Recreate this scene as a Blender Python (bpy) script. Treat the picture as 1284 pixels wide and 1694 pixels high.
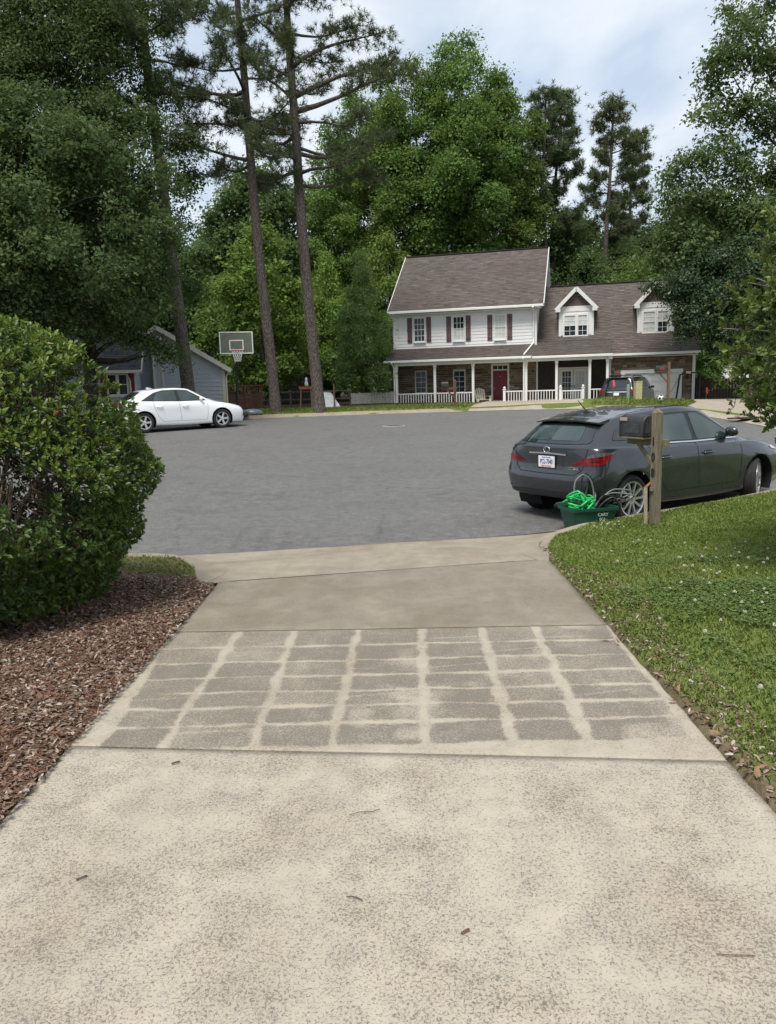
import bpy, bmesh, math, random
import numpy as np
from mathutils import Vector, Matrix
from mathutils.bvhtree import BVHTree

# ------------------------------------------------------------------ camera
SC = bpy.context.scene
for o in list(bpy.data.objects): bpy.data.objects.remove(o, do_unlink=True)
COL = SC.collection
F, CX, CY, EYE = 1270.0, 642.0, 847.0, 1.65          # photograph pixels (1284 x 1694)
PITCH, YAW, ROLL = 0.158098, 0.016842, -0.027925
_f = np.array([-math.sin(YAW)*math.cos(PITCH), math.cos(YAW)*math.cos(PITCH), -math.sin(PITCH)])
_r = np.array([math.cos(YAW), math.sin(YAW), 0.0]); _u = np.cross(_r, _f)
_R = _r*math.cos(ROLL)+_u*math.sin(ROLL); _U = -_r*math.sin(ROLL)+_u*math.cos(ROLL)
cd = bpy.data.cameras.new('camera'); cam = bpy.data.objects.new('camera', cd); COL.objects.link(cam)
cd.sensor_fit = 'VERTICAL'; cd.sensor_height = 36.0; cd.sensor_width = 36.0; cd.lens = F*36.0/1694.0
cd.clip_start = 0.05; cd.clip_end = 3000
cam.matrix_world = Matrix(((_R[0], _U[0], -_f[0], 0), (_R[1], _U[1], -_f[1], 0), (_R[2], _U[2], -_f[2], EYE), (0, 0, 0, 1)))
SC.camera = cam
SC.render.resolution_x, SC.render.resolution_y = 776, 1024

# ------------------------------------------------------------------ world, sun, exposure
SUN_EL, SUN_AZ = math.radians(62), math.radians(200)   # azimuth clockwise from +Y
w = bpy.data.worlds.new('World'); SC.world = w; w.use_nodes = True
nt = w.node_tree; nt.nodes.clear()
def wn(t, **k):
    n = nt.nodes.new(t)
    for a, b in k.items(): setattr(n, a, b)
    return n
def wl(a, b): nt.links.new(a, b)
sky = wn('ShaderNodeTexSky', sky_type='NISHITA', sun_disc=False)
sky.sun_elevation, sky.sun_rotation, sky.altitude = SUN_EL, SUN_AZ, 100
tc = wn('ShaderNodeTexCoord'); sep = wn('ShaderNodeSeparateXYZ'); wl(tc.outputs['Generated'], sep.inputs[0])
# a cloud deck: direction divided by height, so the clouds flatten towards the horizon
zc = wn('ShaderNodeMath', operation='MAXIMUM'); wl(sep.outputs[2], zc.inputs[0]); zc.inputs[1].default_value = 0.0
za = wn('ShaderNodeMath', operation='ADD'); wl(zc.outputs[0], za.inputs[0]); za.inputs[1].default_value = 0.22
dx = wn('ShaderNodeMath', operation='DIVIDE'); wl(sep.outputs[0], dx.inputs[0]); wl(za.outputs[0], dx.inputs[1])
dy = wn('ShaderNodeMath', operation='DIVIDE'); wl(sep.outputs[1], dy.inputs[0]); wl(za.outputs[0], dy.inputs[1])
cmb = wn('ShaderNodeCombineXYZ'); wl(dx.outputs[0], cmb.inputs[0]); wl(dy.outputs[0], cmb.inputs[1])
mp = wn('ShaderNodeMapping'); mp.inputs['Scale'].default_value = (1.3, 1.0, 1); mp.inputs['Location'].default_value = (3.1, 0.7, 0); wl(cmb.outputs[0], mp.inputs[0])
n1 = wn('ShaderNodeTexNoise'); n1.inputs['Scale'].default_value = 2.6; n1.inputs['Detail'].default_value = 5; n1.inputs['Roughness'].default_value = 0.5; n1.inputs['Distortion'].default_value = 0.3
wl(mp.outputs[0], n1.inputs['Vector'])
n2 = wn('ShaderNodeTexNoise'); n2.inputs['Scale'].default_value = 1.1; n2.inputs['Detail'].default_value = 3; wl(mp.outputs[0], n2.inputs['Vector'])
r1 = wn('ShaderNodeValToRGB'); wl(n1.outputs[0], r1.inputs[0])
r1.color_ramp.elements[0].position = 0.36; r1.color_ramp.elements[1].position = 0.62
SKY_STR = 0.10
r1.color_ramp.elements[0].color = (2.20, 2.62, 3.15, 1)      # grey-blue undersides of the deck
r1.color_ramp.elements[1].color = (3.35, 3.56, 3.80, 1)      # bright thin cloud
r2 = wn('ShaderNodeMapRange'); wl(n2.outputs[0], r2.inputs[0])
r2.inputs[1].default_value, r2.inputs[2].default_value, r2.inputs[3].default_value, r2.inputs[4].default_value = 0.3, 0.6, 0.88, 0.99
mx = wn('ShaderNodeMix', data_type='RGBA'); wl(r2.outputs[0], mx.inputs[0]); wl(sky.outputs[0], mx.inputs[6]); wl(r1.outputs[0], mx.inputs[7])
bg = wn('ShaderNodeBackground'); bg.inputs[1].default_value = SKY_STR; wl(mx.outputs[2], bg.inputs[0])
wo = wn('ShaderNodeOutputWorld'); wl(bg.outputs[0], wo.inputs[0])
sl = bpy.data.lights.new('sun', 'SUN'); sl.energy = 1.5; sl.angle = math.radians(22); sl.color = (1.0, 0.95, 0.87)
sun = bpy.data.objects.new('sun', sl); COL.objects.link(sun)
sd = Vector((math.sin(SUN_AZ)*math.cos(SUN_EL), math.cos(SUN_AZ)*math.cos(SUN_EL), math.sin(SUN_EL)))
sun.rotation_euler = sd.to_track_quat('Z', 'Y').to_euler(); sun.location = (0, 0, 60)
SC.view_settings.view_transform = 'Standard'; SC.view_settings.look = 'None'
SC.view_settings.exposure = 1.42; SC.view_settings.gamma = 1.0; SC.view_settings.use_curve_mapping = False
SC.render.engine = 'CYCLES'
SC.cycles.max_bounces = 6; SC.cycles.diffuse_bounces = 3; SC.cycles.glossy_bounces = 3
SC.cycles.transmission_bounces = 4; SC.cycles.transparent_max_bounces = 6

# ------------------------------------------------------------------ pixel helpers (directions only)
def ray(px, py): return _f+_R*(px-CX)/F-_U*(py-CY)/F
def P(px, py, Y):
    d = ray(px, py); return np.array([0, 0, EYE])+d*(Y/d[1])
def G(px, py, z=0.0):
    d = ray(px, py); return np.array([0, 0, EYE])+d*((z-EYE)/d[2])
def sm(a, b, x):
    t = np.clip((np.asarray(x, float)-a)/(b-a), 0, 1); return t*t*(3-2*t)
def zs(y): return -0.20+0.028*np.maximum(0, np.asarray(y, float)-9)
def onstreet(px, py, off=0.0):
    z = -0.2
    for i in range(60):
        q = G(px, py, z+off); z = .5*z+.5*float(zs(q[1]))
    return q

# ------------------------------------------------------------------ materials
MAT = {}
class NB:
    """tiny node-graph helper"""
    def __init__(s, name):
        s.m = bpy.data.materials.new(name); s.m.use_nodes = True; s.t = s.m.node_tree; s.t.nodes.clear()
        s.out = s.n('ShaderNodeOutputMaterial'); s._tc = None
    def n(s, t, **k):
        q = s.t.nodes.new(t)
        for a, b in k.items(): setattr(q, a, b)
        return q
    def l(s, a, b): s.t.links.new(a, b)
    def set(s, inp, v):
        if hasattr(v, 'links'): s.l(v, inp)
        else: inp.default_value = v
    def obj(s):
        if s._tc is None: s._tc = s.n('ShaderNodeTexCoord')
        return s._tc.outputs['Object']
    def map(s, scale=(1, 1, 1), rot=(0, 0, 0), src=None):
        q = s.n('ShaderNodeMapping'); q.inputs['Scale'].default_value = scale; q.inputs['Rotation'].default_value = rot
        s.l(src or s.obj(), q.inputs[0]); return q.outputs[0]
    def noise(s, scale, detail=3, rough=.55, vec=None, dist=0):
        q = s.n('ShaderNodeTexNoise'); q.inputs['Scale'].default_value = scale; q.inputs['Detail'].default_value = detail
        q.inputs['Roughness'].default_value = rough; q.inputs['Distortion'].default_value = dist
        s.l(vec or s.obj(), q.inputs['Vector']); return q.outputs[0]
    def voro(s, scale, vec=None, feature='F1', out=0):
        q = s.n('ShaderNodeTexVoronoi', feature=feature); q.inputs['Scale'].default_value = scale
        s.l(vec or s.obj(), q.inputs['Vector']); return q.outputs[out]
    def rng(s, v, a, b, c=0, d=1):
        q = s.n('ShaderNodeMapRange'); s.l(v, q.inputs[0])
        for i, x in enumerate((a, b, c, d)): q.inputs[i+1].default_value = x
        return q.outputs[0]
    def math(s, op, a, b=0.0):
        q = s.n('ShaderNodeMath', operation=op); s.set(q.inputs[0], a); s.set(q.inputs[1], b); return q.outputs[0]
    def mix(s, f, a, b, blend='MIX'):
        q = s.n('ShaderNodeMix', data_type='RGBA', blend_type=blend)
        s.set(q.inputs[0], f)
        for i, c in ((6, a), (7, b)):
            if hasattr(c, 'links'): s.l(c, q.inputs[i])
            else: q.inputs[i].default_value = (*c[:3], 1)
        return q.outputs[2]
    def attr(s, name):
        q = s.n('ShaderNodeAttribute', attribute_name=name); return q.outputs['Fac']
    def orand(s):
        q = s.n('ShaderNodeObjectInfo'); return q.outputs['Random']
    def ramp(s, v, stops):
        q = s.n('ShaderNodeValToRGB'); s.l(v, q.inputs[0]); e = q.color_ramp.elements
        while len(e) < len(stops): e.new(0.5)
        for i, (p, c) in enumerate(stops): e[i].position = p; e[i].color = (*c, 1)
        return q.outputs[0]
    def bump(s, h, strength=.3, dist=.01):
        q = s.n('ShaderNodeBump'); q.inputs['Strength'].default_value = strength; q.inputs['Distance'].default_value = dist
        s.l(h, q.inputs['Height']); return q.outputs[0]
    def bsdf(s, col, rough=.6, metal=0, spec=.5, bump=None, coat=0, **k):
        q = s.n('ShaderNodeBsdfPrincipled')
        if hasattr(col, 'links'): s.l(col, q.inputs['Base Color'])
        else: q.inputs['Base Color'].default_value = (*col[:3], 1)
        s.set(q.inputs['Roughness'], rough); q.inputs['Metallic'].default_value = metal
        q.inputs['Specular IOR Level'].default_value = spec; q.inputs['Coat Weight'].default_value = coat
        q.inputs['Coat Roughness'].default_value = .04
        if bump is not None: s.l(bump, q.inputs['Normal'])
        for a, b in k.items(): q.inputs[a].default_value = b
        s.l(q.outputs[0], s.out.inputs[0]); return q
def simple(name, col, rough=.6, metal=0, spec=.5, var=.12, nscale=6, coat=0, bump=0, bscale=60):
    if name in MAT: return MAT[name]
    b = NB(name); c = tuple(col)
    f = b.noise(nscale, 4)
    cc = b.mix(b.rng(f, .3, .7), tuple(x*(1-var) for x in c), tuple(min(1, x*(1+var)) for x in c))
    bp = b.bump(b.noise(bscale, 3), bump, .006) if bump else None
    b.bsdf(cc, rough, metal, spec, bp, coat); MAT[name] = b.m; return b.m
def leafmat(name, dark, mid, light, trans=.35, rough=.45, gloss=.06):
    b = NB(name); r = b.attr('rnd')
    c = b.ramp(r, [(0.0, dark), (.55, mid), (1.0, light)])
    orr = b.orand()
    hsv = b.n('ShaderNodeHueSaturation'); b.l(c, hsv.inputs['Color']); b.l(b.rng(orr, 0, 1, .82, 1.18), hsv.inputs['Value']); b.l(b.rng(orr, 0, 1, .485, .515), hsv.inputs['Hue'])
    c = hsv.outputs[0]
    d = b.n('ShaderNodeBsdfDiffuse'); b.l(c, d.inputs[0])
    t = b.n('ShaderNodeBsdfTranslucent'); b.l(b.mix(.4, c, (.15, .20, .04)), t.inputs[0])
    m = b.n('ShaderNodeMixShader'); m.inputs[0].default_value = trans; b.l(d.outputs[0], m.inputs[1]); b.l(t.outputs[0], m.inputs[2])
    g = b.n('ShaderNodeBsdfGlossy'); g.inputs['Roughness'].default_value = rough; g.inputs[0].default_value = (.8, .85, .8, 1)
    m2 = b.n('ShaderNodeMixShader'); m2.inputs[0].default_value = gloss; b.l(m.outputs[0], m2.inputs[1]); b.l(g.outputs[0], m2.inputs[2])
    b.l(m2.outputs[0], b.out.inputs[0]); MAT[name] = b.m; return b.m

# ------------------------------------------------------------------ mesh builder
class MB:
    def __init__(s): s.v = []; s.f = []
    def add(s, vs, fs):
        o = len(s.v); s.v += [tuple(map(float, p)) for p in vs]; s.f += [tuple(i+o for i in f) for f in fs]; return s
    def box(s, x0, x1, y0, y1, z0, z1):
        return s.add([(x0, y0, z0), (x1, y0, z0), (x1, y1, z0), (x0, y1, z0), (x0, y0, z1), (x1, y0, z1), (x1, y1, z1), (x0, y1, z1)],
                     [(0, 3, 2, 1), (4, 5, 6, 7), (0, 1, 5, 4), (1, 2, 6, 5), (2, 3, 7, 6), (3, 0, 4, 7)])
    def bar(s, p0, p1, w, h, up=(0, 0, 1)):
        p0, p1 = Vector(p0), Vector(p1); d = (p1-p0).normalized(); u = Vector(up)
        sx = d.cross(u)
        if sx.length < 1e-4: sx = d.cross(Vector((1, 0, 0)))
        sx.normalize(); sz = sx.cross(d).normalized(); sx *= w/2; sz *= h/2
        vs = [p+a*sx+b*sz for p in (p0, p1) for a, b in ((-1, -1), (1, -1), (1, 1), (-1, 1))]
        return s.add(vs, [(0, 1, 2, 3), (7, 6, 5, 4), (0, 4, 5, 1), (1, 5, 6, 2), (2, 6, 7, 3), (3, 7, 4, 0)])
    def tube(s, pts, rad, n=8, cap=True):
        pts = [Vector(p) for p in pts]; m = len(pts)
        rad = [rad]*m if not hasattr(rad, '__len__') else rad
        vs = []; ref = None
        for i, p in enumerate(pts):
            t = (pts[min(i+1, m-1)]-pts[max(i-1, 0)])
            t = t.normalized() if t.length > 1e-9 else Vector((0, 0, 1))
            if ref is None:
                ref = t.orthogonal().normalized()
            ref = (ref-t*ref.dot(t))
            ref = ref.normalized() if ref.length > 1e-6 else t.orthogonal().normalized()
            b = t.cross(ref)
            for k in range(n):
                a = 2*math.pi*k/n; vs.append(p+(ref*math.cos(a)+b*math.sin(a))*rad[i])
        fs = [(i*n+k, i*n+(k+1) % n, (i+1)*n+(k+1) % n, (i+1)*n+k) for i in range(m-1) for k in range(n)]
        if cap: fs += [tuple(reversed(range(n))), tuple(range((m-1)*n, m*n))]
        return s.add(vs, fs)
    def lathe(s, prof, n=24, axis='z', c=(0, 0, 0)):
        vs = []; m = len(prof)
        for r, h in prof:
            for k in range(n):
                a = 2*math.pi*k/n; x, y = r*math.cos(a), r*math.sin(a)
                vs.append({'z': (c[0]+x, c[1]+y, c[2]+h), 'y': (c[0]+x, c[1]+h, c[2]-y), 'x': (c[0]+h, c[1]+x, c[2]+y)}[axis])
        fs = [(i*n+k, i*n+(k+1) % n, (i+1)*n+(k+1) % n, (i+1)*n+k) for i in range(m-1) for k in range(n)]
        return s.add(vs, fs)
    def prism(s, poly, a, b, fn=lambda p, t: (p[0], p[1], t)):
        n = len(poly)
        return s.add([fn(p, a) for p in poly]+[fn(p, b) for p in poly],
                     [tuple(reversed(range(n))), tuple(range(n, 2*n))]+[(i, (i+1) % n, n+(i+1) % n, n+i) for i in range(n)])
    def quad(s, *p): return s.add(p, [tuple(range(len(p)))])
    def mesh(s, name):
        me = bpy.data.meshes.new(name); me.from_pydata(s.v, [], s.f); me.update(); return me
def npmesh(name, V, Fc, rnd=None, smooth=False):
    """big mesh from numpy arrays; Fc is (m,k)"""
    me = bpy.data.meshes.new(name); V = np.ascontiguousarray(V, np.float32); Fc = np.ascontiguousarray(Fc, np.int32); m, k = Fc.shape
    me.vertices.add(len(V)); me.vertices.foreach_set('co', V.ravel())
    me.loops.add(m*k); me.loops.foreach_set('vertex_index', Fc.ravel())
    me.polygons.add(m); me.polygons.foreach_set('loop_start', np.arange(0, m*k, k, dtype=np.int32))
    try: me.polygons.foreach_set('loop_total', np.full(m, k, np.int32))
    except Exception: pass
    me.update(calc_edges=True)
    if rnd is not None:
        a = me.attributes.new('rnd', 'FLOAT', 'FACE'); a.data.foreach_set('value', np.ascontiguousarray(rnd, np.float32))
    if smooth: me.polygons.foreach_set('use_smooth', np.ones(m, bool))
    return me
def face_rnd(me, seed=1, vals=None):
    m = len(me.polygons); a = me.attributes.new('rnd', 'FLOAT', 'FACE')
    a.data.foreach_set('value', np.ascontiguousarray(vals if vals is not None else np.random.default_rng(seed).random(m), np.float32))

# ------------------------------------------------------------------ objects
def tag(o, label=None, cat=None, group=None, kind=None):
    for k, v in (('label', label), ('category', cat), ('group', group), ('kind', kind)):
        if v: o[k] = v
    return o
def link(name, me, mat=None, parent=None, bev=0, smooth=None):
    o = bpy.data.objects.new(name, me); COL.objects.link(o)
    if mat is not None and me is not None and not me.materials: me.materials.append(mat)
    if parent is not None: o.parent = parent
    if smooth is not None:
        if smooth: me.polygons.foreach_set('use_smooth', np.ones(len(me.polygons), bool))
        if smooth and smooth is not True:
            try: me.set_sharp_from_angle(angle=math.radians(smooth))
            except Exception: pass
    if bev:
        md = o.modifiers.new('bevel', 'BEVEL'); md.width = bev; md.segments = 2; md.limit_method = 'ANGLE'; md.angle_limit = .6
    return o
def part(name, mb, mat, parent=None, bev=0, smooth=None):
    return link(name, mb.mesh(name), mat, parent, bev, smooth)
def thing(name, label, cat, loc=(0, 0, 0), rz=0, group=None):
    o = bpy.data.objects.new(name, None); COL.objects.link(o); o.empty_display_size = .2
    o.location = tuple(map(float, loc)); o.rotation_euler = (0, 0, rz); return tag(o, label, cat, group)
def copy_tree(o, parent=None):
    c = o.copy(); COL.objects.link(c); c.parent = parent
    for ch in list(o.children): copy_tree(ch, c)
    return c
def text_mesh(txt, size, depth=.002, bold=0.0):
    cu = bpy.data.curves.new('lettering', 'FONT'); cu.body = txt; cu.size = size; cu.extrude = depth; cu.align_x = 'CENTER'; cu.align_y = 'CENTER'; cu.offset = bold
    cu.resolution_u = 3
    ob = bpy.data.objects.new('lettering', cu); COL.objects.link(ob)
    dg = bpy.context.evaluated_depsgraph_get(); me = bpy.data.meshes.new_from_object(ob.evaluated_get(dg))
    bpy.data.objects.remove(ob, do_unlink=True); return me
# ================================================================== GROUND, STREET, DRIVEWAY
rng = np.random.default_rng(7)
def spline(pts, per=8, closed=True):
    p = np.array(pts, float); n = len(p); out = []
    for i in range(n if closed else n-1):
        p0, p1, p2, p3 = (p[(i-1) % n], p[i], p[(i+1) % n], p[(i+2) % n]) if closed else (p[max(i-1, 0)], p[i], p[i+1], p[min(i+2, n-1)])
        for t in np.arange(per)/per:
            out.append(.5*((2*p1)+(-p0+p2)*t+(2*p0-5*p1+4*p2-p3)*t*t+(-p0+3*p1-3*p2+p3)*t**3))
    if not closed: out.append(p[-1])
    return np.array(out)
# asphalt outline (counter-clockwise): near edge, right side, far edge, and the road leaving to the left
STREET = spline([(-60, 4.5), (-30, 6.6), (-12, 7.9), (-5, 8.42), (-2.9, 8.62), (-0.76, 8.98), (0.5, 9.25), (1.8, 9.55), (3.0, 10.2), (4.4, 11.1), (6.2, 12.5), (8.6, 15.4), (10.3, 19), (11.0, 22.5),
                 (11.3, 26), (11.2, 30), (10.4, 33.6), (8.6, 35.2), (4.9, 35.8), (0, 35.7), (-4, 35.2), (-6.8, 34.5), (-8.6, 32.3), (-11.5, 30.6), (-18, 28.6), (-30, 26.2), (-60, 22)], 10)
def sdf(x, y, poly=STREET):
    """signed distance to a closed outline, negative inside"""
    x = np.asarray(x, float).ravel(); y = np.asarray(y, float).ravel(); d = np.full(x.shape, 1e9); ins = np.zeros(x.shape, bool)
    for (ax, ay), (bx, by) in zip(poly, np.roll(poly, -1, 0)):
        ex, ey = bx-ax, by-ay; t = np.clip(((x-ax)*ex+(y-ay)*ey)/(ex*ex+ey*ey+1e-12), 0, 1)
        d = np.minimum(d, np.hypot(x-ax-t*ex, y-ay-t*ey))
        c = (ay > y) != (by > y)
        with np.errstate(divide='ignore', invalid='ignore'): ins ^= c & (x < (bx-ax)*(y-ay)/(by-ay+1e-12)+ax)
    return np.where(ins, -d, d)
def lump(x, y, s=1.0):
    return .5*np.sin(x*.9*s+1.3*np.sin(y*.7*s))+.5*np.sin(y*1.1*s+1.7*np.sin(x*.6*s)+2)
def terrain(x, y):
    """height of the grass"""
    x = np.asarray(x, float); y = np.asarray(y, float)
    near = np.where(y < 20, 1, 0)
    base = zs(np.minimum(y, 44))+.14
    flat = .0+.0*y
    z = base*sm(6.2, 9.5, y)+flat*(1-sm(6.2, 9.5, y))            # our own plot is level with the driveway
    z = z+.05*sm(1.6, 5, x)*(1-sm(8, 12, y))
    z = z+.22*np.exp(-(((x-9.5)/3.5)**2+((y-37.4)/1.3)**2))        # grassy hump by the far mailbox
    z = z-.62*sm(9.6, 11.2, x)*(1-sm(22, 26, x))*sm(37.5, 40, y)     # the garage drive dips behind it
    z = z+.03*lump(x*.7, y*.7)*sm(12, 20, np.abs(y-22)+0*x)*sm(36, 45, y)
    z = z+.8*sm(50, 110, y)
    return z
# -- one sheet for all the ground, sunk under the paved areas
xs = np.unique(np.concatenate([np.linspace(-600, -60, 16), np.arange(-60, -16, 2), np.arange(-16, -6, .5), np.arange(-6, 8, .12), np.arange(8, 26, .5), np.arange(26, 60, 2), np.linspace(60, 600, 16)]))
ys = np.unique(np.concatenate([np.linspace(-300, -10, 12), np.arange(-10, 1, 1), np.arange(1, 14, .12), np.arange(14, 48, .5), np.arange(48, 90, 3), np.linspace(90, 900, 16)]))
X, Y = np.meshgrid(xs, ys); sd_ = sdf(X, Y).reshape(X.shape)
DRIVE_L, DRIVE_R = -1.64, 1.41
Z = terrain(X, Y)
KERB = .42                                                  # kerb and gutter reach this far out from the asphalt
under = 1-sm(KERB-.12, KERB-.02, sd_)
LPATH = spline([(-1.80, 6.55), (-1.84, 6.95), (-1.97, 7.35), (-2.22, 7.75), (-2.62, 8.04), (-3.15, 8.13)], 6, False)      # kerb returns either side of the apron
RPATH = spline([(1.37, 7.12), (1.385, 7.5), (1.46, 8.0), (1.63, 8.5), (1.92, 8.98), (2.38, 9.42)], 6, False)
_e = STREET[(STREET[:, 1] < 12) & (STREET[:, 0] > -3.1) & (STREET[:, 0] < 2.35)]
APRON = np.concatenate([LPATH, [(-3.12, 8.6)], _e, [(2.45, 9.85)], RPATH[::-1]])
ap_s = np.full(X.shape, 9.0); kk_ = (np.abs(X) < 4) & (Y > 5) & (Y < 11); ap_s[kk_] = sdf(X[kk_], Y[kk_], APRON)
dr = ((X > DRIVE_L+.06) & (X < DRIVE_R-.06) & (Y < 8.0)) | (ap_s < -.08)
dr2 = (X > 10.5) & (X < 26) & (Y > 21) & (Y < 41)
Z = np.where(dr, np.minimum(Z, -.30), Z)
Z = np.where(under > 0, Z*(1-under)+(zs(Y)-.15)*under, Z)
near = (Y < 14) & ~dr & (under <= 0)
Z += np.where(near, .012*lump(X*6, Y*6), 0)
nx, ny = len(xs), len(ys)
idx = (np.arange(ny-1)[:, None]*nx+np.arange(nx-1)[None, :]).ravel()
gme = npmesh('ground', np.stack([X.ravel(), Y.ravel(), Z.ravel()], 1), np.stack([idx, idx+1, idx+nx+1, idx+nx], 1), smooth=True)
b = NB('grass_ground'); n_a = b.noise(1.1, 4); n_b = b.noise(22, 3); n_c = b.noise(90, 2)
g0 = b.mix(b.rng(n_b, .35, .65), (.075, .115, .026), (.150, .195, .046))
g0 = b.mix(b.rng(n_a, .52, .68), g0, (.165, .170, .065))
g0 = b.mix(b.rng(n_c, .58, .70, 0, .8), g0, (.15, .105, .065))
py_ = b.n('ShaderNodeSeparateXYZ'); b.l(b.obj(), py_.inputs[0])
soil = b.mix(b.rng(n_b, .3, .7), (.095, .066, .042), (.20, .15, .105))
g0 = b.mix(b.math('MULTIPLY', b.rng(b.math('SUBTRACT', py_.outputs[0], b.math('MULTIPLY', n_a, .55)), 1.28, 1.12, 0, .9), b.rng(py_.outputs[1], 9.0, 8.0)), g0, soil)
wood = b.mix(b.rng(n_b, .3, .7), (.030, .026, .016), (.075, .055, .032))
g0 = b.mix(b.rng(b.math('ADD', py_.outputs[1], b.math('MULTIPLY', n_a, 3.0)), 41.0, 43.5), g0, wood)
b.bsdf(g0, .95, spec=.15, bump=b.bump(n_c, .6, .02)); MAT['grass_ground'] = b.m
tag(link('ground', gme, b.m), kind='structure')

# -- street: asphalt sheet following the slope
def sheet(name, poly, zf, mat, step=.8, kind='structure', parent=None, edge=None):
    """outline filled with a grid so that it can follow the ground"""
    bm = bmesh.new(); vs = [bm.verts.new((p[0], p[1], 0)) for p in poly]; bm.faces.new(vs)
    lo, hi = np.min(poly, 0), np.max(poly, 0)
    for ax in (0, 1):
        for c in np.arange(lo[ax]+step, hi[ax], step if ax else step*1.5):
            no = [0, 0, 0]; no[ax] = 1; co = [0, 0, 0]; co[ax] = c
            bmesh.ops.bisect_plane(bm, geom=bm.verts[:]+bm.edges[:]+bm.faces[:], plane_co=co, plane_no=no)
    for v in bm.verts: v.co.z = float(zf(v.co.x, v.co.y))
    bmesh.ops.recalc_face_normals(bm, faces=bm.faces)
    me = bpy.data.meshes.new(name); bm.to_mesh(me); bm.free()
    for q in me.polygons: q.use_smooth = True
    if me.polygons[0].normal.z < 0: me.flip_normals()
    o = link(name, me, mat, parent)
    if kind: o['kind'] = kind
    return o
b = NB('asphalt'); f1 = b.noise(140, 2, .6); f2 = b.noise(.35, 4); f3 = b.noise(2.2, 5, .6, dist=.6); sp = b.voro(170)
vec = b.map((.25, 1.6, 1), (0, 0, .35)); streak = b.noise(1.0, 5, .6, vec=vec)
g1 = b.noise(30, 3, .75); g2 = b.noise(7, 5, .75)
gr = b.math('ADD', b.math('MULTIPLY', f1, .3), b.math('ADD', b.math('MULTIPLY', g1, .35), b.math('MULTIPLY', g2, .35)))
c = b.mix(b.rng(gr, .40, .60), (.058, .056, .055), (.218, .210, .200))
c = b.mix(b.rng(streak, .35, .7, 0, .35), c, (.098, .096, .098))
c = b.mix(b.rng(f3, .52, .72, 0, .55), c, (.070, .069, .071))
c = b.mix(b.rng(f2, .35, .7, 0, .40), c, (.165, .162, .159))
pale = b.math('MULTIPLY', b.rng(sp, .0, .2, 1, 0), b.rng(f1, .42, .6))
c = b.mix(b.math('MULTIPLY', pale, .5), c, (.27, .26, .245))
oil = b.noise(.9, 3, .5, vec=b.map((1, 1, .001))); c = b.mix(b.rng(oil, .66, .74, 0, .45), c, (.048, .047, .048))
crk = b.voro(.22, vec=b.map((1, 1, .001)), feature='DISTANCE_TO_EDGE'); crkw = b.math('ADD', crk, b.rng(g2, .3, .7, -.012, .012))
c = b.mix(b.math('MULTIPLY', b.rng(crkw, .0, .006, 1, 0), b.rng(f2, .45, .55, 0, .4)), c, (.04, .039, .04))
b.bsdf(c, .62, spec=.5, bump=b.bump(b.math('ADD', f1, sp), .5, .008)); MAT['asphalt'] = b.m
sheet('street', STREET[::2], lambda x, y: zs(y), b.m, 1.6)

# -- concrete
def concrete(name, cream, grey, dens, stain=None, damp=0.0, fine=1.0, warm=(.92, .80, .66)):
    b = NB(name)
    a1 = b.noise(1.5, 5, .62, dist=.5); a2 = b.noise(6, 4, .62); a3 = b.noise(17, 3, .6); s1 = b.noise(105*fine, 2, .75, dist=.9); s2 = b.noise(240*fine, 2, .6)
    st = b.noise(3.5, 4, .6, vec=b.map((1.0, .16, 1)))                    # drag marks along the drive
    big = b.math('ADD', b.math('MULTIPLY', a1, .45), b.math('MULTIPLY', a2, .30)); big = b.math('ADD', big, b.math('MULTIPLY', a3, .16)); big = b.math('ADD', big, b.math('MULTIPLY', st, .22))
    thr = b.rng(big, .42, .72, .625+dens, .492+dens)                      # where weathering gathers the dark pits show more
    if stain: thr = b.math('SUBTRACT', thr, b.math('MULTIPLY', b.attr(stain), .165))
    dd = b.math('SUBTRACT', b.math('ADD', b.math('MULTIPLY', s1, .75), b.math('MULTIPLY', s2, .25)), thr)
    m = b.rng(dd, -.035, .075)
    soft = b.rng(big, .46, .74, .0, .34)                                  # soft grey grime under the pits
    base = b.mix(b.rng(a2, .3, .75), cream, tuple(x*.88 for x in cream))
    base = b.mix(b.rng(a1, .5, .75, 0, .45), base, tuple(x*y for x, y in zip(cream, warm)))
    base = b.mix(b.math('MULTIPLY', soft, b.rng(s1, .3, .7, .4, 1)), base, tuple(x*.45 for x in cream))
    col = b.mix(b.math('MULTIPLY', m, .80), base, b.mix(s2, tuple(x*.7 for x in grey), tuple(x*1.7 for x in grey)))
    spot = b.voro(31, vec=b.map((1, 1, .01))); col = b.mix(b.rng(spot, .03, .07, .75, 0), col, tuple(x*.5 for x in grey))
    if stain: col = b.mix(b.math('MULTIPLY', b.attr(stain), b.rng(s2, .3, .7, .46, .20)), col, (.155, .140, .116))
    trk = b.noise(2.2, 3, .5, vec=b.map((1.0, .05, 1))); col = b.mix(b.rng(trk, .50, .72, 0, .22), col, tuple(x*.5 for x in cream))   # faint wheel tracks
    if damp: col = b.mix(b.rng(b.math('ADD', b.math('MULTIPLY', a1, .7), b.math('MULTIPLY', a2, .3)), .36, .60, damp*.55, damp), col, (.185, .160, .122))
    b.bsdf(col, b.rng(m, 0, 1, .82, .95), spec=.25, bump=b.bump(b.math('SUBTRACT', b.math('MULTIPLY', s2, .5), m), .5, .004)); MAT[name] = b.m; return b.m
CREAM = (.455, .402, .326)
concrete('concrete_near', CREAM, (.100, .090, .078), -.010)
concrete('concrete_stain', (.43, .378, .305), (.115, .102, .084), .03, stain='stain')
concrete('concrete_far', (.335, .295, .235), (.120, .106, .084), -.01, damp=.66)
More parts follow.
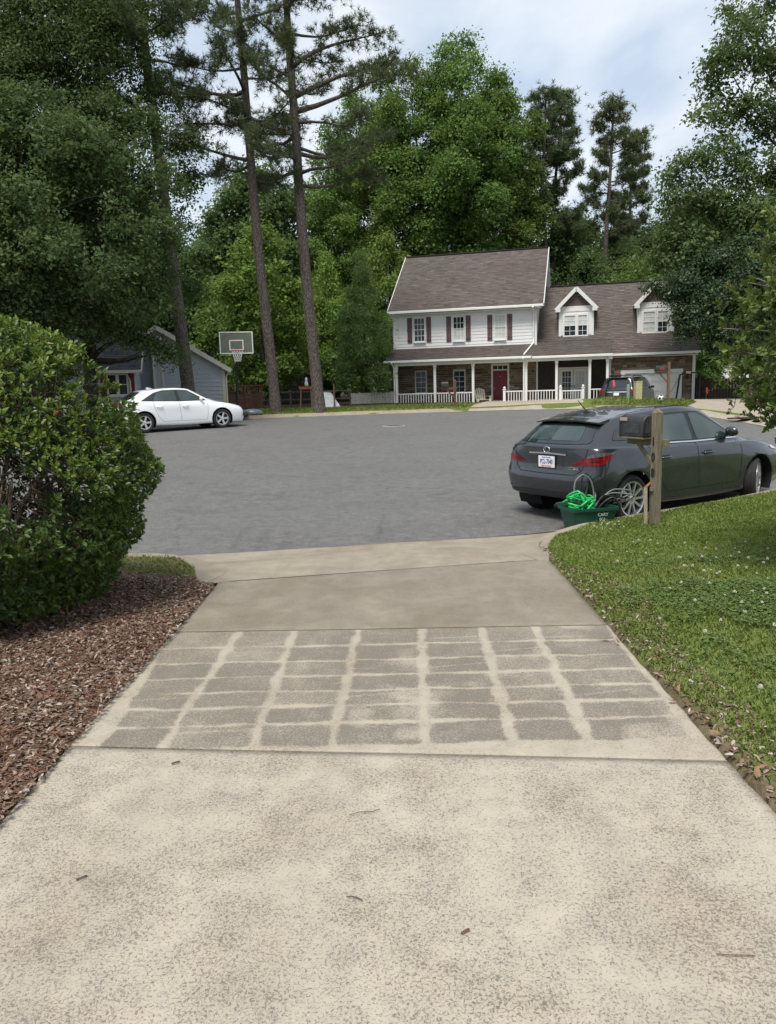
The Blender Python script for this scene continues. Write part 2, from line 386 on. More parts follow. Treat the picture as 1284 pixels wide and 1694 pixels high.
concrete('concrete_kerb', (.39, .338, .265), (.16, .138, .105), .01, damp=.42)
concrete('concrete_drive', (.40, .345, .275), (.21, .185, .15), .03)
drv = bpy.data.objects.new('driveway', None); COL.objects.link(drv); drv['kind'] = 'structure'
def yl_near(x): return 3.455-.0918*(x+1.64)
def yl_far(x): return 5.212-.0197*(x+1.64)
def yl_gut(x): return 6.62+.199*(x+1.81)
def slab(name, y0f, y1f, step, mat, gap0=.006, gap1=.006, stainf=None, xl=DRIVE_L, xr=DRIVE_R, zf=lambda x, y: 0*x, wob=.008, ystep=None):
    nx = int((xr-xl)/step)+1; xs = np.linspace(xl, xr, nx)
    ylen = float(y1f(0)-y0f(0)); ny = int(ylen/(ystep or step))+1; t = np.linspace(0, 1, ny)
    XX = np.repeat(xs[None], ny, 0); a = y0f(xs)+gap0; c = y1f(xs)-gap1
    YY = a[None]+(c-a)[None]*t[:, None]
    e = np.sin(YY*5.1)*.4+np.sin(YY*13.7+1)*.35+np.sin(YY*31)*.25       # crumbled edges
    XX[:, 0] += wob*e[:, 0]; XX[:, -1] += wob*e[:, -1]
    ZZ = zf(XX, YY)+.0015*lump(XX*3, YY*3)
    V = np.stack([XX.ravel(), YY.ravel(), ZZ.ravel()], 1)
    i = (np.arange(ny-1)[:, None]*nx+np.arange(nx-1)[None]).ravel()
    Fc = np.stack([i, i+1, i+nx+1, i+nx], 1)
    # skirt
    per = np.concatenate([np.arange(nx), np.arange(1, ny)*nx+nx-1, (ny-1)*nx+np.arange(nx-2, -1, -1), np.arange(ny-2, 0, -1)*nx])
    n0 = len(V); sk = V[per].copy(); sk[:, 2] -= .12; V[per, 2] -= .004; V = np.concatenate([V, sk]); k = len(per); j = np.arange(k)
    Fc = np.concatenate([Fc, np.stack([per[(j+1) % k], per[j], n0+j, n0+(j+1) % k], 1)])
    me = npmesh(name, V, Fc, smooth=False)
    me.polygons.foreach_set('use_smooth', np.concatenate([np.ones((nx-1)*(ny-1), bool), np.zeros(k, bool)]))
    if stainf is not None:
        a = me.attributes.new('stain', 'FLOAT', 'POINT'); a.data.foreach_set('value', np.ascontiguousarray(stainf(V[:, 0], V[:, 1]), np.float32))
    return link(name, me, MAT[mat], drv)
# weathered blocks left between the pressure-washed strips: column and row lines measured on the slab
def bx(X): return 100+X/1.0845
def by(Yy): return 1000+Yy/1.0845
cn = [G(bx(x), by(243))[0] for x in (78, 190, 350, 490, 655, 812, 948, 1150)]; ynear_ = G(650, by(243))[1]
cf = [G(bx(x), by(48))[0] for x in (205, 322, 420, 531, 650, 758, 856, 992)]; yfar_ = G(650, by(48))[1]
rows = [G(644, by(q))[1] for q in (252, 210.5, 179.5, 152, 125, 98, 71, 41)]
def vnoise(x, y, sc, seed):
    r = np.random.default_rng(seed); g = r.random((64, 64)); x = x*sc; y = y*sc; xi = np.floor(x).astype(int); yi = np.floor(y).astype(int); fx = x-xi; fy = y-yi
    fx = fx*fx*(3-2*fx); fy = fy*fy*(3-2*fy); q = lambda a, c: g[(yi+c) % 64, (xi+a) % 64]
    return (q(0, 0)*(1-fx)+q(1, 0)*fx)*(1-fy)+(q(0, 1)*(1-fx)+q(1, 1)*fx)*fy
def stain(x, y):
    t = np.clip((y-ynear_)/(yfar_-ynear_), -.2, 1.2); r = np.random.default_rng(3)
    out = np.zeros(x.shape)
    for i in range(7):
        for j in range(7):
            ph = r.random(8)*6.28; dk = .62+.38*r.random()
            if j == 3: dk = min(1, dk+.2)
            if i == 0 or j == 6: dk = min(1, dk+.12)
            a = cn[j]+(cf[j]-cn[j])*t; c = cn[j+1]+(cf[j+1]-cn[j+1])*t
            wx = .006*np.sin(y*7+ph[0])+.004*np.sin(y*19+ph[1])+.022*(vnoise(x, y, 9, 20+j)-.5)
            wy = .010*np.sin(x*5+ph[2])+.005*np.sin(x*16+ph[3])+.014*(vnoise(x, y, 14, 40+i)-.5)
            e0, e1 = (.012, .012) if j < 3 else (.03, .03)
            wv = .016+.008*r.random() if j < 3 else .020+.011*r.random(); wh = (.005+.004*r.random()) if j < 2 else (.008+.006*r.random())
            dxx = np.minimum(x-(a+wv)-wx, (c-wv)-x+wx); dyy = np.minimum(y-(rows[i]+wh)-wy, (rows[i+1]-wh)-y+wy)
            q = np.minimum(dxx, dyy); corner = np.minimum(dxx, .025)+np.minimum(dyy, .025)-.025; q = np.minimum(q, corner+.012)
            e = sm(-.010, .016, q+.012*(vnoise(x, y, 45, 90)-.5))
            if r.random() < .35:                                    # a stray pass of the wand across the block
                c0 = r.random()*.6+.2; sl_ = r.normal(0, .12); yy = rows[i]+(rows[i+1]-rows[i])*c0+sl_*(x-(a+c)/2); e = e*(1-.55*np.exp(-((y-yy)/.010)**2)*sm(.3, .6, vnoise(x, y, 3, 60+i*7+j)))
            out = np.maximum(out, dk*e)
    patch = vnoise(x, y, 2.6, 5)*.55+vnoise(x, y, 8, 6)*.45
    return out*np.clip(1.12-.8*sm(.52, .80, patch)*sm(-1.4, .2, x), .40, 1)
slab('concrete_slab', lambda x: -3+0*x, yl_near, .05, 'concrete_near', 0, .007)
slab('concrete_slab', yl_near, yl_far, .0125, 'concrete_stain', .007, .009, stain)
slab('concrete_slab', yl_far, yl_gut, .05, 'concrete_far', .009, .005, xl=DRIVE_L, xr=DRIVE_R)
# apron: widens towards the street and drops to the gutter
kx = lambda x: np.interp(x, STREET[30:120, 0], STREET[30:120, 1])
def apron_z(x, y):
    y0, y1 = yl_gut(x), kx(x); t = np.clip((y-y0)/(y1-y0), 0, 1)
    return -.004-.190*sm(.30, .95, t)-.012*sm(.45, .52, t)*(1-sm(.72, .8, t))
def apron():
    left, right = LPATH, RPATH; poly = np.concatenate([left, [(-3.12, 8.62)], _e+np.stack([0*_e[:, 0], .03+.03*vnoise(_e[:, 0], _e[:, 0]*0, 9, 9)], 1), [(2.45, 9.9)], right[::-1]])
    for k in np.linspace(1.36, -1.8, 12)[1:-1]: poly = np.concatenate([poly, [(k, float(yl_gut(k))+.004)]])
    sheet('apron', poly, lambda x, y: apron_z(x, y), MAT['concrete_kerb'], .09, None, drv)
    for path, sg in ((left, 1), (right, -1)):
        tg = np.gradient(path, axis=0); tg /= np.linalg.norm(tg, axis=1)[:, None]; nn_ = np.stack([tg[:, 1], -tg[:, 0]], 1)*sg       # towards the apron
        n = len(path); V = []
        for i, (p, q) in enumerate(zip(path, nn_)):
            rise = sm(0, .25, i/(n-1)); top = float(terrain(*p))+.012
            for d, f in ((.20, 0), (.13, .12), (.07, .8), (.02, 1.0), (-.07, 1.0), (-.09, .85), (-.10, -1.0)):
                x, y = p+q*d*(.25+.75*rise); az = float(apron_z(x, y))+.003; V.append((x, y, az+(top-az)*f if f >= 0 else az-.1))
        m_ = 7; ii = (np.arange(n-1)[:, None]*m_+np.arange(m_-1)[None]).ravel(); me = npmesh('kerb_return', np.array(V), np.stack([ii, ii+m_, ii+m_+1, ii+1], 1), smooth=True)
        link('kerb_return', me, MAT['concrete_kerb'], drv)
apron()
# -- kerbs swept along the asphalt edge
seg = np.roll(STREET, -1, 0)-STREET
tang = (np.roll(STREET, -1, 0)-np.roll(STREET, 1, 0)); tang /= np.linalg.norm(tang, axis=1)[:, None]
OUT = np.stack([tang[:, 1], -tang[:, 0]], 1)
if sdf(*(STREET[50]+OUT[50]*.3))[0] < 0: OUT = -OUT
KP = [(-.02, -.03), (-.02, .008), (.16, .004), (.24, .03), (.29, .105), (.34, .138), (.43, .142), (.455, .12), (.46, -.1)]
def kerb(mask, ends=(True, True)):
    ii = np.where(mask)[0]
    if len(ii) > 2 and np.any(np.diff(ii) > 1): k = np.where(np.diff(ii) > 1)[0][0]+1; ii = np.concatenate([ii[k:], ii[:k]])
    pts = STREET[ii]; o = OUT[ii]; s = np.concatenate([[0], np.cumsum(np.linalg.norm(np.diff(pts, axis=0), axis=1))])
    # resample so that the ends can taper
    ss = np.unique(np.concatenate([np.arange(0, s[-1], .5), np.linspace(0, min(1, s[-1]), 8), np.linspace(max(0, s[-1]-1), s[-1], 8)]))
    px = np.stack([np.interp(ss, s, pts[:, k]) for k in (0, 1)], 1); ox = np.stack([np.interp(ss, s, o[:, k]) for k in (0, 1)], 1)
    tap = np.ones(len(ss))
    if ends[0]: tap *= .12+.88*sm(0, .8, ss)
    if ends[1]: tap *= .12+.88*sm(0, .8, s[-1]-ss)
    V = []; n = len(KP)
    for p, q, t, sv in zip(px, ox, tap, ss):
        for d, h in KP: V.append((p[0]+q[0]*d, p[1]+q[1]*d, float(zs(p[1]))+(h*t if h > 0 else h)+(.008*math.sin(sv*1.7) if d > .2 else 0)+(.006*math.sin(sv*7) if d < 0 else 0)))
    m = len(ss); i = (np.arange(m-1)[:, None]*n+np.arange(n-1)[None]).ravel()
    me = npmesh('kerb', np.array(V), np.stack([i, i+n, i+n+1, i+1], 1), smooth=True)
    try: me.set_sharp_from_angle(angle=math.radians(40))
    except Exception: pass
    o = link('kerb', me, MAT['concrete_kerb']); o['kind'] = 'structure'; return o
sx, sy = STREET[:, 0], STREET[:, 1]
kerb((sy < 14) & (sx < -2.85) & (sx > -40), (False, False))
kerb((sx > 2.1) & (sy < 22.4), (False, True))
kerb((sx > 8.3) & (sy > 29.8), (True, True))
kerb((sx < 3.2) & (sx > -40) & (sy > 20), (True, False))
# -- the neighbour's paving
def pav(x, y):
    s = sdf(x, y); z = terrain(x, y)+.02
    return float((zs(y)+.012+(z-zs(y)-.012)*sm(.05, 1.1, s))[0])
sheet('neighbour_walk', np.array([(3.2, 35.78), (5.5, 35.75), (8.35, 35.28), (8.7, 36.5), (8.9, 38.2), (9.2, 40.2), (9.0, 43.2), (5.2, 43.4), (4.4, 41), (3.7, 38)]), pav, MAT['concrete_drive'], .4)
sheet('neighbour_driveway', np.array([(10.95, 22.3), (11.2, 24), (11.3, 26), (11.28, 28), (11.2, 29.8), (12.0, 32.4), (13.6, 35.5), (14.2, 38), (13.2, 41), (19, 39.6), (18.6, 36.5), (20.5, 34.4), (30, 33), (30, 22), (16, 21.2), (12.2, 21.6)]), pav, MAT['concrete_drive'], .5)
# -- mulch bed under the shrub
b = NB('mulch_soil'); q = b.noise(40, 3); b.bsdf(b.mix(b.rng(q, .3, .7), (.045, .024, .014), (.13, .075, .048)), .95, spec=.1, bump=b.bump(q, .8, .02)); MAT['mulch_soil'] = b.m
bed = np.array([(-1.62, -1), (-1.615, 1), (-1.62, 3), (-1.62, 5.2), (-1.66, 6.4), (-1.95, 6.75), (-2.5, 6.95), (-3.2, 7.0), (-4.5, 6.8), (-6.2, 6.3), (-6.5, 3), (-6.5, -1)])
def bedz(x, y): return float(.012+.03*sm(0, .35, -sdf(x, y, bed)[0])+.012*lump(x*4, y*4))
sheet('mulch_bed', bed, bedz, MAT['mulch_soil'], .15)
def scatter_rects(n, xr, yr, keep, zf, L, Wd, rng, tilt=.35, curl=0.0):
    x = rng.uniform(*xr, n); y = rng.uniform(*yr, n); k = keep(x, y); x, y = x[k], y[k]; n = len(x)
    z = zf(x, y); a = rng.uniform(0, 2*np.pi, n); l = rng.uniform(*L, n); wd = l*rng.uniform(*Wd, n)
    d = np.stack([np.cos(a), np.sin(a), rng.normal(0, tilt, n)], 1); d /= np.linalg.norm(d, axis=1)[:, None]
    e = np.stack([-np.sin(a), np.cos(a), rng.normal(0, tilt, n)], 1); e -= d*(e*d).sum(1)[:, None]; e /= np.linalg.norm(e, axis=1)[:, None]
    c = np.stack([x, y, z], 1)
    th = np.cross(d, e); th *= np.sign(th[:, 2:3]+1e-9)
    V = np.stack([c-d*l[:, None]/2-e*wd[:, None]*.35, c-d*l[:, None]*.1+e*wd[:, None]*-.5+th*wd[:, None]*.25, c+d*l[:, None]/2-e*wd[:, None]*.2, c+d*l[:, None]/2+e*wd[:, None]*.3, c+e*wd[:, None]*.5+th*wd[:, None]*.12, c-d*l[:, None]/2+e*wd[:, None]*.3], 1).reshape(-1, 3)
    i = np.arange(n)*6; Fc = np.concatenate([np.stack([i, i+1, i+4, i+5], 1), np.stack([i+1, i+2, i+3, i+4], 1)])
    r = rng.random(n); return V, Fc, np.concatenate([r, r])
def in_bed(x, y): return sdf(x, y, bed) < .03
zbed = lambda x, y: .02+.03*sm(0, .35, -sdf(x, y, bed))+.012*lump(x*4, y*4)+.012*np.random.default_rng(2).random(len(x))
V, Fc, r = scatter_rects(70000, (-4.1, -1.58), (2.2, 7.0), in_bed, zbed, (.008, .038), (.2, .6), rng, .34)
b = NB('mulch_chips'); r_ = b.attr('rnd')
b.bsdf(b.ramp(r_, [(0, (.060, .039, .029)), (.35, (.140, .086, .062)), (.62, (.200, .137, .102)), (.80, (.275, .205, .158)), (.93, (.37, .32, .275)), (1, (.47, .42, .37))]), .85, spec=.2); MAT['mulch_chips'] = b.m
tag(link('mulch_chips', npmesh('mulch_chips', V, Fc, r), b.m), 'brown shredded bark chips covering the bed beside the driveway', 'mulch', kind='stuff')
V, Fc, r = scatter_rects(9000, (-4.4, -1.55), (1.8, 7.0), in_bed, lambda x, y: zbed(x, y)+.012, (.06, .15), (.016, .026), rng, .16)
tag(link('pine_straw', npmesh('pine_straw', V, Fc, r*.45), simple('pine_straw', (.20, .085, .040), .8, var=.4, nscale=30)), 'thin reddish fallen pine needles strewn over the mulch', 'pine straw', kind='stuff')
def edge_keep(x, y): return (x > 1.425) & (x-1.41 < .10+.42*vnoise(x, y, 1.6, 61)*(y < 6.9)) & (sdf(x, y) > .7)
V, Fc, r = scatter_rects(4200, (1.41, 1.9), (2.3, 7.9), edge_keep, lambda x, y: terrain(x, y)+.012*lump(x*6, y*6)+.006, (.010, .045), (.15, .6), rng, .35)
tag(link('leaf_litter', npmesh('leaf_litter', V, Fc, r), MAT['mulch_chips']), 'dry brown litter and thatch along the lawn edge of the driveway', 'leaf litter', kind='stuff')
# -- grass blades
leafmat('grass_blades', (.150, .200, .045), (.285, .355, .085), (.46, .48, .20), .47, .5, .015)
def blades(n, xr, yr, keep, rng, L=(.018, .042), Wd=(.0035, .0065), zf=None, lean=.55):
    x = rng.uniform(*xr, n); y = yr[0]+(yr[1]-yr[0])*rng.random(n)**1.35; k = keep(x, y, rng); x, y = x[k], y[k]; n = len(x)
    z = (zf or terrain)(x, y)+.012*lump(x*6, y*6)*(y < 14)-.004
    a = rng.uniform(0, 2*np.pi, n); far = np.clip(y/6, 1, 3.2); l = rng.uniform(*L, n)*(.85+.3*vnoise(x, y, 1.1, 31)); wd = rng.uniform(*Wd, n)*far; ln = rng.uniform(.1, lean+.35, n)
    c = np.stack([x, y, z], 1); dh = np.stack([np.cos(a), np.sin(a), 0*a], 1); sd2 = np.stack([-np.sin(a), np.cos(a), 0*a], 1)
    mid = c+dh*(l*ln*.35)[:, None]+np.stack([0*a, 0*a, l*.62], 1); tip = c+dh*(l*ln*1.1)[:, None]+np.stack([0*a, 0*a, l*(1-.35*ln)], 1)
    V = np.stack([c-sd2*wd[:, None]/2, c+sd2*wd[:, None]/2, mid+sd2*wd[:, None]*.4, tip, mid-sd2*wd[:, None]*.4], 1).reshape(-1, 3); i = np.arange(n)*5
    patch = vnoise(x, y, .8, 33)*.5+vnoise(x, y, 3.1, 34)*.5
    r = np.clip(rng.random(n)*.5+patch*.75-.12, 0, 1)
    return V, np.stack([i, i+1, i+2, i+3], 1), np.stack([i, i+2, i+3, i+4], 1), r
def blade_mesh(name, *a, **k):
    V, f1, f2, r = blades(*a, **k)
    i0 = f1[:, 0]; Fc = np.stack([i0, i0+1, i0+2, i0+3, i0+4], 1); return npmesh(name, V, Fc, r)
def keepR(x, y, rg):
    bare = vnoise(x, y, 2.3, 51)*.6+vnoise(x, y, 6, 52)*.4; e = x-DRIVE_R
    near_edge = (y < 6.6) & (bare > .30+.85*sm(0, .42, e)+.25*sm(3, 5.5, y))
    return (x > DRIVE_R+.012+.035*vnoise(y, y*0, 5, 4)) & (sdf(x, y) > .43) & (x < 1.15+y*.62) & (x > np.interp(y, RPATH[:, 1], RPATH[:, 0], left=-9)+.10) & (rg.random(len(x)) < np.where(near_edge, .25, 1))
g = blade_mesh('lawn_grass', 300000, (1.4, 9.2), (2.2, 13.2), keepR, rng)
tag(link('lawn_grass', g, MAT['grass_blades']), 'short green mown lawn grass to the right of the driveway', 'grass', kind='stuff')
def keepL(x, y, rg): return (sdf(x, y, bed) > -.12+.25*(vnoise(x, y, 3, 8)-.3)) & (sdf(x, y) > .44) & (x < np.interp(y, LPATH[:, 1], LPATH[:, 0], left=-1.66, right=-3.1)-.10) & (rg.random(len(x)) < .75)
g = blade_mesh('verge_grass', 26000, (-7, -1.6), (6.4, 8.4), keepL, rng)
tag(link('verge_grass', g, MAT['grass_blades']), 'sparse grass strip between the mulch bed and the kerb', 'grass', kind='stuff')
def keepF(x, y, rg): s = sdf(x, y); return (s > .46) & (sdf(x, y, np.array([(3.2, 35.5), (8.35, 35), (9.9, 38.2), (12.4, 40.2), (9.6, 43.4), (5.2, 43.4), (3.7, 38)])) > 0) & (s < 4.6) & (sdf(x, y, np.array([(10.9, 22), (11.2, 29.8), (12.0, 32.4), (13.6, 35.5), (14.2, 38), (13.2, 41), (30, 40), (30, 22)])) > 0)
g = blade_mesh('far_grass', 60000, (-9, 18), (30, 41), keepF, rng, L=(.05, .13), Wd=(.006, .009))
tag(link('far_grass', g, MAT['grass_blades']), 'grass verge along the far kerb of the turning circle', 'grass', kind='stuff')
# clover: leaf carpet and white heads
leafmat('clover_leaves', (.075, .135, .036), (.135, .225, .058), (.20, .29, .09), .3, .4, .05)
n = 15000; x = rng.normal(2.95, .62, n); y = rng.normal(5.5, .85, n); k = (x > 1.6) & (vnoise(x, y, 1.7, 71)*.6+vnoise(x, y, 5, 72)*.4 > .46); x, y = x[k], y[k]; n = len(x)
z = terrain(x, y)+.012*lump(x*6, y*6)+.018+.028*rng.random(n); a = rng.uniform(0, 6.28, n); VV = []; rr = rng.random(n)
for q in range(3):
    aa = a+q*2.094; c = np.stack([x, y, z], 1); d = np.stack([np.cos(aa), np.sin(aa), rng.normal(.05, .25, n)], 1); s_ = np.stack([-np.sin(aa), np.cos(aa), rng.normal(0, .2, n)], 1); L_ = .016
    VV.append(np.stack([c, c+d*L_*.6-s_*L_*.5, c+d*L_, c+d*L_*.6+s_*L_*.5], 1))
V = np.concatenate(VV).reshape(-1, 3); i = np.arange(3*n)*4
tag(link('clover_leaves', npmesh('clover_leaves', V, np.stack([i, i+1, i+2, i+3], 1), np.tile(rr, 3)), MAT['clover_leaves']), 'dark green clover leaves spreading through the lawn', 'clover', kind='stuff')
fl = MB(); fl.tube([(0, 0, 0), (.004, 0, .035), (.002, .003, .07)], .0022, 4)
cl_stem = fl.mesh('stem')
hd = MB(); r0 = random.Random(5)
for q in range(46):
    th = math.acos(1-1.55*r0.random()); ph = q*2.4; d = Vector((math.sin(th)*math.cos(ph), math.sin(th)*math.sin(ph), math.cos(th)))
    hd.tube([d*.004, d*.011, d*(.0145+.003*r0.random())], [.0022, .003, .0008], 4, cap=False)
cl_head = hd.mesh('flower_head'); mw = simple('clover_white', (.58, .55, .47), .7, var=.2, nscale=90); ms = simple('clover_stem', (.10, .17, .05), .7)
fx = np.concatenate([rng.normal(2.9, .75, 125), rng.normal(3.5, .6, 60), rng.normal(2.45, .1, 14)]); fy = np.concatenate([rng.normal(5.3, 1.05, 125), rng.normal(6.2, .6, 60), rng.normal(9.0, .12, 14)])
cnt = 0
for X_, Y_ in zip(fx, fy):
    if X_ < 1.75 or X_ > 1.0+Y_*.55 or Y_ < 3.4 or sdf(X_, Y_)[0] < .5: continue
    t = thing('clover_flower', 'small white round clover head on a thin stem in the lawn', 'flower', (X_, Y_, float(terrain(X_, Y_)+.012*lump(X_*6, Y_*6))), rng.uniform(0, 6), 'white clover flowers in the lawn')
    _s = rng.uniform(.55, .85); t.scale = (_s, _s, _s*rng.uniform(.75, 1.2))
    link('stem', cl_stem, ms, t); h = link('flower_head', cl_head, mw, t); h.location = (.002, .003, .068); cnt += 1
# dry leaves and twigs lying about
lf = MB(); lf.add([(0, 0, 0), (.02, -.014, .006), (.045, -.012, .004), (.07, 0, .012), (.045, .014, .008), (.02, .013, .002)], [(0, 1, 4, 5), (1, 2, 3, 4)]); dl = lf.mesh('dry_leaf')
md = simple('dry_leaf', (.23, .13, .075), .8, var=.35, nscale=20)
for (px, py) in ((1120, 1147), (1158, 1185), (1172, 1190), (1105, 1160), (1010, 1058), (1025, 1066), (955, 958), (932, 948), (1245, 1275), (1252, 1290), (1225, 1265), (1192, 1220)):
    q = G(px, py, .015); o = link('dry_leaf', dl, md); o.location = (q[0], q[1], .022 if q[0] < 1.45 else float(terrain(q[0], q[1]))+.03); o.rotation_euler = (rng.normal(0, .3), rng.normal(0, .3), rng.uniform(0, 6)); s = rng.uniform(.6, 1.1); o.scale = (s, s, s)
    tag(o, 'small dry brown leaf lying along the lawn edge of the driveway', 'leaf', 'dry leaves along the lawn edge')
mt_ = simple('twig', (.17, .075, .045), .8, var=.3); mb_ = simple('dark_twig', (.09, .075, .06), .85)
def twig(px, pts, r, mat, label, zz=.006):
    q = G(*px, zz); m = MB(); m.tube([(a, c, .003+.002*i % .004) for i, (a, c) in enumerate(pts)], r, 5); o = part('twig', m, mat); o.location = (q[0], q[1], zz-.002); tag(o, label, 'twig')
twig((603, 1345), [(-.06, -.012), (-.02, .003), (.03, .008), (.06, .022)], .0016, mt_, 'thin reddish pine needle lying on the pale near slab')
twig((588, 1486), [(-.03, .008), (-.01, .006), (.01, 0), (.022, -.012)], .002, mb_, 'short dark curved twig lying mid slab')
twig((770, 1541), [(-.012, -.008), (0, 0), (.012, .01)], .004, mt_, 'tiny reddish brown bud scale on the near slab')
twig((290, 1262), [(-.015, -.008), (0, 0), (.018, .012)], .004, mb_, 'dark sliver of bark on the slab near its left joint end')
twig((1212, 1580), [(-.045, .005), (-.01, -.003), (.03, -.002), (.06, -.006)], .0016, mt_, 'thin reddish needle near the right edge of the near slab')
twig((137, 1452), [(-.018, -.012), (0, 0), (.01, .012)], .003, mb_, 'small dark twig scrap on the left of the near slab')
# storm-drain cover out in the street
q = onstreet(652, 704.5); m = MB(); m.lathe([(0, .006), (.30, .006), (.33, .004), (.34, -.02)], 28)
t = thing('manhole_cover', 'flat dark round iron cover set in the street asphalt', 'manhole cover', (q[0], q[1], float(zs(q[1]))+.004)); part('lid', m, simple('cast_iron', (.075, .07, .065), .6, .3), t)
m = MB(); m.lathe([(.345, .004), (.42, .006), (.43, -.02)], 28); part('collar', m, MAT['concrete_drive'], t)
# ================================================================== HOUSES
b = NB('roof_shingle'); r_ = b.attr('rnd'); nn = b.noise(.5, 4); fine = b.noise(60, 2)
c = b.ramp(r_, [(0, (.058, .048, .043)), (.4, (.098, .081, .073)), (.75, (.126, .104, .093)), (1, (.166, .138, .124))])
c = b.mix(b.rng(nn, .45, .75, 0, .6), c, (.068, .054, .048)); c = b.mix(b.rng(fine, .3, .7, 0, .35), c, (.19, .16, .145))
b.bsdf(c, .92, spec=.2, bump=b.bump(fine, .3, .004)); MAT['roof_shingle'] = b.m
b = NB('roof_shingle_grey'); r_ = b.attr('rnd'); b.bsdf(b.ramp(r_, [(0, (.060, .062, .068)), (1, (.135, .138, .148))]), .92, spec=.2); MAT['roof_shingle_grey'] = b.m
b = NB('stone_veneer'); r_ = b.attr('rnd'); fine = b.noise(18, 4)
c = b.ramp(r_, [(0, (.085, .064, .047)), (.3, (.165, .122, .085)), (.6, (.26, .195, .135)), (.85, (.35, .275, .20)), (1, (.44, .37, .29))])
c = b.mix(b.rng(fine, .3, .7, 0, .4), c, (.17, .14, .11)); b.bsdf(c, .9, spec=.2, bump=b.bump(fine, .7, .02)); MAT['stone_veneer'] = b.m
def weathered(name, col, streak=.15, rough=.6, dirt=(.3, .29, .25)):
    b = NB(name); n1_ = b.noise(1.2, 4); n2_ = b.noise(4, 4, vec=b.map((1, 1, .15)))
    c = b.mix(b.rng(n2_, .4, .75, 0, streak), col, tuple(x*y*1.6 for x, y in zip(col, dirt))); c = b.mix(b.rng(n1_, .3, .7), c, tuple(x*.93 for x in col))
    b.bsdf(c, rough, spec=.4); MAT[name] = b.m; return b.m
weathered('white_siding', (.80, .80, .80), .22); weathered('white_trim', (.80, .80, .78), .25, .5)
weathered('grey_siding', (.44, .475, .53), .2, .7); weathered('cream_trim', (.66, .62, .54), .2)
simple('shutter_plum', (.120, .068, .076), .65, var=.2); simple('door_red', (.165, .010, .018), .4, var=.15); simple('shutter_red', (.14, .016, .026), .55)
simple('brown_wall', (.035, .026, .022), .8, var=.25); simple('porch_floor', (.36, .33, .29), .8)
b = NB('window_glass'); b.bsdf(b.mix(b.rng(b.noise(1.3, 2), .3, .7), (.012, .016, .022), (.045, .055, .065)), .08, spec=.35); MAT['window_glass'] = b.m
simple('blind', (.56, .58, .56), .35, var=.12, nscale=3); MAT['window_glass_pale'] = MAT['blind']

def shingles(name, a, bb, c, d, mat, parent, expo=.145, seed=1, tabw=.31):
    """rows of overlapping tabs on the quad a(eave left) b(eave right) c(ridge right) d(ridge left)"""
    a, bb, c, d = map(lambda q: np.array(q, float), (a, bb, c, d)); r = np.random.default_rng(seed)
    n = np.cross(bb-a, d-a); n /= np.linalg.norm(n)
    if n[2] < 0: n = -n
    L = np.linalg.norm((d+c)/2-(a+bb)/2); rows_ = max(1, int(round(L/expo))); V = []; R = []; rowt = r.random(rows_)
    for i in range(rows_):
        t0, t1 = i/rows_, min(1, (i+1.25)/rows_); l0, r0 = a+(d-a)*t0, bb+(c-bb)*t0; l1, r1 = a+(d-a)*t1, bb+(c-bb)*t1
        W_ = np.linalg.norm(r0-l0); cuts = [0]; off = r.random()*.3
        x = tabw*(.4+off)
        while x < W_-.05: cuts.append(x/W_); x += tabw*r.uniform(.55, 1.35)
        cuts.append(1)
        for u0, u1 in zip(cuts[:-1], cuts[1:]):
            h = .014+.010*r.random(); V += [l0+(r0-l0)*u0+n*h, l0+(r0-l0)*u1+n*h, l1+(r1-l1)*u1+n*.003, l1+(r1-l1)*u0+n*.003]; R.append(np.clip(r.normal(.5, .2)+.1*(rowt[i]-.5), 0, 1))
            V += [l0+(r0-l0)*u0-n*.002, l0+(r0-l0)*u1-n*.002, l0+(r0-l0)*u1+n*h, l0+(r0-l0)*u0+n*h]; R.append(0.0)
    V = np.array(V); i = np.arange(len(R))*4; me = npmesh(name, V, np.stack([i, i+1, i+2, i+3], 1), np.array(R))
    o = link(name, me, mat, parent); o['kind'] = 'stuff'; return o
def deck(name, a, bb, c, d, mat, parent, th=.12):
    a, bb, c, d = map(Vector, (a, bb, c, d)); n = (bb-a).cross(d-a).normalized(); n = n if n.z > 0 else -n
    m = MB(); m.add([p-n*.004 for p in (a, bb, c, d)]+[p-n*th for p in (a, bb, c, d)], [(0, 1, 2, 3), (7, 6, 5, 4), (0, 4, 5, 1), (1, 5, 6, 2), (2, 6, 7, 3), (3, 7, 4, 0)])
    return part(name, m, mat, parent)
def boards_x(parent, x0, x1, z0, z1, y, expo, mat, cut=None, th=.022):
    """horizontal lap boards facing -y; cut(z) may return a list of (x0,x1)"""
    z = z0; k = int(round((z1-z0)/expo)); e = (z1-z0)/k
    for i in range(k):
        z = z0+i*e
        for (a, c) in (cut(z, z+e) if cut else [(x0, x1)]):
            if c-a < .03: continue
            m = MB(); m.add([(a, y-th, z), (c, y-th, z), (c, y-.004, z+e*1.04), (a, y-.004, z+e*1.04), (a, y, z), (c, y, z), (c, y, z+e*1.04), (a, y, z+e*1.04)], [(0, 1, 2, 3), (4, 7, 6, 5), (0, 4, 5, 1), (3, 2, 6, 7), (1, 5, 6, 2), (0, 3, 7, 4)])
            part('siding_board', m, mat, parent)
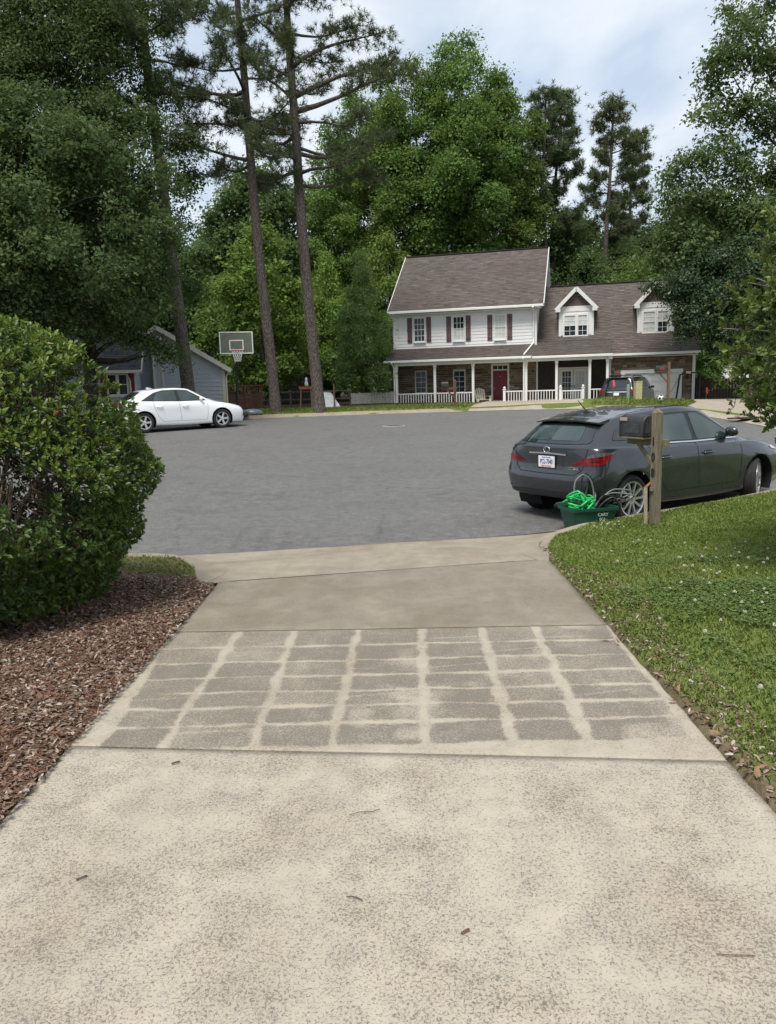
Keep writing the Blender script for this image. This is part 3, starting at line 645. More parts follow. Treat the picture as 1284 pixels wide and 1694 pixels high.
def boards_y(parent, xf, y0f, y1f, z0, z1, expo, mat, th=.022, sgn=1):
    k = int(round((z1-z0)/expo)); e = (z1-z0)/k
    for i in range(k):
        z = z0+i*e; a, c = y0f(z+e/2), y1f(z+e/2)
        if c-a < .05: continue
        m = MB(); X1 = xf+sgn*th; X2 = xf+sgn*.004
        m.add([(X1, a, z), (X1, c, z), (X2, c, z+e*1.04), (X2, a, z+e*1.04), (xf, a, z), (xf, c, z), (xf, c, z+e*1.04), (xf, a, z+e*1.04)], [(0, 1, 2, 3), (4, 7, 6, 5), (0, 4, 5, 1), (3, 2, 6, 7), (1, 5, 6, 2), (0, 3, 7, 4)])
        part('siding_board', m, mat, parent)
def window(parent, x0, x1, z0, z1, y, cols=3, rows_=2, mats=('window_glass', 'window_glass'), fw=.055, sill=True, trim='white_trim', mun=.022, sash=True):
    m = MB(); m.box(x0, x0+fw, y-.06, y, z0, z1).box(x1-fw, x1, y-.06, y, z0, z1).box(x0+fw, x1-fw, y-.058, y, z1-fw, z1).box(x0+fw, x1-fw, y-.058, y, z0, z0+fw)
    w_ = part('window', m, MAT[trim], parent); zm = (z0+z1)/2
    if sill: s = MB(); s.box(x0-.03, x1+.03, y-.09, y-.0585, z0-.03, z0+.02); part('sill', s, MAT[trim], w_)
    halves = ((zm, z1-fw, mats[0], -.022), (z0+fw, zm, mats[1], -.016)) if sash else ((z0+fw, z1-fw, mats[0], -.02),)
    for (a, c, g, yy) in halves:
        m = MB(); m.quad((x0+fw, y+yy, a), (x1-fw, y+yy, a), (x1-fw, y+yy, c), (x0+fw, y+yy, c)); part('pane', m, MAT[g], w_)
        m = MB(); xa, xb = x0+fw, x1-fw
        if sash: m.box(xa, xb, y+yy-.03, y+yy-.004, a, a+.03)
        for k in range(1, cols): xx = xa+(xb-xa)*k/cols; m.box(xx-mun/2, xx+mun/2, y+yy-.012, y+yy-.002, a, c)
        for k in range(1, rows_): zz = a+(c-a)*k/rows_; m.box(xa, xb, y+yy-.013, y+yy-.003, zz-mun/2, zz+mun/2)
        if m.f: part('muntins', m, MAT[trim], w_)
    return w_
def shutter(parent, x0, x1, z0, z1, y, mat):
    n = 3; w_ = (x1-x0)/n; m = MB()
    for i in range(n): m.box(x0+i*w_+.004, x0+(i+1)*w_-.004, y-.022, y, z0, z1)
    o = part('shutter', m, mat, parent); m = MB()
    for zz in (z0+.16, z1-.16, (z0+z1)/2): m.box(x0+.004, x1-.004, y-.04, y-.0225, zz-.04, zz+.04)
    part('batten', m, mat, o)
def stones(parent, x0, x1, z0, z1, y, holes, seed):
    r = np.random.default_rng(seed); m = MB(); R = []; z = z0
    while z < z1-.02:
        h = min(r.uniform(.065, .15), z1-z); x = x0+r.uniform(-.2, 0)
        while x < x1:
            l = r.uniform(.18, .62); a, c = max(x, x0)+.006, min(x+l, x1)-.006; x += l
            segs = [(a, c)]
            for (hx0, hx1, hz0, hz1) in holes:
                if z+h > hz0 and z < hz1:
                    ns = []
                    for (p, q) in segs:
                        if q <= hx0 or p >= hx1: ns.append((p, q)); continue
                        if p < hx0: ns.append((p, hx0))
                        if q > hx1: ns.append((hx1, q))
                    segs = ns
            for (p, q) in segs:
                if q-p < .04: continue
                d = r.uniform(.02, .055); j = r.uniform(-.008, .008); m.box(p, q, y-d, y+.02, z+.005+j*.3, z+h-.005); v = np.clip(r.beta(2, 2.4), 0, 1); R += [v]*6
        z += h
    me = m.mesh('stone_veneer'); face_rnd(me, vals=np.array(R)); o = link('stone_veneer', me, MAT['stone_veneer'], parent); o['kind'] = 'stuff'; return o

# ---------------------------------------------------------------- white house with porch and garage
WT, WS = MAT['white_trim'], MAT['white_siding']
HA = P(653.4, 640, 45.3)
house = thing('house', 'white two storey house with brown shingle roof, stone porch and attached garage', 'house', (HA[0], HA[1], 0), -math.radians(14))
m = MB(); m.box(.06, 8.06, .03, 9.0, -.4, 5.95); m.prism([(0.03, 5.9), (4.5, 9.55), (8.97, 5.9)], .08, 8.04, lambda p, t: (t, p[0], p[1])); part('wall', m, WS, house)
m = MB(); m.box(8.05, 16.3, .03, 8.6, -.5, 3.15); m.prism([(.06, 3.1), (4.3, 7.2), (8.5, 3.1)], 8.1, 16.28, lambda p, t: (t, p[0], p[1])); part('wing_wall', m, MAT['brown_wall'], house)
# main roof
ez, rz_ = 6.02, 9.72
fr = [(-.2, -.42, ez), (8.5, -.42, ez), (8.5, 4.5, rz_), (-.2, 4.5, rz_)]; bk = [(-.2, 9.42, ez), (8.5, 9.42, ez), (8.5, 4.5, rz_), (-.2, 4.5, rz_)]
roof = deck('roof', *fr, WT, house, .16); deck('roof', *bk, WT, house, .16)
shingles('shingles', *fr, MAT['roof_shingle'], roof, seed=2); shingles('shingles', *bk, MAT['roof_shingle'], roof, seed=3)
m = MB(); m.bar((-.2, 4.5, rz_+.02), (8.5, 4.5, rz_+.02), .26, .05); part('ridge_cap', m, simple('ridge', (.035, .030, .029), .9), roof)
m = MB(); m.bar((8.52, -.42, ez-.07), (8.52, 4.5, rz_-.07), .035, .2); m.bar((-.22, -.42, ez-.07), (-.22, 4.5, rz_-.07), .035, .2); part('rake_board', m, WT, roof)
m = MB(); m.box(-.2, 8.5, -.56, -.43, ez-.16, ez-.02); part('gutter', m, WT, house, .02)
m = MB(); m.box(-.1, 8.4, -.40, -.02, ez-.22, ez-.185); part('soffit', m, WT, house)
# upper storey siding
boards_x(house, .05, 8.08, 3.86, 5.80, 0.0, .172, WS)
boards_y(house, 8.08, lambda z: max(-.01, (z-5.9)*1.225), lambda z: min(9, 9-(z-5.9)*1.225), 3.8, 9.3, .172, WS)
m = MB(); m.box(-.02, .12, -.045, .06, 3.85, 5.85); m.box(8.0, 8.13, -.045, .09, 3.7, 5.85); part('corner_board', m, WT, house)
m = MB(); m.box(.0, 8.1, -.03, .0, 5.80, 5.86); part('frieze', m, WT, house)
WG, WP = 'window_glass', 'window_glass_pale'
for (x0, x1, g, z0, z1) in ((1.20, 1.88, (WG, WG), 4.25, 5.64), (3.46, 4.14, (WG, WP), 4.22, 5.61), (5.78, 6.45, (WP, WP), 4.20, 5.58)):
    window(house, x0, x1, z0, z1, -.024, 3, 2, g)
    shutter(house, x0-.37, x0-.09, z0-.01, z1+.01, -.024, MAT['shutter_plum']); shutter(house, x1+.06, x1+.34, z0-.01, z1+.01, -.024, MAT['shutter_plum'])
# porch: floor, stone wall, door, windows
FL = .58
m = MB(); m.box(-.1, 12.0, -2.25, .02, .2, FL); part('porch_floor', m, MAT['porch_floor'], house, .02)
holes = [(1.2, 1.94, 1.32, 2.68), (3.42, 4.18, 1.30, 2.65), (5.60, 6.63, .5, 2.92)]
stones(house, .06, 8.04, FL, 3.25, .0, holes, 4)
window(house, 1.22, 1.92, 1.34, 2.66, -.03, 2, 2, (WG, WG), .07); window(house, 3.44, 4.16, 1.32, 2.63, -.03, 2, 2, (WG, WG), .07)
m = MB(); m.box(5.61, 5.71, -.07, .01, FL, 2.90).box(6.52, 6.62, -.07, .01, FL, 2.90).box(5.71, 6.52, -.068, .01, 2.80, 2.90).box(5.71, 6.52, -.066, .01, 2.53, 2.60); part('door_frame', m, WT, house)
m = MB(); m.box(5.715, 6.515, -.03, .01, FL+.02, 2.53)
for (x0, x1) in ((5.79, 6.08), (6.15, 6.44)):
    for (z0, z1) in ((.75, 1.15), (1.25, 1.85), (1.95, 2.4)): m.box(x0, x1, -.042, -.031, z0, z1)
fd = part('front_door', m, MAT['door_red'], house, .006); m = MB(); m.lathe([(0, -.10), (.03, -.09), (.03, -.06), (.012, -.045), (.012, -.03)], 10, 'y', (5.79, 0, 1.55)); part('handle', m, simple('brass', (.5, .4, .2), .3, .9), fd)
m = MB(); m.lathe([(0, -.05), (.03, -.048), (.03, -.04)], 8, 'y', (6.115, 0, 2.2)); part('knocker', m, MAT['brass'], fd)
m = MB(); m.quad((5.71, -.03, 2.6), (6.52, -.03, 2.6), (6.52, -.03, 2.8), (5.71, -.03, 2.8)); tr = part('transom', m, MAT[WG], house)
m = MB(); [m.box(x-.015, x+.015, -.05, -.032, 2.6, 2.8) for x in (5.98, 6.25)]; part('muntins', m, WT, tr)
# porch roof over the main block and over the wing
p1 = [(0.0, -2.28, 3.20), (8.02, -2.28, 3.20), (8.02, -.01, 3.92), (0.0, -.01, 3.92)]
pr = deck('porch_roof', *p1, WT, house, .1); shingles('shingles', *p1, MAT['roof_shingle'], pr, seed=5)
p2 = [(8.02, -2.24, 3.17), (12.05, -2.24, 3.17), (12.05, .52, 4.03), (8.02, .52, 4.03)]
pr2 = deck('porch_roof', *p2, WT, house, .1); shingles('shingles', *p2, MAT['roof_shingle'], pr2, seed=6)
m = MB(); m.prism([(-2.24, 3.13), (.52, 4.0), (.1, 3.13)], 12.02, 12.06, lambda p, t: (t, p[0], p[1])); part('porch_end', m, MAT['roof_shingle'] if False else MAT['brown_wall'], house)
m = MB(); m.box(-.02, 8.0, -2.40, -2.29, 3.07, 3.19); m.box(8.05, 12.1, -2.36, -2.25, 3.04, 3.16); part('porch_gutter', m, WT, house, .015)
m = MB(); m.box(.5, 11.95, -2.1, -1.9, 2.90, 3.10); part('porch_beam', m, WT, house)
m = MB(); m.box(.1, 11.98, -1.88, -.02, 3.02, 3.05); part('porch_ceiling', m, WT, house)
for s in (.62, 2.78, 4.88, 7.71, 9.29, 10.98, 11.86):
    m = MB(); m.box(s-.065, s+.065, -2.065, -1.935, FL, 2.9); m.box(s-.09, s+.09, -2.09, -1.91, FL, FL+.14); m.box(s-.085, s+.085, -2.085, -1.915, 2.78, 2.9)
    part('porch_column', m, WT, house, .008)
for pts in ([(7.95, -.62, ez-.16), (7.95, -.10, ez-.45), (7.95, -.09, 4.2), (7.95, -.2, 3.95), (7.6, -2.2, 3.28)], [(-.1, -.5, ez-.16), (.06, -.08, ez-.45), (.06, -.08, 3.98)],
            [(7.58, -2.42, 3.1), (7.6, -2.14, 2.85), (7.6, -2.14, FL)], [(.42, -2.42, 3.1), (.5, -2.1, 2.8), (.5, -2.1, FL)]):
    m = MB(); m.tube(pts, .045, 8); part('downspout', m, WT, house)
# railings
bal = MB(); bal.box(-.019, .019, -.019, .019, .74, 1.36); balm = bal.mesh('baluster')
def railing(x0, x1, y0=-2.0, x1y=None, zt=1.40, name='railing'):
    m = MB(); m.box(x0, x1, y0-.035, y0+.035, zt-.06, zt).box(x0, x1, y0-.025, y0+.025, .68, .74); rl = part(name, m, WT, house, .006)
    k = int((x1-x0)/.135)
    for i in range(1, k): o = link('baluster', balm, WT, rl); o.location = (x0+(x1-x0)*i/k, y0, 0)
for (a, c) in ((.69, 2.71), (2.85, 4.81), (6.64, 7.64), (7.78, 9.22), (11.05, 11.79)): railing(a, c)
m = MB(); m.box(9.58, 10.57, -2.03, -1.97, 1.30, 1.36).box(9.58, 10.57, -2.03, -1.97, .66, .72).box(9.58, 9.62, -2.02, -1.98, .66, 1.36).box(10.53, 10.57, -2.02, -1.98, .66, 1.36); gt = part('porch_gate', m, WT, house)
for i in range(1, 7): o = link('baluster', balm, WT, gt); o.location = (9.62+.13*i, -2.0, -.03); o.scale = (.6, .6, 1)
for s in (6.56, 9.5, 10.65):
    m = MB(); m.box(s-.07, s+.07, -2.07, -1.93, FL, 1.46); m.box(s-.095, s+.095, -2.095, -1.905, 1.46, 1.50); m.lathe([(0, 1.64), (.045, 1.625), (.07, 1.58), (.06, 1.53), (.04, 1.50)], 12, 'z', (s, -2, 0)); part('newel_post', m, WT, house, .006)
# wing: french doors, dark wall, trim
m = MB(); m.box(8.1, 8.19, -.06, .02, FL, 3.0); m.box(11.95, 12.09, -.08, .03, .0, 3.05); m.box(11.9, 12.1, -2.2, -.09, 2.88, 3.12); part('wing_trim', m, WT, house)
m = MB(); m.box(9.30, 9.38, -.07, .02, FL, 2.58).box(10.82, 10.90, -.07, .02, FL, 2.58).box(9.38, 10.82, -.068, .02, 2.5, 2.58); part('door_frame', m, WT, house)
for k, (a, c) in enumerate(((9.39, 10.09), (10.11, 10.81))):
    m = MB(); m.box(a, a+.12, -.045, 0.01, FL+.02, 2.49).box(c-.12, c, -.045, .01, FL+.02, 2.49).box(a+.12, c-.12, -.044, .01, 2.36, 2.49).box(a+.12, c-.12, -.044, .01, FL+.02, .86); d_ = part('french_door', m, WT, house)
    m = MB(); m.quad((a+.12, -.02, .86), (c-.12, -.02, .86), (c-.12, -.02, 2.36), (a+.12, -.02, 2.36)); part('pane', m, MAT[WG] if k == 0 else MAT[WP], d_)
    m = MB(); [m.box(a+.12+(c-a-.24)*q/3-.012, a+.12+(c-a-.24)*q/3+.012, -.04, -.022, .86, 2.36) for q in (1, 2)]; [m.box(a+.12, c-.12, -.039, -.023, .86+.3*q-.012, .86+.3*q+.012) for q in range(1, 5)]; part('muntins', m, WT, d_)
    m = MB(); m.box((c-.08 if k == 0 else a+.04), (c-.04 if k == 0 else a+.08), -.08, -.046, 1.5, 1.62); part('handle', m, simple('black_metal', (.02, .02, .022), .4, .3), d_)
# wing roof, flush front slope with two dormers
we, wr = 3.22, 7.42
wf = [(8.12, .50, 4.04), (12.06, .50, 4.04), (12.06, 4.3, wr), (8.12, 4.3, wr)]; wf2 = [(12.06, -.42, we), (16.55, -.42, we), (16.55, 4.3, wr), (12.06, 4.3, wr)]; wb = [(8.12, 9.0, we), (16.55, 9.0, we), (16.55, 4.3, wr), (8.12, 4.3, wr)]
wroof = deck('wing_roof', *wf2, WT, house, .14); d2 = deck('wing_roof', *wf, WT, house, .14); d3 = deck('wing_roof', *wb, WT, house, .14)
shingles('shingles', *wf2, MAT['roof_shingle'], wroof, seed=7); shingles('shingles', *wf, MAT['roof_shingle'], d2, seed=8); shingles('shingles', *wb, MAT['roof_shingle'], d3, seed=9)
m = MB(); m.bar((8.6, 4.3, wr+.02), (16.55, 4.3, wr+.02), .24, .05); part('ridge_cap', m, MAT['ridge'], wroof)
m = MB(); m.box(12.08, 16.55, -.55, -.43, we-.15, we-.02); part('gutter', m, WT, house, .02)
m = MB(); m.box(12.1, 16.4, -.4, -.02, we-.22, we-.18); part('soffit', m, WT, house)
for (s0, s1) in ((9.28, 11.14), (13.44, 15.30)):
    mid = (s0+s1)/2; y0 = .82; dz0, dz1, ap = 3.98, 5.9, 6.93
    m = MB(); m.box(s0, s1, y0, 3.4, dz0, dz1); m.prism([(s0, dz1-.02), (s1, dz1-.02), (mid, ap-.12)], y0+.005, 3.9, lambda p, t: (p[0], t, p[1])); dm = part('dormer', m, WS, house)
    window(house, s0+.22, mid+.03, 4.22, 5.47, y0-.02, 2, 2, (WP if s0 < 10 else WP, WG if s0 < 10 else WP), .08); window(house, mid-.0+.035, s1-.28, 4.22, 5.47, y0-.02, 2, 2, (WP, WG), .08)
    m = MB(); m.box(s0-.01, s0+.12, y0-.035, y0+.02, dz0, dz1).box(s1-.12, s1+.01, y0-.035, y0+.02, dz0, dz1).box(s0+.12, s1-.12, y0-.03, y0, 5.62, dz1).box(s0+.12, s1-.12, y0-.03, y0, dz0, 4.12); part('dormer_trim', m, WT, dm)
    m = MB(); rr_ = 5; tw = .2
    for q in range(rr_):
        z0 = dz1+(ap-.3-dz1)*q/rr_; z1 = dz1+(ap-.3-dz1)*(q+1)/rr_; hw = (mid-s0+.02)*(1-(z0-dz1)/(ap-.12-dz1)); m.box(mid-hw, mid+hw, y0-.03+.003*q, y0-.005, z0, z1-.012)
    part('pediment', m, simple('shake_brown', (.115, .085, .075), .85, var=.25, nscale=9), dm)
    for sg in (-1, 1):
        e = mid+sg*(mid-s0+.18); q_ = [(e, y0-.24, 5.78), (e, 3.9, 5.78), (mid, 3.9, ap), (mid, y0-.24, ap)]
        dr_ = deck('dormer_roof', *q_, WT, dm, .08); shingles('shingles', *q_, MAT['roof_shingle'], dm, seed=11+sg)
        m = MB(); m.bar((e, y0-.25, 5.70), (mid, y0-.25, ap-.10), .05, .19); m.box(min(e, e-sg*.26), max(e, e-sg*.26), y0-.27, y0-.22, 5.60, 5.78); part('rake_board', m, WT, dm)
# garage front
gd = (12.62, 15.70); GZ = .02
stones(house, 12.1, 16.2, GZ, 3.02, .0, [(gd[0]-.02, gd[1]+.02, -1, 2.32)], 14)
m = MB(); m.box(16.2, 16.34, -.09, .06, -.2, 3.05); part('corner_board', m, WT, house)
m = MB(); m.box(gd[0], gd[0]+.18, -.09, .0, GZ, 2.14).box(gd[1]-.18, gd[1], -.09, .0, GZ, 2.14).box(gd[0]-.04, gd[1]+.04, -.10, .0, 2.14, 2.32).box(14.03, 14.3, -.12, -.101, 2.12, 2.34); part('garage_trim', m, WT, house)
m = MB(); m.box(gd[0]+.18, gd[1]-.18, -.02, .01, GZ, 2.14); gdo = part('garage_door', m, WT, house)
pw = (gd[1]-gd[0]-.36-.05)/6
for i in range(4):
    for j in range(6):
        x0 = gd[0]+.205+j*pw; z0 = GZ+.03+i*.525
        m = MB(); m.box(x0+.03, x0+pw-.03, -.036, -.0205, z0+.06, z0+.46); part('panel', m, WT, gdo, .006)
    if i: m = MB(); m.box(gd[0]+.18, gd[1]-.18, -.023, -.0202, GZ+.525*i-.004, GZ+.525*i+.006); part('seam', m, simple('seam_grey', (.3, .3, .3), .7), gdo)
for s in (12.33, 15.95):
    m = MB(); m.box(s-.05, s+.05, -.08, -.03, 1.92, 2.06); m.lathe([(.03, 1.80), (.06, 1.84), (.075, 2.0), (.04, 2.06), (0, 2.1)], 8, 'z', (s, -.14, -.02)); part('wall_lantern', m, MAT['black_metal'], house)
m = MB(); m.box(12.2, 12.44, -.1, -.04, 1.55, 1.83); part('meter_box', m, simple('meter_dark', (.05, .045, .04), .6), house)

# porch chair (slatted, cream)
ch = thing('porch_chair', 'cream slatted adirondack chair on the porch beside the red front door', 'chair', tuple((house.matrix_basis @ Vector((5.28, -1.35, FL)))), -math.radians(14)+.5)
cm = simple('chair_cream', (.66, .61, .48), .6, var=.1)
m = MB(); [m.bar((-.28+.14*i, -.25, .38-.0), (-.28+.14*i, .25, .26), .11, .022) for i in range(5)]; part('seat', m, cm, ch)
for i in range(5): m = MB(); m.bar((-.24+.12*i, .2, .25), (-.26+.13*i, .52, 1.02-.04*abs(i-2)), .10, .02); part('back_slat', m, cm, ch)
for sg in (-1, 1):
    m = MB(); m.bar((sg*.36, -.28, 0), (sg*.36, -.28, .56), .1, .03, (0, 1, 0)); part('front_leg', m, cm, ch)
    m = MB(); m.bar((sg*.32, -.3, .36), (sg*.32, .5, .02), .03, .12); part('back_leg', m, cm, ch)
    m = MB(); m.box(sg*.38-.07, sg*.38+.07, -.36, .36, .56, .585); part('arm', m, cm, ch)

# ---------------------------------------------------------------- grey house at the left
GS, CT = MAT['grey_siding'], MAT['cream_trim']
gb = P(373, 640, 38.0); gx1 = gb[0]; gz = .45; GR = math.radians(13)
def HL(px, py, yl):
    """pixel ray met with the house's own plane y = yl: local x and height"""
    ca, sa = math.cos(GR), math.sin(GR); o = np.array([0, 0, EYE])-np.array([gx1, 38.0, 0]); d = ray(px, py)
    oy, dy_ = -o[0]*sa+o[1]*ca, -d[0]*sa+d[1]*ca; t = (yl-oy)/dy_; q = o+d*t
    return q[0]*ca+q[1]*sa, q[2]
gh = thing('house', 'blue grey lap sided house with cream trim behind the parked white sedan', 'house', (gx1, 38.0, 0), GR)
ev = HL(377, 604, 0)[1]; W2 = 3.05; pk = ev+W2*.62
m = MB(); m.box(-2*W2, 0, .03, 9, -.2, ev); m.prism([(-2*W2+.02, ev-.02), (-.02, ev-.02), (-W2, pk-.1)], .035, 9, lambda p, t: (p[0], t, p[1])); part('wall', m, GS, gh)
def gcut(z0, z1):
    z = (z0+z1)/2
    if z < ev: return [(-2*W2, 0)]
    h = (z-ev)/.62; return [(-2*W2+h, -h)]
boards_x(gh, -2*W2, 0, gz, pk-.1, .0, .195, GS, gcut, .03)
for sg in (-1, 1):
    e = -W2+sg*(W2+.32); q_ = [(e, -.3, ev-.2), (e, 9.3, ev-.2), (-W2, 9.3, pk), (-W2, -.3, pk)]; d_ = deck('roof', *q_, CT, gh, .12); shingles('shingles', *q_, MAT['roof_shingle_grey'], d_, seed=21+sg)
    m = MB(); m.bar((e, -.32, ev-.29), (-W2, -.32, pk-.09), .05, .2); part('rake_board', m, CT, d_)
m = MB(); m.box(-.13, .02, -.05, .05, gz, ev-.05); part('corner_board', m, CT, gh)
m = MB(); m.tube([(.25, -.2, ev-.25), (.06, -.08, ev-.55), (.06, -.08, gz)], .04, 6); part('downspout', m, CT, gh)
# chimney chase and the front wing with the window
cx0, cx1 = HL(254, 600, -.6)[0], HL(268, 600, -.6)[0]
m = MB(); m.box(cx0, cx1, -.6, .0, gz, HL(260, 556, -.6)[1]); chn = part('chimney', m, GS, gh)
m = MB(); [m.box(x-.05, x+.05, -.63, -.55, gz, HL(260, 557, -.6)[1]) for x in (cx0, cx1)]; part('corner_board', m, CT, chn)
bf = -2.6; fx1 = HL(224, 630, bf)[0]; fx0 = fx1-7.5; fe = HL(215, 610, bf)[1]
m = MB(); m.box(fx0, fx1, bf, -.02, -.2, fe); m.prism([(bf, fe-.02), (bf+2.2, fe+1.5), (bf+4.4, fe-.02)], fx0, fx1-.02, lambda p, t: (t, p[0], p[1])); part('front_wing', m, GS, gh)
boards_x(gh, fx0, fx1, gz, fe-.05, bf, .195, GS, None, .03)
boards_y(gh, fx1, lambda z: bf+max(0, (z-fe)*1.45), lambda z: min(-.05, bf+4.4-max(0, (z-fe)*1.45)), gz, fe+1.3, .195, GS, .03)
q_ = [(fx0, bf-.35, fe-.08), (fx1+.3, bf-.35, fe-.08), (fx1+.3, bf+2.2, fe+1.62), (fx0, bf+2.2, fe+1.62)]; d_ = deck('wing_roof', *q_, CT, gh, .1); shingles('shingles', *q_, MAT['roof_shingle_grey'], d_, seed=31)
q_ = [(fx0, bf+4.75, fe-.08), (fx1+.3, bf+4.75, fe-.08), (fx1+.3, bf+2.2, fe+1.62), (fx0, bf+2.2, fe+1.62)]; d_ = deck('wing_roof', *q_, CT, gh, .1); shingles('shingles', *q_, MAT['roof_shingle_grey'], d_, seed=32)
m = MB(); m.box(fx0, fx1+.3, bf-.48, bf-.36, fe-.2, fe-.07); part('gutter', m, CT, gh, .015)
m = MB(); m.bar((fx1+.32, bf-.35, fe-.17), (fx1+.32, bf+2.2, fe+1.52), .04, .18); part('rake_board', m, CT, gh)
m = MB(); m.box(fx1-.1, fx1+.03, bf-.05, bf+.05, gz, fe-.1); m.tube([(fx1-.35, bf-.4, fe-.2), (fx1-.22, bf-.08, fe-.5), (fx1-.22, bf-.08, gz)], .04, 6); part('corner_board', m, CT, gh)
wx0, wx1 = HL(177, 635, bf)[0], HL(213, 635, bf)[0]; wz0, wz1 = HL(195, 656, bf)[1], HL(195, 618, bf)[1]
wm_ = (wx0+wx1)/2
window(gh, wx0, wm_, wz0, wz1, bf-.03, 1, 1, (WG, WG), .07, trim='cream_trim'); window(gh, wm_, wx1, wz0, wz1, bf-.03, 1, 1, (WG, WG), .07, trim='cream_trim')
shutter(gh, wx1+.02, wx1+.26, wz0, wz1, bf-.03, MAT['shutter_red']); shutter(gh, wx0-.26, wx0-.02, wz0, wz1, bf-.03, MAT['shutter_red'])
# ================================================================== TREES
def unit(v): return v/np.maximum(np.linalg.norm(v, axis=-1, keepdims=True), 1e-9)
def leaf_quads(c, nrm, L, Wd, rng, fold=0.0):
    """rhombic leaves at c, facing nrm"""
    n = len(c); a = rng.normal(size=(n, 3)); d = unit(a-nrm*(a*nrm).sum(1)[:, None]); e = np.cross(nrm, d)
    L = np.broadcast_to(L, n)[:, None]; Wd = np.broadcast_to(Wd, n)[:, None]
    V = np.stack([c-d*L/2, c-d*L*.08-e*Wd/2+nrm*fold*Wd, c+d*L/2-nrm*fold*L*.3, c-d*L*.08+e*Wd/2+nrm*fold*Wd], 1).reshape(-1, 3); i = np.arange(n)*4
    return V, np.stack([i, i+1, i+2, i+3], 1)
def vnoise3(p, sc, seed):
    g = np.random.default_rng(seed).random((32, 32, 32)); q = p*sc+100; i = np.floor(q).astype(int); f = q-i; f = f*f*(3-2*f); o = 0
    for a in (0, 1):
        for c in (0, 1):
            for e in (0, 1): o = o+g[(i[:, 0]+a) % 32, (i[:, 1]+c) % 32, (i[:, 2]+e) % 32]*np.where(a, f[:, 0], 1-f[:, 0])*np.where(c, f[:, 1], 1-f[:, 1])*np.where(e, f[:, 2], 1-f[:, 2])
    return o
def crown_mesh(name, blobs, dens, per, leaf, clump, seed, flat=.65, droop=0.0, shell=.45, aspect=.6, tone=.0, up=.5, carve=.40, csc=.85):
    """foliage: clumps of leaves through the outer part of a set of lobes; blobs = (x,y,z,rx,rz)"""
    r = np.random.default_rng(seed); C = []; N = []; T = []
    B = np.array(blobs, float)
    for (x, y, z, rx, rz) in B:
        k = max(3, int(dens*rx*rx)); d = unit(r.normal(size=(k, 3))); d[:, 2] = np.abs(d[:, 2])*np.where(r.random(k) < .22, -1, 1)
        d = unit(d); fr = 1-shell*r.random(k)**1.6; p = np.array([x, y, z])+d*np.array([rx, rx, rz])*fr[:, None]; C.append(p); N.append(d); T.append(fr)
    C = np.concatenate(C); N = np.concatenate(N); T = np.concatenate(T)
    # drop clumps well inside another lobe
    keep = np.ones(len(C), bool)
    for (x, y, z, rx, rz) in B: keep &= (((C[:, 0]-x)/rx)**2+((C[:, 1]-y)/rx)**2+((C[:, 2]-z)/rz)**2) > .22
    keep &= vnoise3(C, csc, seed+9)*.65+vnoise3(C, csc*2.3, seed+10)*.35 > carve
    C, N = C[keep], N[keep]; n = len(C); ct = r.random(n)*.6+.4*vnoise3(C, .5, seed+11); sz = r.uniform(.6, 1.35, n)
    idx = np.repeat(np.arange(n), per); m = len(idx)
    off = r.normal(size=(m, 3))*(clump*sz[idx])[:, None]*np.array([1, 1, flat]); off[:, 2] -= droop*np.linalg.norm(off[:, :2], axis=1)
    c = C[idx]+off; nr = unit(N[idx]*.55+np.array([0, 0, up])+r.normal(size=(m, 3))*.55)
    L = leaf*np.clip(r.lognormal(-.05, .32, m), .4, 1.8); V, Fc = leaf_quads(c, nr, L, L*aspect, r, .12)
    rnd = np.clip(ct[idx]*.55+r.random(m)*.45+tone, 0, 1)
    return npmesh(name, V, Fc, rnd)
def limb(m, a, c, r0, r1, rnd, bend=.12, n=5, sag=0.0, sides=6):
    a, c = np.array(a, float), np.array(c, float); L = np.linalg.norm(c-a); o1, o2 = rnd.normal(0, bend*L, 3), rnd.normal(0, bend*L*.6, 3); pts = []; rad = []
    for t in np.linspace(0, 1, n):
        pts.append(a+(c-a)*t+o1*math.sin(math.pi*t)*.6+o2*math.sin(2*math.pi*t)*.5+np.array([0, 0, -sag*L*math.sin(math.pi*t)])); rad.append(r0+(r1-r0)*t**.8)
    m.tube(pts, rad, sides); return np.array(pts)
def bark(name, col, dark, sc=9):
    b = NB(name); v = b.map((1, 1, .22)); n1_ = b.noise(sc, 5, .65, vec=v, dist=.5); vo = b.voro(sc*.9, vec=b.map((1, 1, .35)), feature='DISTANCE_TO_EDGE')
    h = b.math('ADD', b.math('MULTIPLY', n1_, .6), b.math('MULTIPLY', b.rng(vo, 0, .25), .5))
    b.bsdf(b.mix(b.rng(h, .3, .85), dark, col), .92, spec=.15, bump=b.bump(h, .7, .03)); MAT[name] = b.m; return b.m
bark('pine_bark', (.165, .142, .128), (.058, .046, .040), 17); bark('oak_bark', (.085, .070, .058), (.030, .025, .020), 20); bark('smooth_bark', (.26, .22, .18), (.13, .10, .08), 6); bark('twig_bark', (.17, .13, .10), (.075, .055, .042), 30)
leafmat('leaf_maple', (.072, .135, .034), (.138, .225, .054), (.235, .335, .090), .45, .5, .012)
leafmat('leaf_dark', (.032, .058, .031), (.058, .102, .048), (.100, .155, .066), .32, .45, .025)
leafmat('leaf_oak', (.058, .100, .042), (.106, .168, .062), (.175, .245, .092), .45, .5, .012)
leafmat('leaf_light', (.090, .160, .034), (.180, .265, .056), (.27, .360, .095), .44, .5, .012)
leafmat('leaf_pine', (.062, .082, .042), (.110, .138, .068), (.165, .192, .098), .25, .6, .01)
leafmat('leaf_cedar', (.105, .175, .060), (.19, .28, .092), (.28, .37, .13), .44, .6, .01)

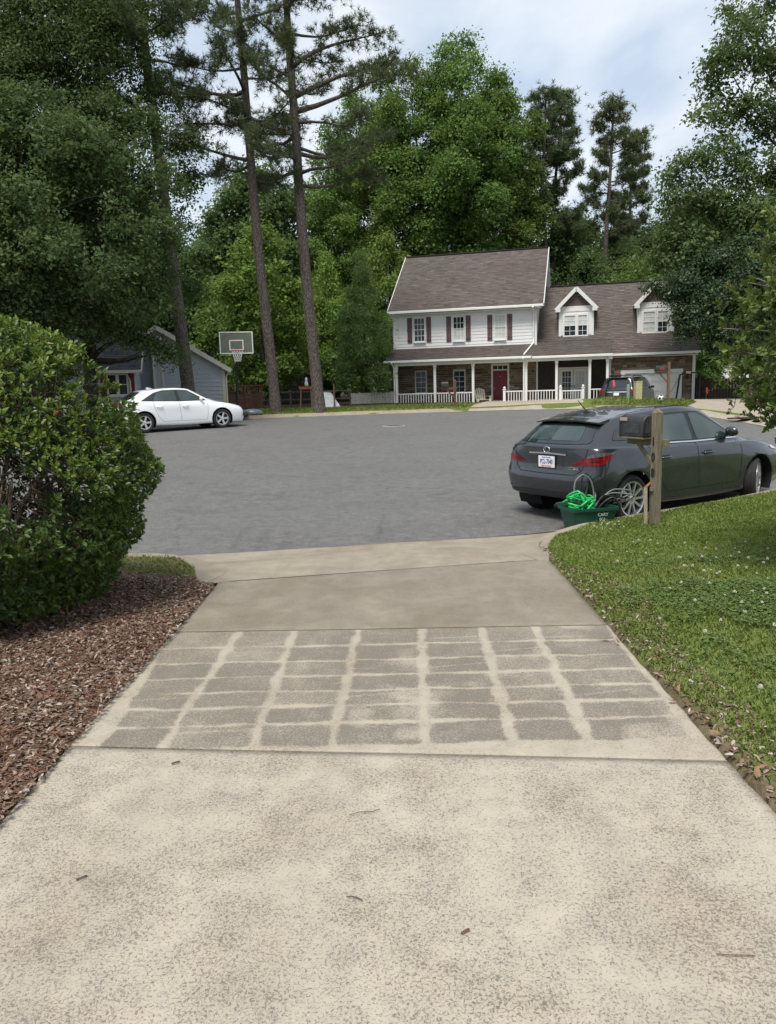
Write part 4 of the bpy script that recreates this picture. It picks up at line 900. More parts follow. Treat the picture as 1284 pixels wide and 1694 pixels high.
def lobes(seed, H, R, z0, n, squash=1.0, top=.5, rb=(.20, .40)):
    """uneven crown: a lobed envelope widest at fraction `top`"""
    r = np.random.default_rng(seed); out = []
    for i in range(n):
        t = (i+.5)/n; z = z0+(H-z0)*t; env = math.sin(math.pi*min(1, max(.04, t**(math.log(.5)/math.log(top)))))**.7
        a = i*2.399+r.uniform(-.5, .5); d = R*env*(.35+.45*r.random()); rx = R*r.uniform(*rb)*(.55+.45*env)
        k = 1.0 if t < .72 else .72
        out.append((d*math.cos(a), d*math.sin(a), z, rx*k, rx*squash*r.uniform(.75, 1.05)*(1.0 if t < .72 else 1.25)))
    return out
def broad_tree(name, label, seed, H, R, z0, mat, bk, loc, group, nl=26, dens=95, per=18, leaf=.2, clump=.34, r0=.24, top=.45, tone=0., squash=.9, rz=0, **kw):
    r = np.random.default_rng(seed); L = lobes(seed, H*.97, R, z0, nl, squash, top)
    t = thing(name, label, 'tree', loc, rz, group)
    me = crown_mesh('crown', L, dens, per, leaf, clump, seed+1, tone=tone, **kw); link('crown', me, MAT[mat], t)
    m = MB(); m.tube([(0, 0, -.3), (.03, .02, z0*.5), (r.normal(0, .15), r.normal(0, .15), z0+.3*(H-z0)), (r.normal(0, .3), r.normal(0, .3), H*.86)], [r0*1.25, r0, r0*.62, r0*.1], 9)
    tr = part('trunk', m, MAT[bk], t, smooth=True)
    m = MB()
    for (x, y, z, rx, rz2) in L[::2]:
        limb(m, (x*.05, y*.05, max(z0*.6, z-R*.45)), (x*1.05, y*1.05, z), r0*.30, r0*.05, r, .08)
    part('limbs', m, MAT[bk], t, smooth=True)
    return t
def place_copy(src, label, loc, s, rz, sz=None):
    c = copy_tree(src); c.location = tuple(map(float, loc)); c.rotation_euler = (0, 0, rz); c.scale = (s, s, sz or s); c['label'] = label; return c
gz_ = lambda x, y: float(terrain(x, y))-.05
def base_at(px, Y): x = P(px, 600, Y)[0]; return (x, Y, gz_(x, Y))

# ---- tall background hardwoods
WOODS = 'tall hardwoods in the wood behind the white house'
A_ = broad_tree('hardwood_tree', 'tall bright green hardwood with rounded top rising behind the white house roof', 101, 25.8, 5.0, 5.0, 'leaf_maple', 'oak_bark', base_at(768, 60), WOODS, nl=44, dens=72, per=26, leaf=.20, clump=.38, r0=.33, top=.62, squash=1.05)
B_ = broad_tree('hardwood_tree', 'pale green tapering hardwood standing left of the tallest rounded crown', 111, 25.5, 3.7, 4.0, 'leaf_maple', 'oak_bark', base_at(648, 62), WOODS, nl=36, dens=80, per=26, leaf=.20, clump=.36, r0=.28, top=.42, tone=.10, squash=1.1)
C_ = broad_tree('hardwood_tree', 'dense dark green hardwood filling the wood edge', 121, 17, 4.6, 2.0, 'leaf_oak', 'oak_bark', base_at(420, 60), 'dark trees filling the wood', nl=34, dens=60, per=20, leaf=.26, clump=.44, r0=.26, top=.5)
D_ = broad_tree('understory_tree', 'low leafy understory tree at the wood edge', 131, 8.5, 3.2, .6, 'leaf_maple', 'oak_bark', base_at(700, 56), 'low understory trees at the wood edge', nl=20, dens=85, per=20, leaf=.22, clump=.36, r0=.14, top=.45)
k = 0
for (px, Y, s, szr, rz, lab) in ((700, 61, .98, .97, 2.0, 'leafy green hardwood between the pale tapering one and the tallest rounded crown'), (822, 63, .93, 1.0, 4.1, 'green hardwood whose crown joins the tallest one on its right side')):
    place_copy(A_, lab, base_at(px, Y), s, rz, s*szr)
for (px, Y, s, rz, lab) in ((598, 66, .98, 1.2, 'pale green hardwood seen between the leaning pine trunks and the white house'), (556, 60, .80, 3.3, 'smaller pale green hardwood just right of the rightmost leaning pine')):
    place_copy(B_, lab, base_at(px, Y), s, rz)
rt = np.random.default_rng(77)
for px in list(range(-60, 560, 62)):
    q = place_copy(C_, 'dense dark green hardwood filling the wood edge', base_at(px+rt.uniform(-12, 12), rt.uniform(58, 70)), rt.uniform(.85, 1.15)*(1.0 if px < 300 else .92), rt.uniform(0, 6))
for px in list(range(850, 1420, 60)):
    q = place_copy(C_, 'dense dark green hardwood filling the wood edge', base_at(px+rt.uniform(-12, 12), rt.uniform(68, 82)), rt.uniform(.84, .98)*(1.0 if px < 1100 else 1.05), rt.uniform(0, 6))
for px in list(range(380, 660, 70))+list(range(880, 1180, 55)):
    place_copy(D_, 'low leafy understory tree at the wood edge', base_at(px+rt.uniform(-10, 10), rt.uniform(53, 62) if px > 800 else rt.uniform(50, 58)), rt.uniform(.8, 1.12), rt.uniform(0, 6))
for px in range(-100, 1450, 110):
    place_copy(C_, 'dense dark green hardwood filling the wood edge', base_at(px+rt.uniform(-30, 30), rt.uniform(92, 105)), rt.uniform(.95, 1.15), rt.uniform(0, 6))
for (px, py) in ((-16, -19), (-7, -23), (3, -20), (12, -18), (21, -22), (-25, -24)):        # unseen trees added behind the camera for the cars to reflect
    place_copy(C_, 'dense dark green hardwood filling the wood edge', (px, py, 0), rt.uniform(.9, 1.1), rt.uniform(0, 6))
for (px, Y, s_) in ((872, 66, 1.0), (935, 70, .92), (972, 60, .66), (1030, 62, .70), (1075, 66, .80), (1115, 70, .95)):
    place_copy(C_, 'dense dark green hardwood filling the wood edge', base_at(px, Y), s_, rt.uniform(0, 6))
# ---- the light green maple behind the pines, the young maple and the cedar beside the house
M_ = broad_tree('maple_tree', 'broad light green maple with leafy layers behind the pine trunks', 141, 10.6, 3.3, .8, 'leaf_light', 'smooth_bark', base_at(438, 47), None, nl=34, dens=85, per=22, leaf=.20, clump=.30, r0=.16, top=.42, tone=.02)
c = place_copy(M_, 'light green maple left of the white house, above the cedar', base_at(645, 56), 1.02, 2.2); c.scale = (.85, .85, 1.08)
c = place_copy(M_, 'light green maple crown showing just right of the rightmost leaning pine', base_at(545, 54), .8, 4.0); c.scale = (.62, .62, .95)
def cedar():
    b0 = base_at(604, 43.5); H, R = 8.3, 1.95; r = np.random.default_rng(5)
    t = thing('cedar_tree', 'bushy conical green cedar standing at the left corner of the white house', 'tree', b0, 0)
    L = []
    for i in range(60):
        tt = r.random()**.85; z = .7+(H-1.0)*tt; e = R*(1-tt)**.75*(.55+.45*min(1, tt*6)); a = r.uniform(0, 6.28); rx = .28+.5*(1-tt)*r.uniform(.6, 1.2)
        L.append((e*.75*math.cos(a), e*.75*math.sin(a), z, rx, rx*.95))
    me = crown_mesh('crown', L, 150, 24, .12, .17, 6, flat=.9, shell=.6, aspect=.4, carve=.42, csc=1.6, up=.2); link('crown', me, MAT['leaf_cedar'], t)
    m = MB(); m.tube([(.2, 0, -.2), (.15, 0, .6), (0, 0, 3), (0, 0, H*.9)], [.15, .12, .08, .01], 8); part('trunk', m, MAT['oak_bark'], t)
    m = MB(); m.tube([(.1, 0, .3), (-.12, .1, 1.2), (-.5, .2, 2.2)], [.08, .06, .02], 6); part('stem', m, MAT['oak_bark'], t)
cedar()
# ---- pines
def tuft_mesh(name, pts, dirs, rng, L=.24, Wd=.022, per=13):
    n = len(pts); idx = np.repeat(np.arange(n), per); m = len(idx)
    d = unit(unit(dirs[idx])*.55+rng.normal(size=(m, 3))*.75); l = L*rng.uniform(.7, 1.2, m)[:, None]; s = unit(np.cross(d, rng.normal(size=(m, 3))))*Wd
    c = pts[idx]; V = np.stack([c-s, c+s, c+d*l+s*.35, c+d*l-s*.35], 1).reshape(-1, 3); i = np.arange(m)*4
    ct = rng.random(n); return npmesh(name, V, np.stack([i, i+1, i+2, i+3], 1), np.clip(ct[idx]*.6+rng.random(m)*.4, 0, 1))
def pine(label, axis, rad, H, limbs_z, seed, nl=26, reach=4.2, group=None, name='pine_tree', tuft=(.23, .0105, 17), dens=.95, explicit=(), up0=.05, dead=3):
    """axis = list of world points of the leaning trunk (base first)"""
    r = np.random.default_rng(seed); ax = np.array(axis, float); base = ax[0].copy(); t = thing(name, label, 'tree', base, 0, group); ax = ax-base
    top = ax[-1]+(ax[-1]-ax[-2])/np.linalg.norm(ax[-1]-ax[-2])*max(.1, (H-ax[-1][2])); zz = np.concatenate([ax[:, 2], [top[2]]]); pp = np.concatenate([ax, [top]])
    at = lambda z: np.array([np.interp(z, zz, pp[:, q]) for q in range(3)])
    zs_ = np.linspace(0, H, 26); m = MB(); pts = [at(z)+np.array([.04*math.sin(z*.5+seed), .04*math.cos(z*.43), 0]) for z in zs_]
    m.tube([pts[0]+np.array([0, 0, -.35])]+pts, [rad*1.35]+[rad*(1.18 if z < .4 else 1)*(1-.80*(z/H)**1.25)+.012 for z in zs_], 14); part('trunk', m, MAT['pine_bark'], t, smooth=True)
    m = MB(); TP = []; TD = []
    spec = [(limbs_z[0]+(limbs_z[1]-limbs_z[0])*((i+.5)/nl)**.9, i*2.399+r.uniform(-.6, .6), None) for i in range(nl)]+list(explicit)
    for (z, a, rl) in spec:
        f = (z-limbs_z[0])/(H-limbs_z[0]); ln = rl or reach*(1-.72*max(0, f)**1.3)*r.uniform(.55, 1.1); p0 = at(z)
        d = np.array([math.cos(a), math.sin(a), up0+.5*f+r.uniform(-.1, .2)]); p1 = p0+unit(d)*ln
        br = limb(m, p0, p1, .025+.016*ln*(1 if rl is None else 1.2), .012, r, .10, 7, sag=.06)
        k = int(ln*5.0*dens)+2
        for q in range(k):
            u = .35+.65*(q+r.random())/k; i0 = min(5, int(u*6)); s = br[i0]+(br[i0+1]-br[i0])*(u*6-i0); td = unit(unit(br[i0+1]-br[i0])*.5+r.normal(size=3)*np.array([.8, .8, .45])+np.array([0, 0, .25])); tl = r.uniform(.35, 1.1)*(1.15-.5*u)
            e = s+td*tl; tw = limb(m, s, e, .016, .006, r, .1, 4, sides=3)
            for w_ in range(int(6*dens)+2):
                v = .3+.7*r.random(); b0 = s+(e-s)*v+r.normal(size=3)*.13; TP.append(b0); TD.append(td+np.array([0, 0, .3]))
    for q in range(int(70*dens)):                                     # leader and upper crown
        z = H-(H-limbs_z[1])*r.random()**1.2; TP.append(at(z)+r.normal(size=3)*np.array([.5, .5, .2])*(1+.8*(H-z))); TD.append(np.array([0, 0, 1.])+r.normal(size=3)*.5)
    part('limbs', m, MAT['pine_bark'], t, smooth=True)
    if dead:
        m = MB()
        for q in range(dead):
            z = limbs_z[0]*r.uniform(.62, .98); a = r.uniform(0, 6.28); limb(m, at(z), at(z)+np.array([math.cos(a), math.sin(a), .1])*r.uniform(.5, 1.5), .035, .008, r, .12, 4)
        part('dead_limbs', m, MAT['pine_bark'], t)['kind'] = 'stuff'
    me = tuft_mesh('needles', np.array(TP), np.array(TD), r, *tuft); link('needles', me, MAT['leaf_pine'], t); return t
def axis_px(pts, Y, zb=None):
    out = [P(x, y, Y) for x, y in pts]; out[0][2] = gz_(out[0][0], Y); return out
LP = 'tall leaning pines at the far kerb'
pine('tall pine with a leaning brown trunk rising beside the grey house gable', axis_px([(316, 690), (290, 480), (270, 300), (240, 100), (222, -60)], 34.0), .285, 26, (13.0, 25), 201, 30, 4.4, LP, explicit=((15.6, 2.8, 4.0), (16.3, .5, 3.2), (17.0, 3.2, 3.5)))
pine('middle leaning pine, its slim trunk between two other tall pines', axis_px([(456, 690), (438, 500), (408, 200), (392, -20), (385, -120)], 36.4), .245, 26, (10.2, 25), 202, 32, 3.9, LP, explicit=((11.3, 3.2, 3.6), (13.6, 3.1, 4.2), (14.2, 2.9, 4.4), (12.5, .3, 2.6)))
pine('leaning pine with scaly bark and a long bough towards open sky', axis_px([(528, 690), (512, 500), (493, 300), (480, 100), (472, -60)], 36.2), .265, 26, (9.8, 25), 203, 34, 4.2, LP, explicit=((11.5, .1, 4.2), (13.2, 0.05, 5.6), (13.8, .25, 5.2), (12.2, 2.9, 3.6), (15.0, .1, 4.6), (10.6, -.3, 3.4)))
FP = 'slender pines behind the garage wing'
pine('slender pine with forked crooked upper limbs behind the garage wing', axis_px([(903, 560), (903, 400), (898, 300), (900, 240)], 64), .24, 23.6, (14.0, 23.2), 211, 22, 3.4, FP, tuft=(.32, .019, 14), dens=1.15, dead=2)
pine('slim dark pine close beside the crooked limbed pine', axis_px([(917, 560), (916, 400), (918, 300), (925, 220)], 66), .24, 24.2, (15.0, 23.8), 212, 22, 3.1, FP, tuft=(.32, .019, 14), dens=1.15, dead=2)
pine('pine with a rounded open crown alone against the sky', axis_px([(1001, 560), (1003, 400), (1008, 300), (1014, 200)], 62), .25, 22.2, (12.5, 21.8), 213, 22, 3.3, FP, tuft=(.32, .019, 14), dens=1.15, dead=2)
pine('thin pine right of the rounded open crowned pine', axis_px([(1040, 560), (1040, 400), (1044, 300), (1050, 230)], 66), .20, 21.0, (12.0, 20.6), 214, 22, 2.7, FP, tuft=(.32, .019, 14), dens=1.15, dead=2)
# ---- the big oak over the grey house
def big_tree(name, label, base, H, lob, mat, bk, r0, seed, dens, per, leaf, clump, lean=(0, 0), **kw):
    r = np.random.default_rng(seed); t = thing(name, label, 'tree', base, 0); b0 = np.array(base); L = [(x-b0[0], y-b0[1], z-b0[2], rx, rz2) for (x, y, z, rx, rz2) in lob]
    me = crown_mesh('crown', L, dens, per, leaf, clump, seed+1, **kw); link('crown', me, MAT[bk if False else mat], t)
    m = MB(); tp = np.array([lean[0], lean[1], H*.8]); m.tube([(0, 0, -.4), (0, 0, .25), tp*.3, tp*.6, tp], [r0*1.5, r0*1.1, r0*.85, r0*.6, r0*.2], 12); part('trunk', m, MAT[bk], t, smooth=True)
    m = MB()
    for (x, y, z, rx, rz2) in L:
        zb = np.clip(z-.45*math.hypot(x, y)-.4, H*.16, H*.78); limb(m, tp*(zb/tp[2]), (x, y, z), r0*.34, r0*.05, r, .09, 6)
        for q in range(3): e = np.array([x, y, z])+r.normal(size=3)*rx*.55; limb(m, (x, y, z), e, r0*.09, .01, r, .1, 4, sides=4)
    part('limbs', m, MAT[bk], t, smooth=True); return t
def px_lobes(spec):
    """(pixel x, pixel y, distance, radius in metres)"""
    out = []
    for (px, py, Y, rx) in spec:
        q = P(px, py, Y); out.append((q[0], q[1], q[2], rx, rx*.72))
    return out
ob = base_at(148, 32.3)
big_tree('oak_tree', 'large dark oak spreading over the grey house with low leafy boughs', ob, 16,
         px_lobes([(60, 500, 29, 1.7), (20, 440, 28, 1.8), (110, 430, 27.5, 1.7), (185, 455, 28.5, 1.5), (235, 500, 29.5, 1.2), (80, 350, 28, 1.9), (160, 350, 28.5, 1.8), (230, 390, 29, 1.5), (30, 290, 28.5, 1.9), (120, 260, 28.5, 1.9), (200, 280, 29.5, 1.7),
                   (250, 320, 30.5, 1.4), (-40, 380, 28, 2.0), (-50, 500, 28.5, 1.8), (60, 200, 30, 1.9), (160, 190, 30.5, 1.6), (230, 220, 31, 1.2), (20, 540, 28.5, 1.2), (100, 530, 29, 1.1), (165, 545, 30, .9), (215, 552, 30.3, .6), (250, 570, 30.6, .5), (283, 588, 31.0, .5), (190, 520, 31.5, 1.2), (90, 470, 32.5, 2.0), (-20, 230, 29, 1.8), (255, 450, 31.5, .8), (280, 380, 36.5, 1.1), (300, 480, 36.5, .9), (310, 300, 36.5, .9), (40, 400, 33, 2.0), (150, 420, 33.5, 1.8), (90, 300, 33.5, 1.9), (210, 330, 33.5, 1.5)]),
         'leaf_oak', 'oak_bark', .27, 301, 120, 26, .135, .24, tone=-.06, shell=.8, flat=.7, droop=.3, carve=.43, csc=.8)
b2 = base_at(20, 33.5)
big_tree('willow_oak_tree', 'feathery lighter green oak reaching above the dark oak', b2, 20,
         px_lobes([(50, 120, 31, 1.7), (120, 90, 31, 1.6), (180, 60, 32, 1.5), (90, 30, 31, 1.7), (20, 40, 31, 1.6), (150, 150, 32, 1.4), (-30, 120, 31, 1.8), (60, -40, 31, 1.9), (150, -20, 32, 1.7), (0, 180, 31.5, 1.5), (215, 120, 33, 1.3), (230, 30, 33, 1.2), (180, 220, 33, 1.5), (100, 170, 33, 1.6), (270, 170, 34.5, 1.1), (300, 240, 34.5, 1.1), (40, 90, 34, 1.9), (130, 20, 34, 1.8), (-60, 20, 31, 2.0), (-20, 80, 34, 2.0)]),
         'leaf_oak', 'oak_bark', .30, 311, 130, 26, .14, .30, tone=.06, shell=.8, carve=.42, flat=.7, droop=.2, aspect=.4)
# ---- right: tall airy tree and the dark tree in front of the garage
b3 = base_at(1300, 40)
big_tree('ash_tree', 'tall airy green tree with open sky between its boughs, right of the garage', b3, 22,
         px_lobes([(1250, 60, 38, 1.7), (1205, 110, 38, 1.2), (1275, 130, 38, 1.6), (1230, 190, 38, 1.5), (1170, 205, 38, 1.0), (1285, 220, 37, 1.7), (1145, 280, 38, 1.2), (1200, 260, 38, 1.4), (1125, 300, 38.5, .9), (1250, 300, 38, 1.7), (1165, 345, 38, 1.4), (1220, 370, 38, 1.6), (1125, 395, 38.5, 1.1), (1290, 360, 37, 1.8), (1150, 420, 38, 1.3), (1095, 440, 38.5, .9), (1290, 20, 38, 1.9), (1330, 120, 38, 2.2), (1340, 300, 38, 2.2), (1230, 20, 38.5, 1.0), (1190, 150, 38.5, .8), (1120, 330, 38, .8), (1215, 420, 38.5, 1.5)]),
         'leaf_oak', 'oak_bark', .3, 321, 80, 24, .17, .30, tone=.12, shell=.85, carve=.47, flat=.7, droop=.1, lean=(-.5, 0))
b4 = base_at(1249, 36.5)
t4 = thing('crape_tree', 'dark dense multi stemmed tree in front of the garage end', 'tree', b4, 0)
L4 = [(x-b4[0], y-b4[1], z-b4[2], rx, rz2) for (x, y, z, rx, rz2) in px_lobes([(1150, 470, 37, 1.1), (1122, 488, 37.3, .75), (1190, 500, 36.6, 1.2), (1230, 460, 36.5, 1.3), (1150, 530, 36.8, 1.0), (1132, 552, 37.2, .45), (1210, 540, 36.6, 1.1), (1260, 520, 36.5, 1.2), (1290, 470, 36.5, 1.3), (1180, 440, 37, 1.0), (1250, 570, 36.5, .9), (1185, 575, 36.8, .5), (1290, 560, 36.5, 1.1), (1225, 420, 36.8, .9), (1082, 478, 37.4, .35), (1310, 510, 36.5, 1.3)])]
link('crown', crown_mesh('crown', L4, 230, 28, .125, .22, 331, shell=.7, flat=.8), MAT['leaf_dark'], t4)
r = np.random.default_rng(4)
for q, (dx_, tx, tz) in enumerate(((-.42, -1.6, 4.6), (-.12, -.4, 5.2), (.12, .4, 5.4), (.32, 1.3, 4.8))):
    m = MB(); m.tube([(dx_*.7, .05*q, -.2), (dx_, 0, .8), (dx_*1.3+tx*.25, .1, 2.3), (tx, .2, tz)], [.12, .10, .08, .02], 8); part('stem', m, MAT['smooth_bark'], t4, smooth=True)
# ================================================================== VEHICLES
def carpaint(name, col, metal=.35, rough=.32, flake=.12):
    b = NB(name); n = b.noise(900, 1); c = b.mix(b.rng(n, .4, .6), tuple(x*(1-flake) for x in col), tuple(min(1, x*(1+flake)) for x in col))
    d = b.rng(b.noise(3, 4), .4, .8, rough, rough+.08); b.bsdf(c, d, metal, .5, None, 1.0); MAT[name] = b.m; return b.m
carpaint('paint_grey', (.027, .031, .038), .35, .26); carpaint('paint_white', (.80, .81, .82), 0, .35, .02); carpaint('paint_black', (.012, .012, .013), .1, .3)
b = NB('car_glass'); b.bsdf((.010, .016, .017), .03, spec=1.0); MAT['car_glass'] = b.m
b = NB('car_glass_clear'); q = b.bsdf((.75, .9, .88), .02, spec=.6); q.inputs['Transmission Weight'].default_value = .9; q.inputs['IOR'].default_value = 1.1; MAT['car_glass_clear'] = b.m
b = NB('car_glass_pale'); b.bsdf(b.mix(b.rng(b.noise(1.2, 2), .3, .7), (.020, .034, .034), (.07, .095, .095)), .04, spec=.75); MAT['car_glass_pale'] = b.m
simple('tyre_rubber', (.022, .022, .023), .85, var=.2, nscale=30, bump=.3, bscale=120); simple('alloy', (.62, .62, .62), .32, .75, var=.08); simple('trim_black', (.014, .014, .015), .45); simple('plastic_dark', (.03, .03, .032), .6); simple('chrome', (.75, .75, .75), .12, 1.0, var=.03)
simple('well_black', (.006, .006, .006), .95)
b = NB('lamp_red'); b.bsdf(b.mix(b.rng(b.noise(14, 2), .4, .6), (.075, .002, .003), (.20, .004, .008)), .18, spec=.5); MAT['lamp_red'] = b.m
simple('lamp_clear', (.55, .56, .57), .12, .2, .8); simple('lamp_dark', (.10, .10, .11), .1, .3, .8); simple('seat_grey', (.16, .15, .14), .8)
def crspl(P_, per):
    """Catmull-Rom through control points along axis 0"""
    P_ = np.asarray(P_, float); n = len(P_); out = []
    for i in range(n-1):
        p1, p2 = P_[i], P_[i+1]; p0 = P_[i-1] if i > 0 else 2*p1-p2; p3 = P_[i+2] if i+2 < n else 2*p2-p1
        for t in np.arange(per)/per:
            c = .42; m1, m2 = c*(p2-p0), c*(p3-p1); out.append((2*t**3-3*t**2+1)*p1+(t**3-2*t**2+t)*m1+(-2*t**3+3*t**2)*p2+(t**3-t**2)*m2)
    out.append(P_[-1]); return np.array(out)
class Car:
    def __init__(s, rings, wheels, R, t, paint, U=14, Vn=5, flare=.012, wellR=.055, fx=lambda x: x):
        s.fx = fx; wheels = tuple(fx(q) for q in wheels); rings = [[(fx(a), c, e) for a, c, e in rg] for rg in rings]; s.t = t; s.R = R; s.wheels = wheels; s.W = wheels
        A = np.array(rings, float)                                   # (ring, anchor, 3)
        g = np.stack([crspl(a, U) for a in A]); s.grid = crspl(g, Vn); s.U, s.V = U, Vn; nv, nu = s.grid.shape[:2]
        S = s.grid.copy()
        for wx in wheels:                                              # slight flare round the arches
            d = np.hypot(S[..., 0]-wx, S[..., 2]-R); k = (S[..., 1] > .5)&(S[..., 2] < 1.0); S[..., 1] += np.where(k, flare*np.exp(-((d-R-.06)/.09)**2), 0)
        s.grid = S
        bm = bmesh.new(); vid = {}
        for sg in (1, -1):
            for i in range(nv):
                for j in range(nu):
                    p = S[i, j]; y = p[1]*sg
                    if sg < 0 and abs(p[1]) < 1e-5: vid[sg, i, j] = vid[1, i, j]; continue
                    vid[sg, i, j] = bm.verts.new((p[0], y, p[2]))
        ar = R+wellR
        inside = np.zeros(S.shape[:2], bool)
        for wx in wheels: inside |= (np.hypot(S[..., 0]-wx, S[..., 2]-R) < ar) & (S[..., 1] > .45)
        for sg in (1, -1):
            for i in range(nv-1):
                for j in range(nu-1):
                    if inside[i, j] and inside[i+1, j] and inside[i, j+1] and inside[i+1, j+1]: continue
                    vs = []
                    for k in ((i, j), (i, j+1), (i+1, j+1), (i+1, j)):
                        v = vid[(sg, *k)]
                        if v not in vs: vs.append(v)
                    if len(vs) < 3: continue
                    try: bm.faces.new(vs if sg > 0 else vs[::-1])
                    except ValueError: pass
        for sg in (1, -1):
            for i, j in zip(*np.where(inside)):
                v = vid[sg, i, j]
                if not v.link_faces: continue
                wx = min(wheels, key=lambda q: abs(q-v.co.x)); d = math.hypot(v.co.x-wx, v.co.z-R)
                if d > 1e-4: v.co.x = wx+(v.co.x-wx)*ar/d; v.co.z = R+(v.co.z-R)*ar/d
        for v in [v for v in bm.verts if not v.link_faces]: bm.verts.remove(v)
        bmesh.ops.remove_doubles(bm, verts=bm.verts, dist=1e-4); bmesh.ops.recalc_face_normals(bm, faces=bm.faces)
        me = bpy.data.meshes.new('body'); bm.to_mesh(me); s.bvh = BVHTree.FromBMesh(bm); bm.free()
        s.body = link('body', me, MAT[paint], t, smooth=38)
        for wx in wheels:                                              # dark liners
            for sg in (1, -1):
                m = MB(); n = 20; yo = s.bvh.ray_cast(Vector((wx, 3, R+ar)), Vector((0, -1, 0))); yo = (yo[0].y if yo[0] else .8)-.03; yi = .42
                pts = [(wx+ar*.995*math.cos(a), R+ar*.995*math.sin(a)) for a in np.linspace(-.5, math.pi+.5, n)]
                m.add([(x, sg*yo, z) for x, z in pts]+[(x, sg*yi, z) for x, z in pts], [(i, i+1, n+i+1, n+i) for i in range(n-1)]+[tuple(range(n, 2*n))]); part('wheel_well', m, MAT['well_black'], s.t)
    def width_at(s, x, z):
        h = s.bvh.ray_cast(Vector((s.fx(x), 3, z)), Vector((0, -1, 0))); return h[0].y if h[0] else .8
    def surf(s, u, v, off=.0, sg=1):
        """point on the body by ring coordinates: u along the half ring, v from sill ring to roof"""
        a = np.clip(u*s.U, 0, s.grid.shape[1]-1.001); b_ = np.clip(v*s.V, 0, s.grid.shape[0]-1.001); i, j = int(b_), int(a); f, g = b_-i, a-j; Gd = s.grid
        p = (Gd[i, j]*(1-g)+Gd[i, j+1]*g)*(1-f)+(Gd[i+1, j]*(1-g)+Gd[i+1, j+1]*g)*f
        du = Gd[i, j+1]-Gd[i, j]; dv = Gd[i+1, j]-Gd[i, j]; n = np.cross(dv, du); n = n/max(1e-9, np.linalg.norm(n))
        c = np.array([s.grid[..., 0].mean(), 0, .6])
        if n@(p-c) < 0: n = -n
        p = p+n*off; return (p[0], p[1]*sg, p[2])
    def uvpatch(s, name, lo, hi, mat, parent, off=.006, sg=1, n=24, k=5):
        """patch between two polylines given as (u,v) lists, following the body"""
        lo, hi = crspl(lo, 8), crspl(hi, 8); L = np.linspace(0, 1, n); q = lambda c, t: np.array([np.interp(t, np.linspace(0, 1, len(c)), c[:, d]) for d in (0, 1)])
        V = [s.surf(*(q(lo, t)*(1-w_)+q(hi, t)*w_), off, sg) for t in L for w_ in np.linspace(0, 1, k)]
        m = MB(); m.add(V, [(i*k+j, (i+1)*k+j, (i+1)*k+j+1, i*k+j+1) for i in range(n-1) for j in range(k-1)]); return part(name, m, MAT[mat], parent, smooth=True)
    def hit(s, p, d):
        h = s.bvh.ray_cast(Vector(p), Vector(d)); return (h[0], h[1]) if h[0] else (None, None)
    def patch(s, name, poly, axis, mat, parent, off=.006, sg=1, grid=.05, rounded=3):
        """outline in side view (x,z) or end view (y,z) laid on the body"""
        pl = np.array(poly, float)
        if rounded: pl = s.soften(pl, rounded)
        bm = bmesh.new(); f = bm.faces.new([bm.verts.new((a, c, 0)) for a, c in pl]); lo, hi = pl.min(0), pl.max(0)
        for ax in (0, 1):
            for c in np.arange(lo[ax]+grid, hi[ax], grid):
                no = [0, 0, 0]; no[ax] = 1; co = [0, 0, 0]; co[ax] = c; bmesh.ops.bisect_plane(bm, geom=bm.verts[:]+bm.edges[:]+bm.faces[:], plane_co=co, plane_no=no)
        for v in bm.verts:
            a, c = v.co.x, v.co.y
            if axis == 'side': o, d = (s.fx(a), sg*3, c), (0, -sg, 0)
            elif axis == 'rear': o, d = (-3, a, c), (1, 0, 0)
            elif axis == 'front': o, d = (9, a, c), (-1, 0, 0)
            else: o, d = (a, c, 4), (0, 0, -1)
            h, n = s.hit(o, d)
            if h is None: h, n = Vector(o)+Vector(d)*2.2, Vector(d)*-1
            if n.dot(Vector(d)) > 0: n = -n
            v.co = h+n*off
        bmesh.ops.recalc_face_normals(bm, faces=bm.faces); me = bpy.data.meshes.new(name); bm.to_mesh(me); bm.free(); return link(name, me, MAT[mat], parent, smooth=True)
    @staticmethod
    def soften(pl, n):
        out = []; N = len(pl)
        for i in range(N):
            a, p, c = pl[i-1], pl[i], pl[(i+1) % N]; d1, d2 = np.linalg.norm(a-p), np.linalg.norm(c-p); rr = min(.05, .3*d1, .3*d2)
            p1, p2 = p+(a-p)/d1*rr, p+(c-p)/d2*rr
            for t in np.linspace(0, 1, n+1): out.append((1-t)**2*p1+2*t*(1-t)*p+t*t*p2)
        return np.array(out)
    def line(s, name, pts, axis, w_, mat, parent, off=.004, sg=1, closed=False):
        """thin strip (seam, moulding) laid on the body"""
        pts = np.array(pts, float)
        if closed: pts = np.concatenate([pts, pts[:1]])
        d = [pts[0]]
        for a, c in zip(pts[:-1], pts[1:]):
            k = max(1, int(np.linalg.norm(c-a)/.05))
            for i in range(1, k+1): d.append(a+(c-a)*i/k)
        V = []; d = np.array(d)
        for i, p in enumerate(d):
            tg = d[min(i+1, len(d)-1)]-d[max(i-1, 0)]; tg = tg/max(1e-9, np.linalg.norm(tg)); nn_ = np.array([-tg[1], tg[0]])*w_/2
            for q in (p-nn_, p+nn_):
                o, dd = ((s.fx(q[0]), sg*3, q[1]), (0, -sg, 0)) if axis == 'side' else ((-3, q[0], q[1]), (1, 0, 0)) if axis == 'rear' else ((q[0], q[1], 4), (0, 0, -1))
                h, n = s.hit(o, dd)
                if h is None: h, n = Vector(o)+Vector(dd)*2.2, Vector(dd)*-1
                if n.dot(Vector(dd)) > 0: n = -n
                V.append(h+n*off)
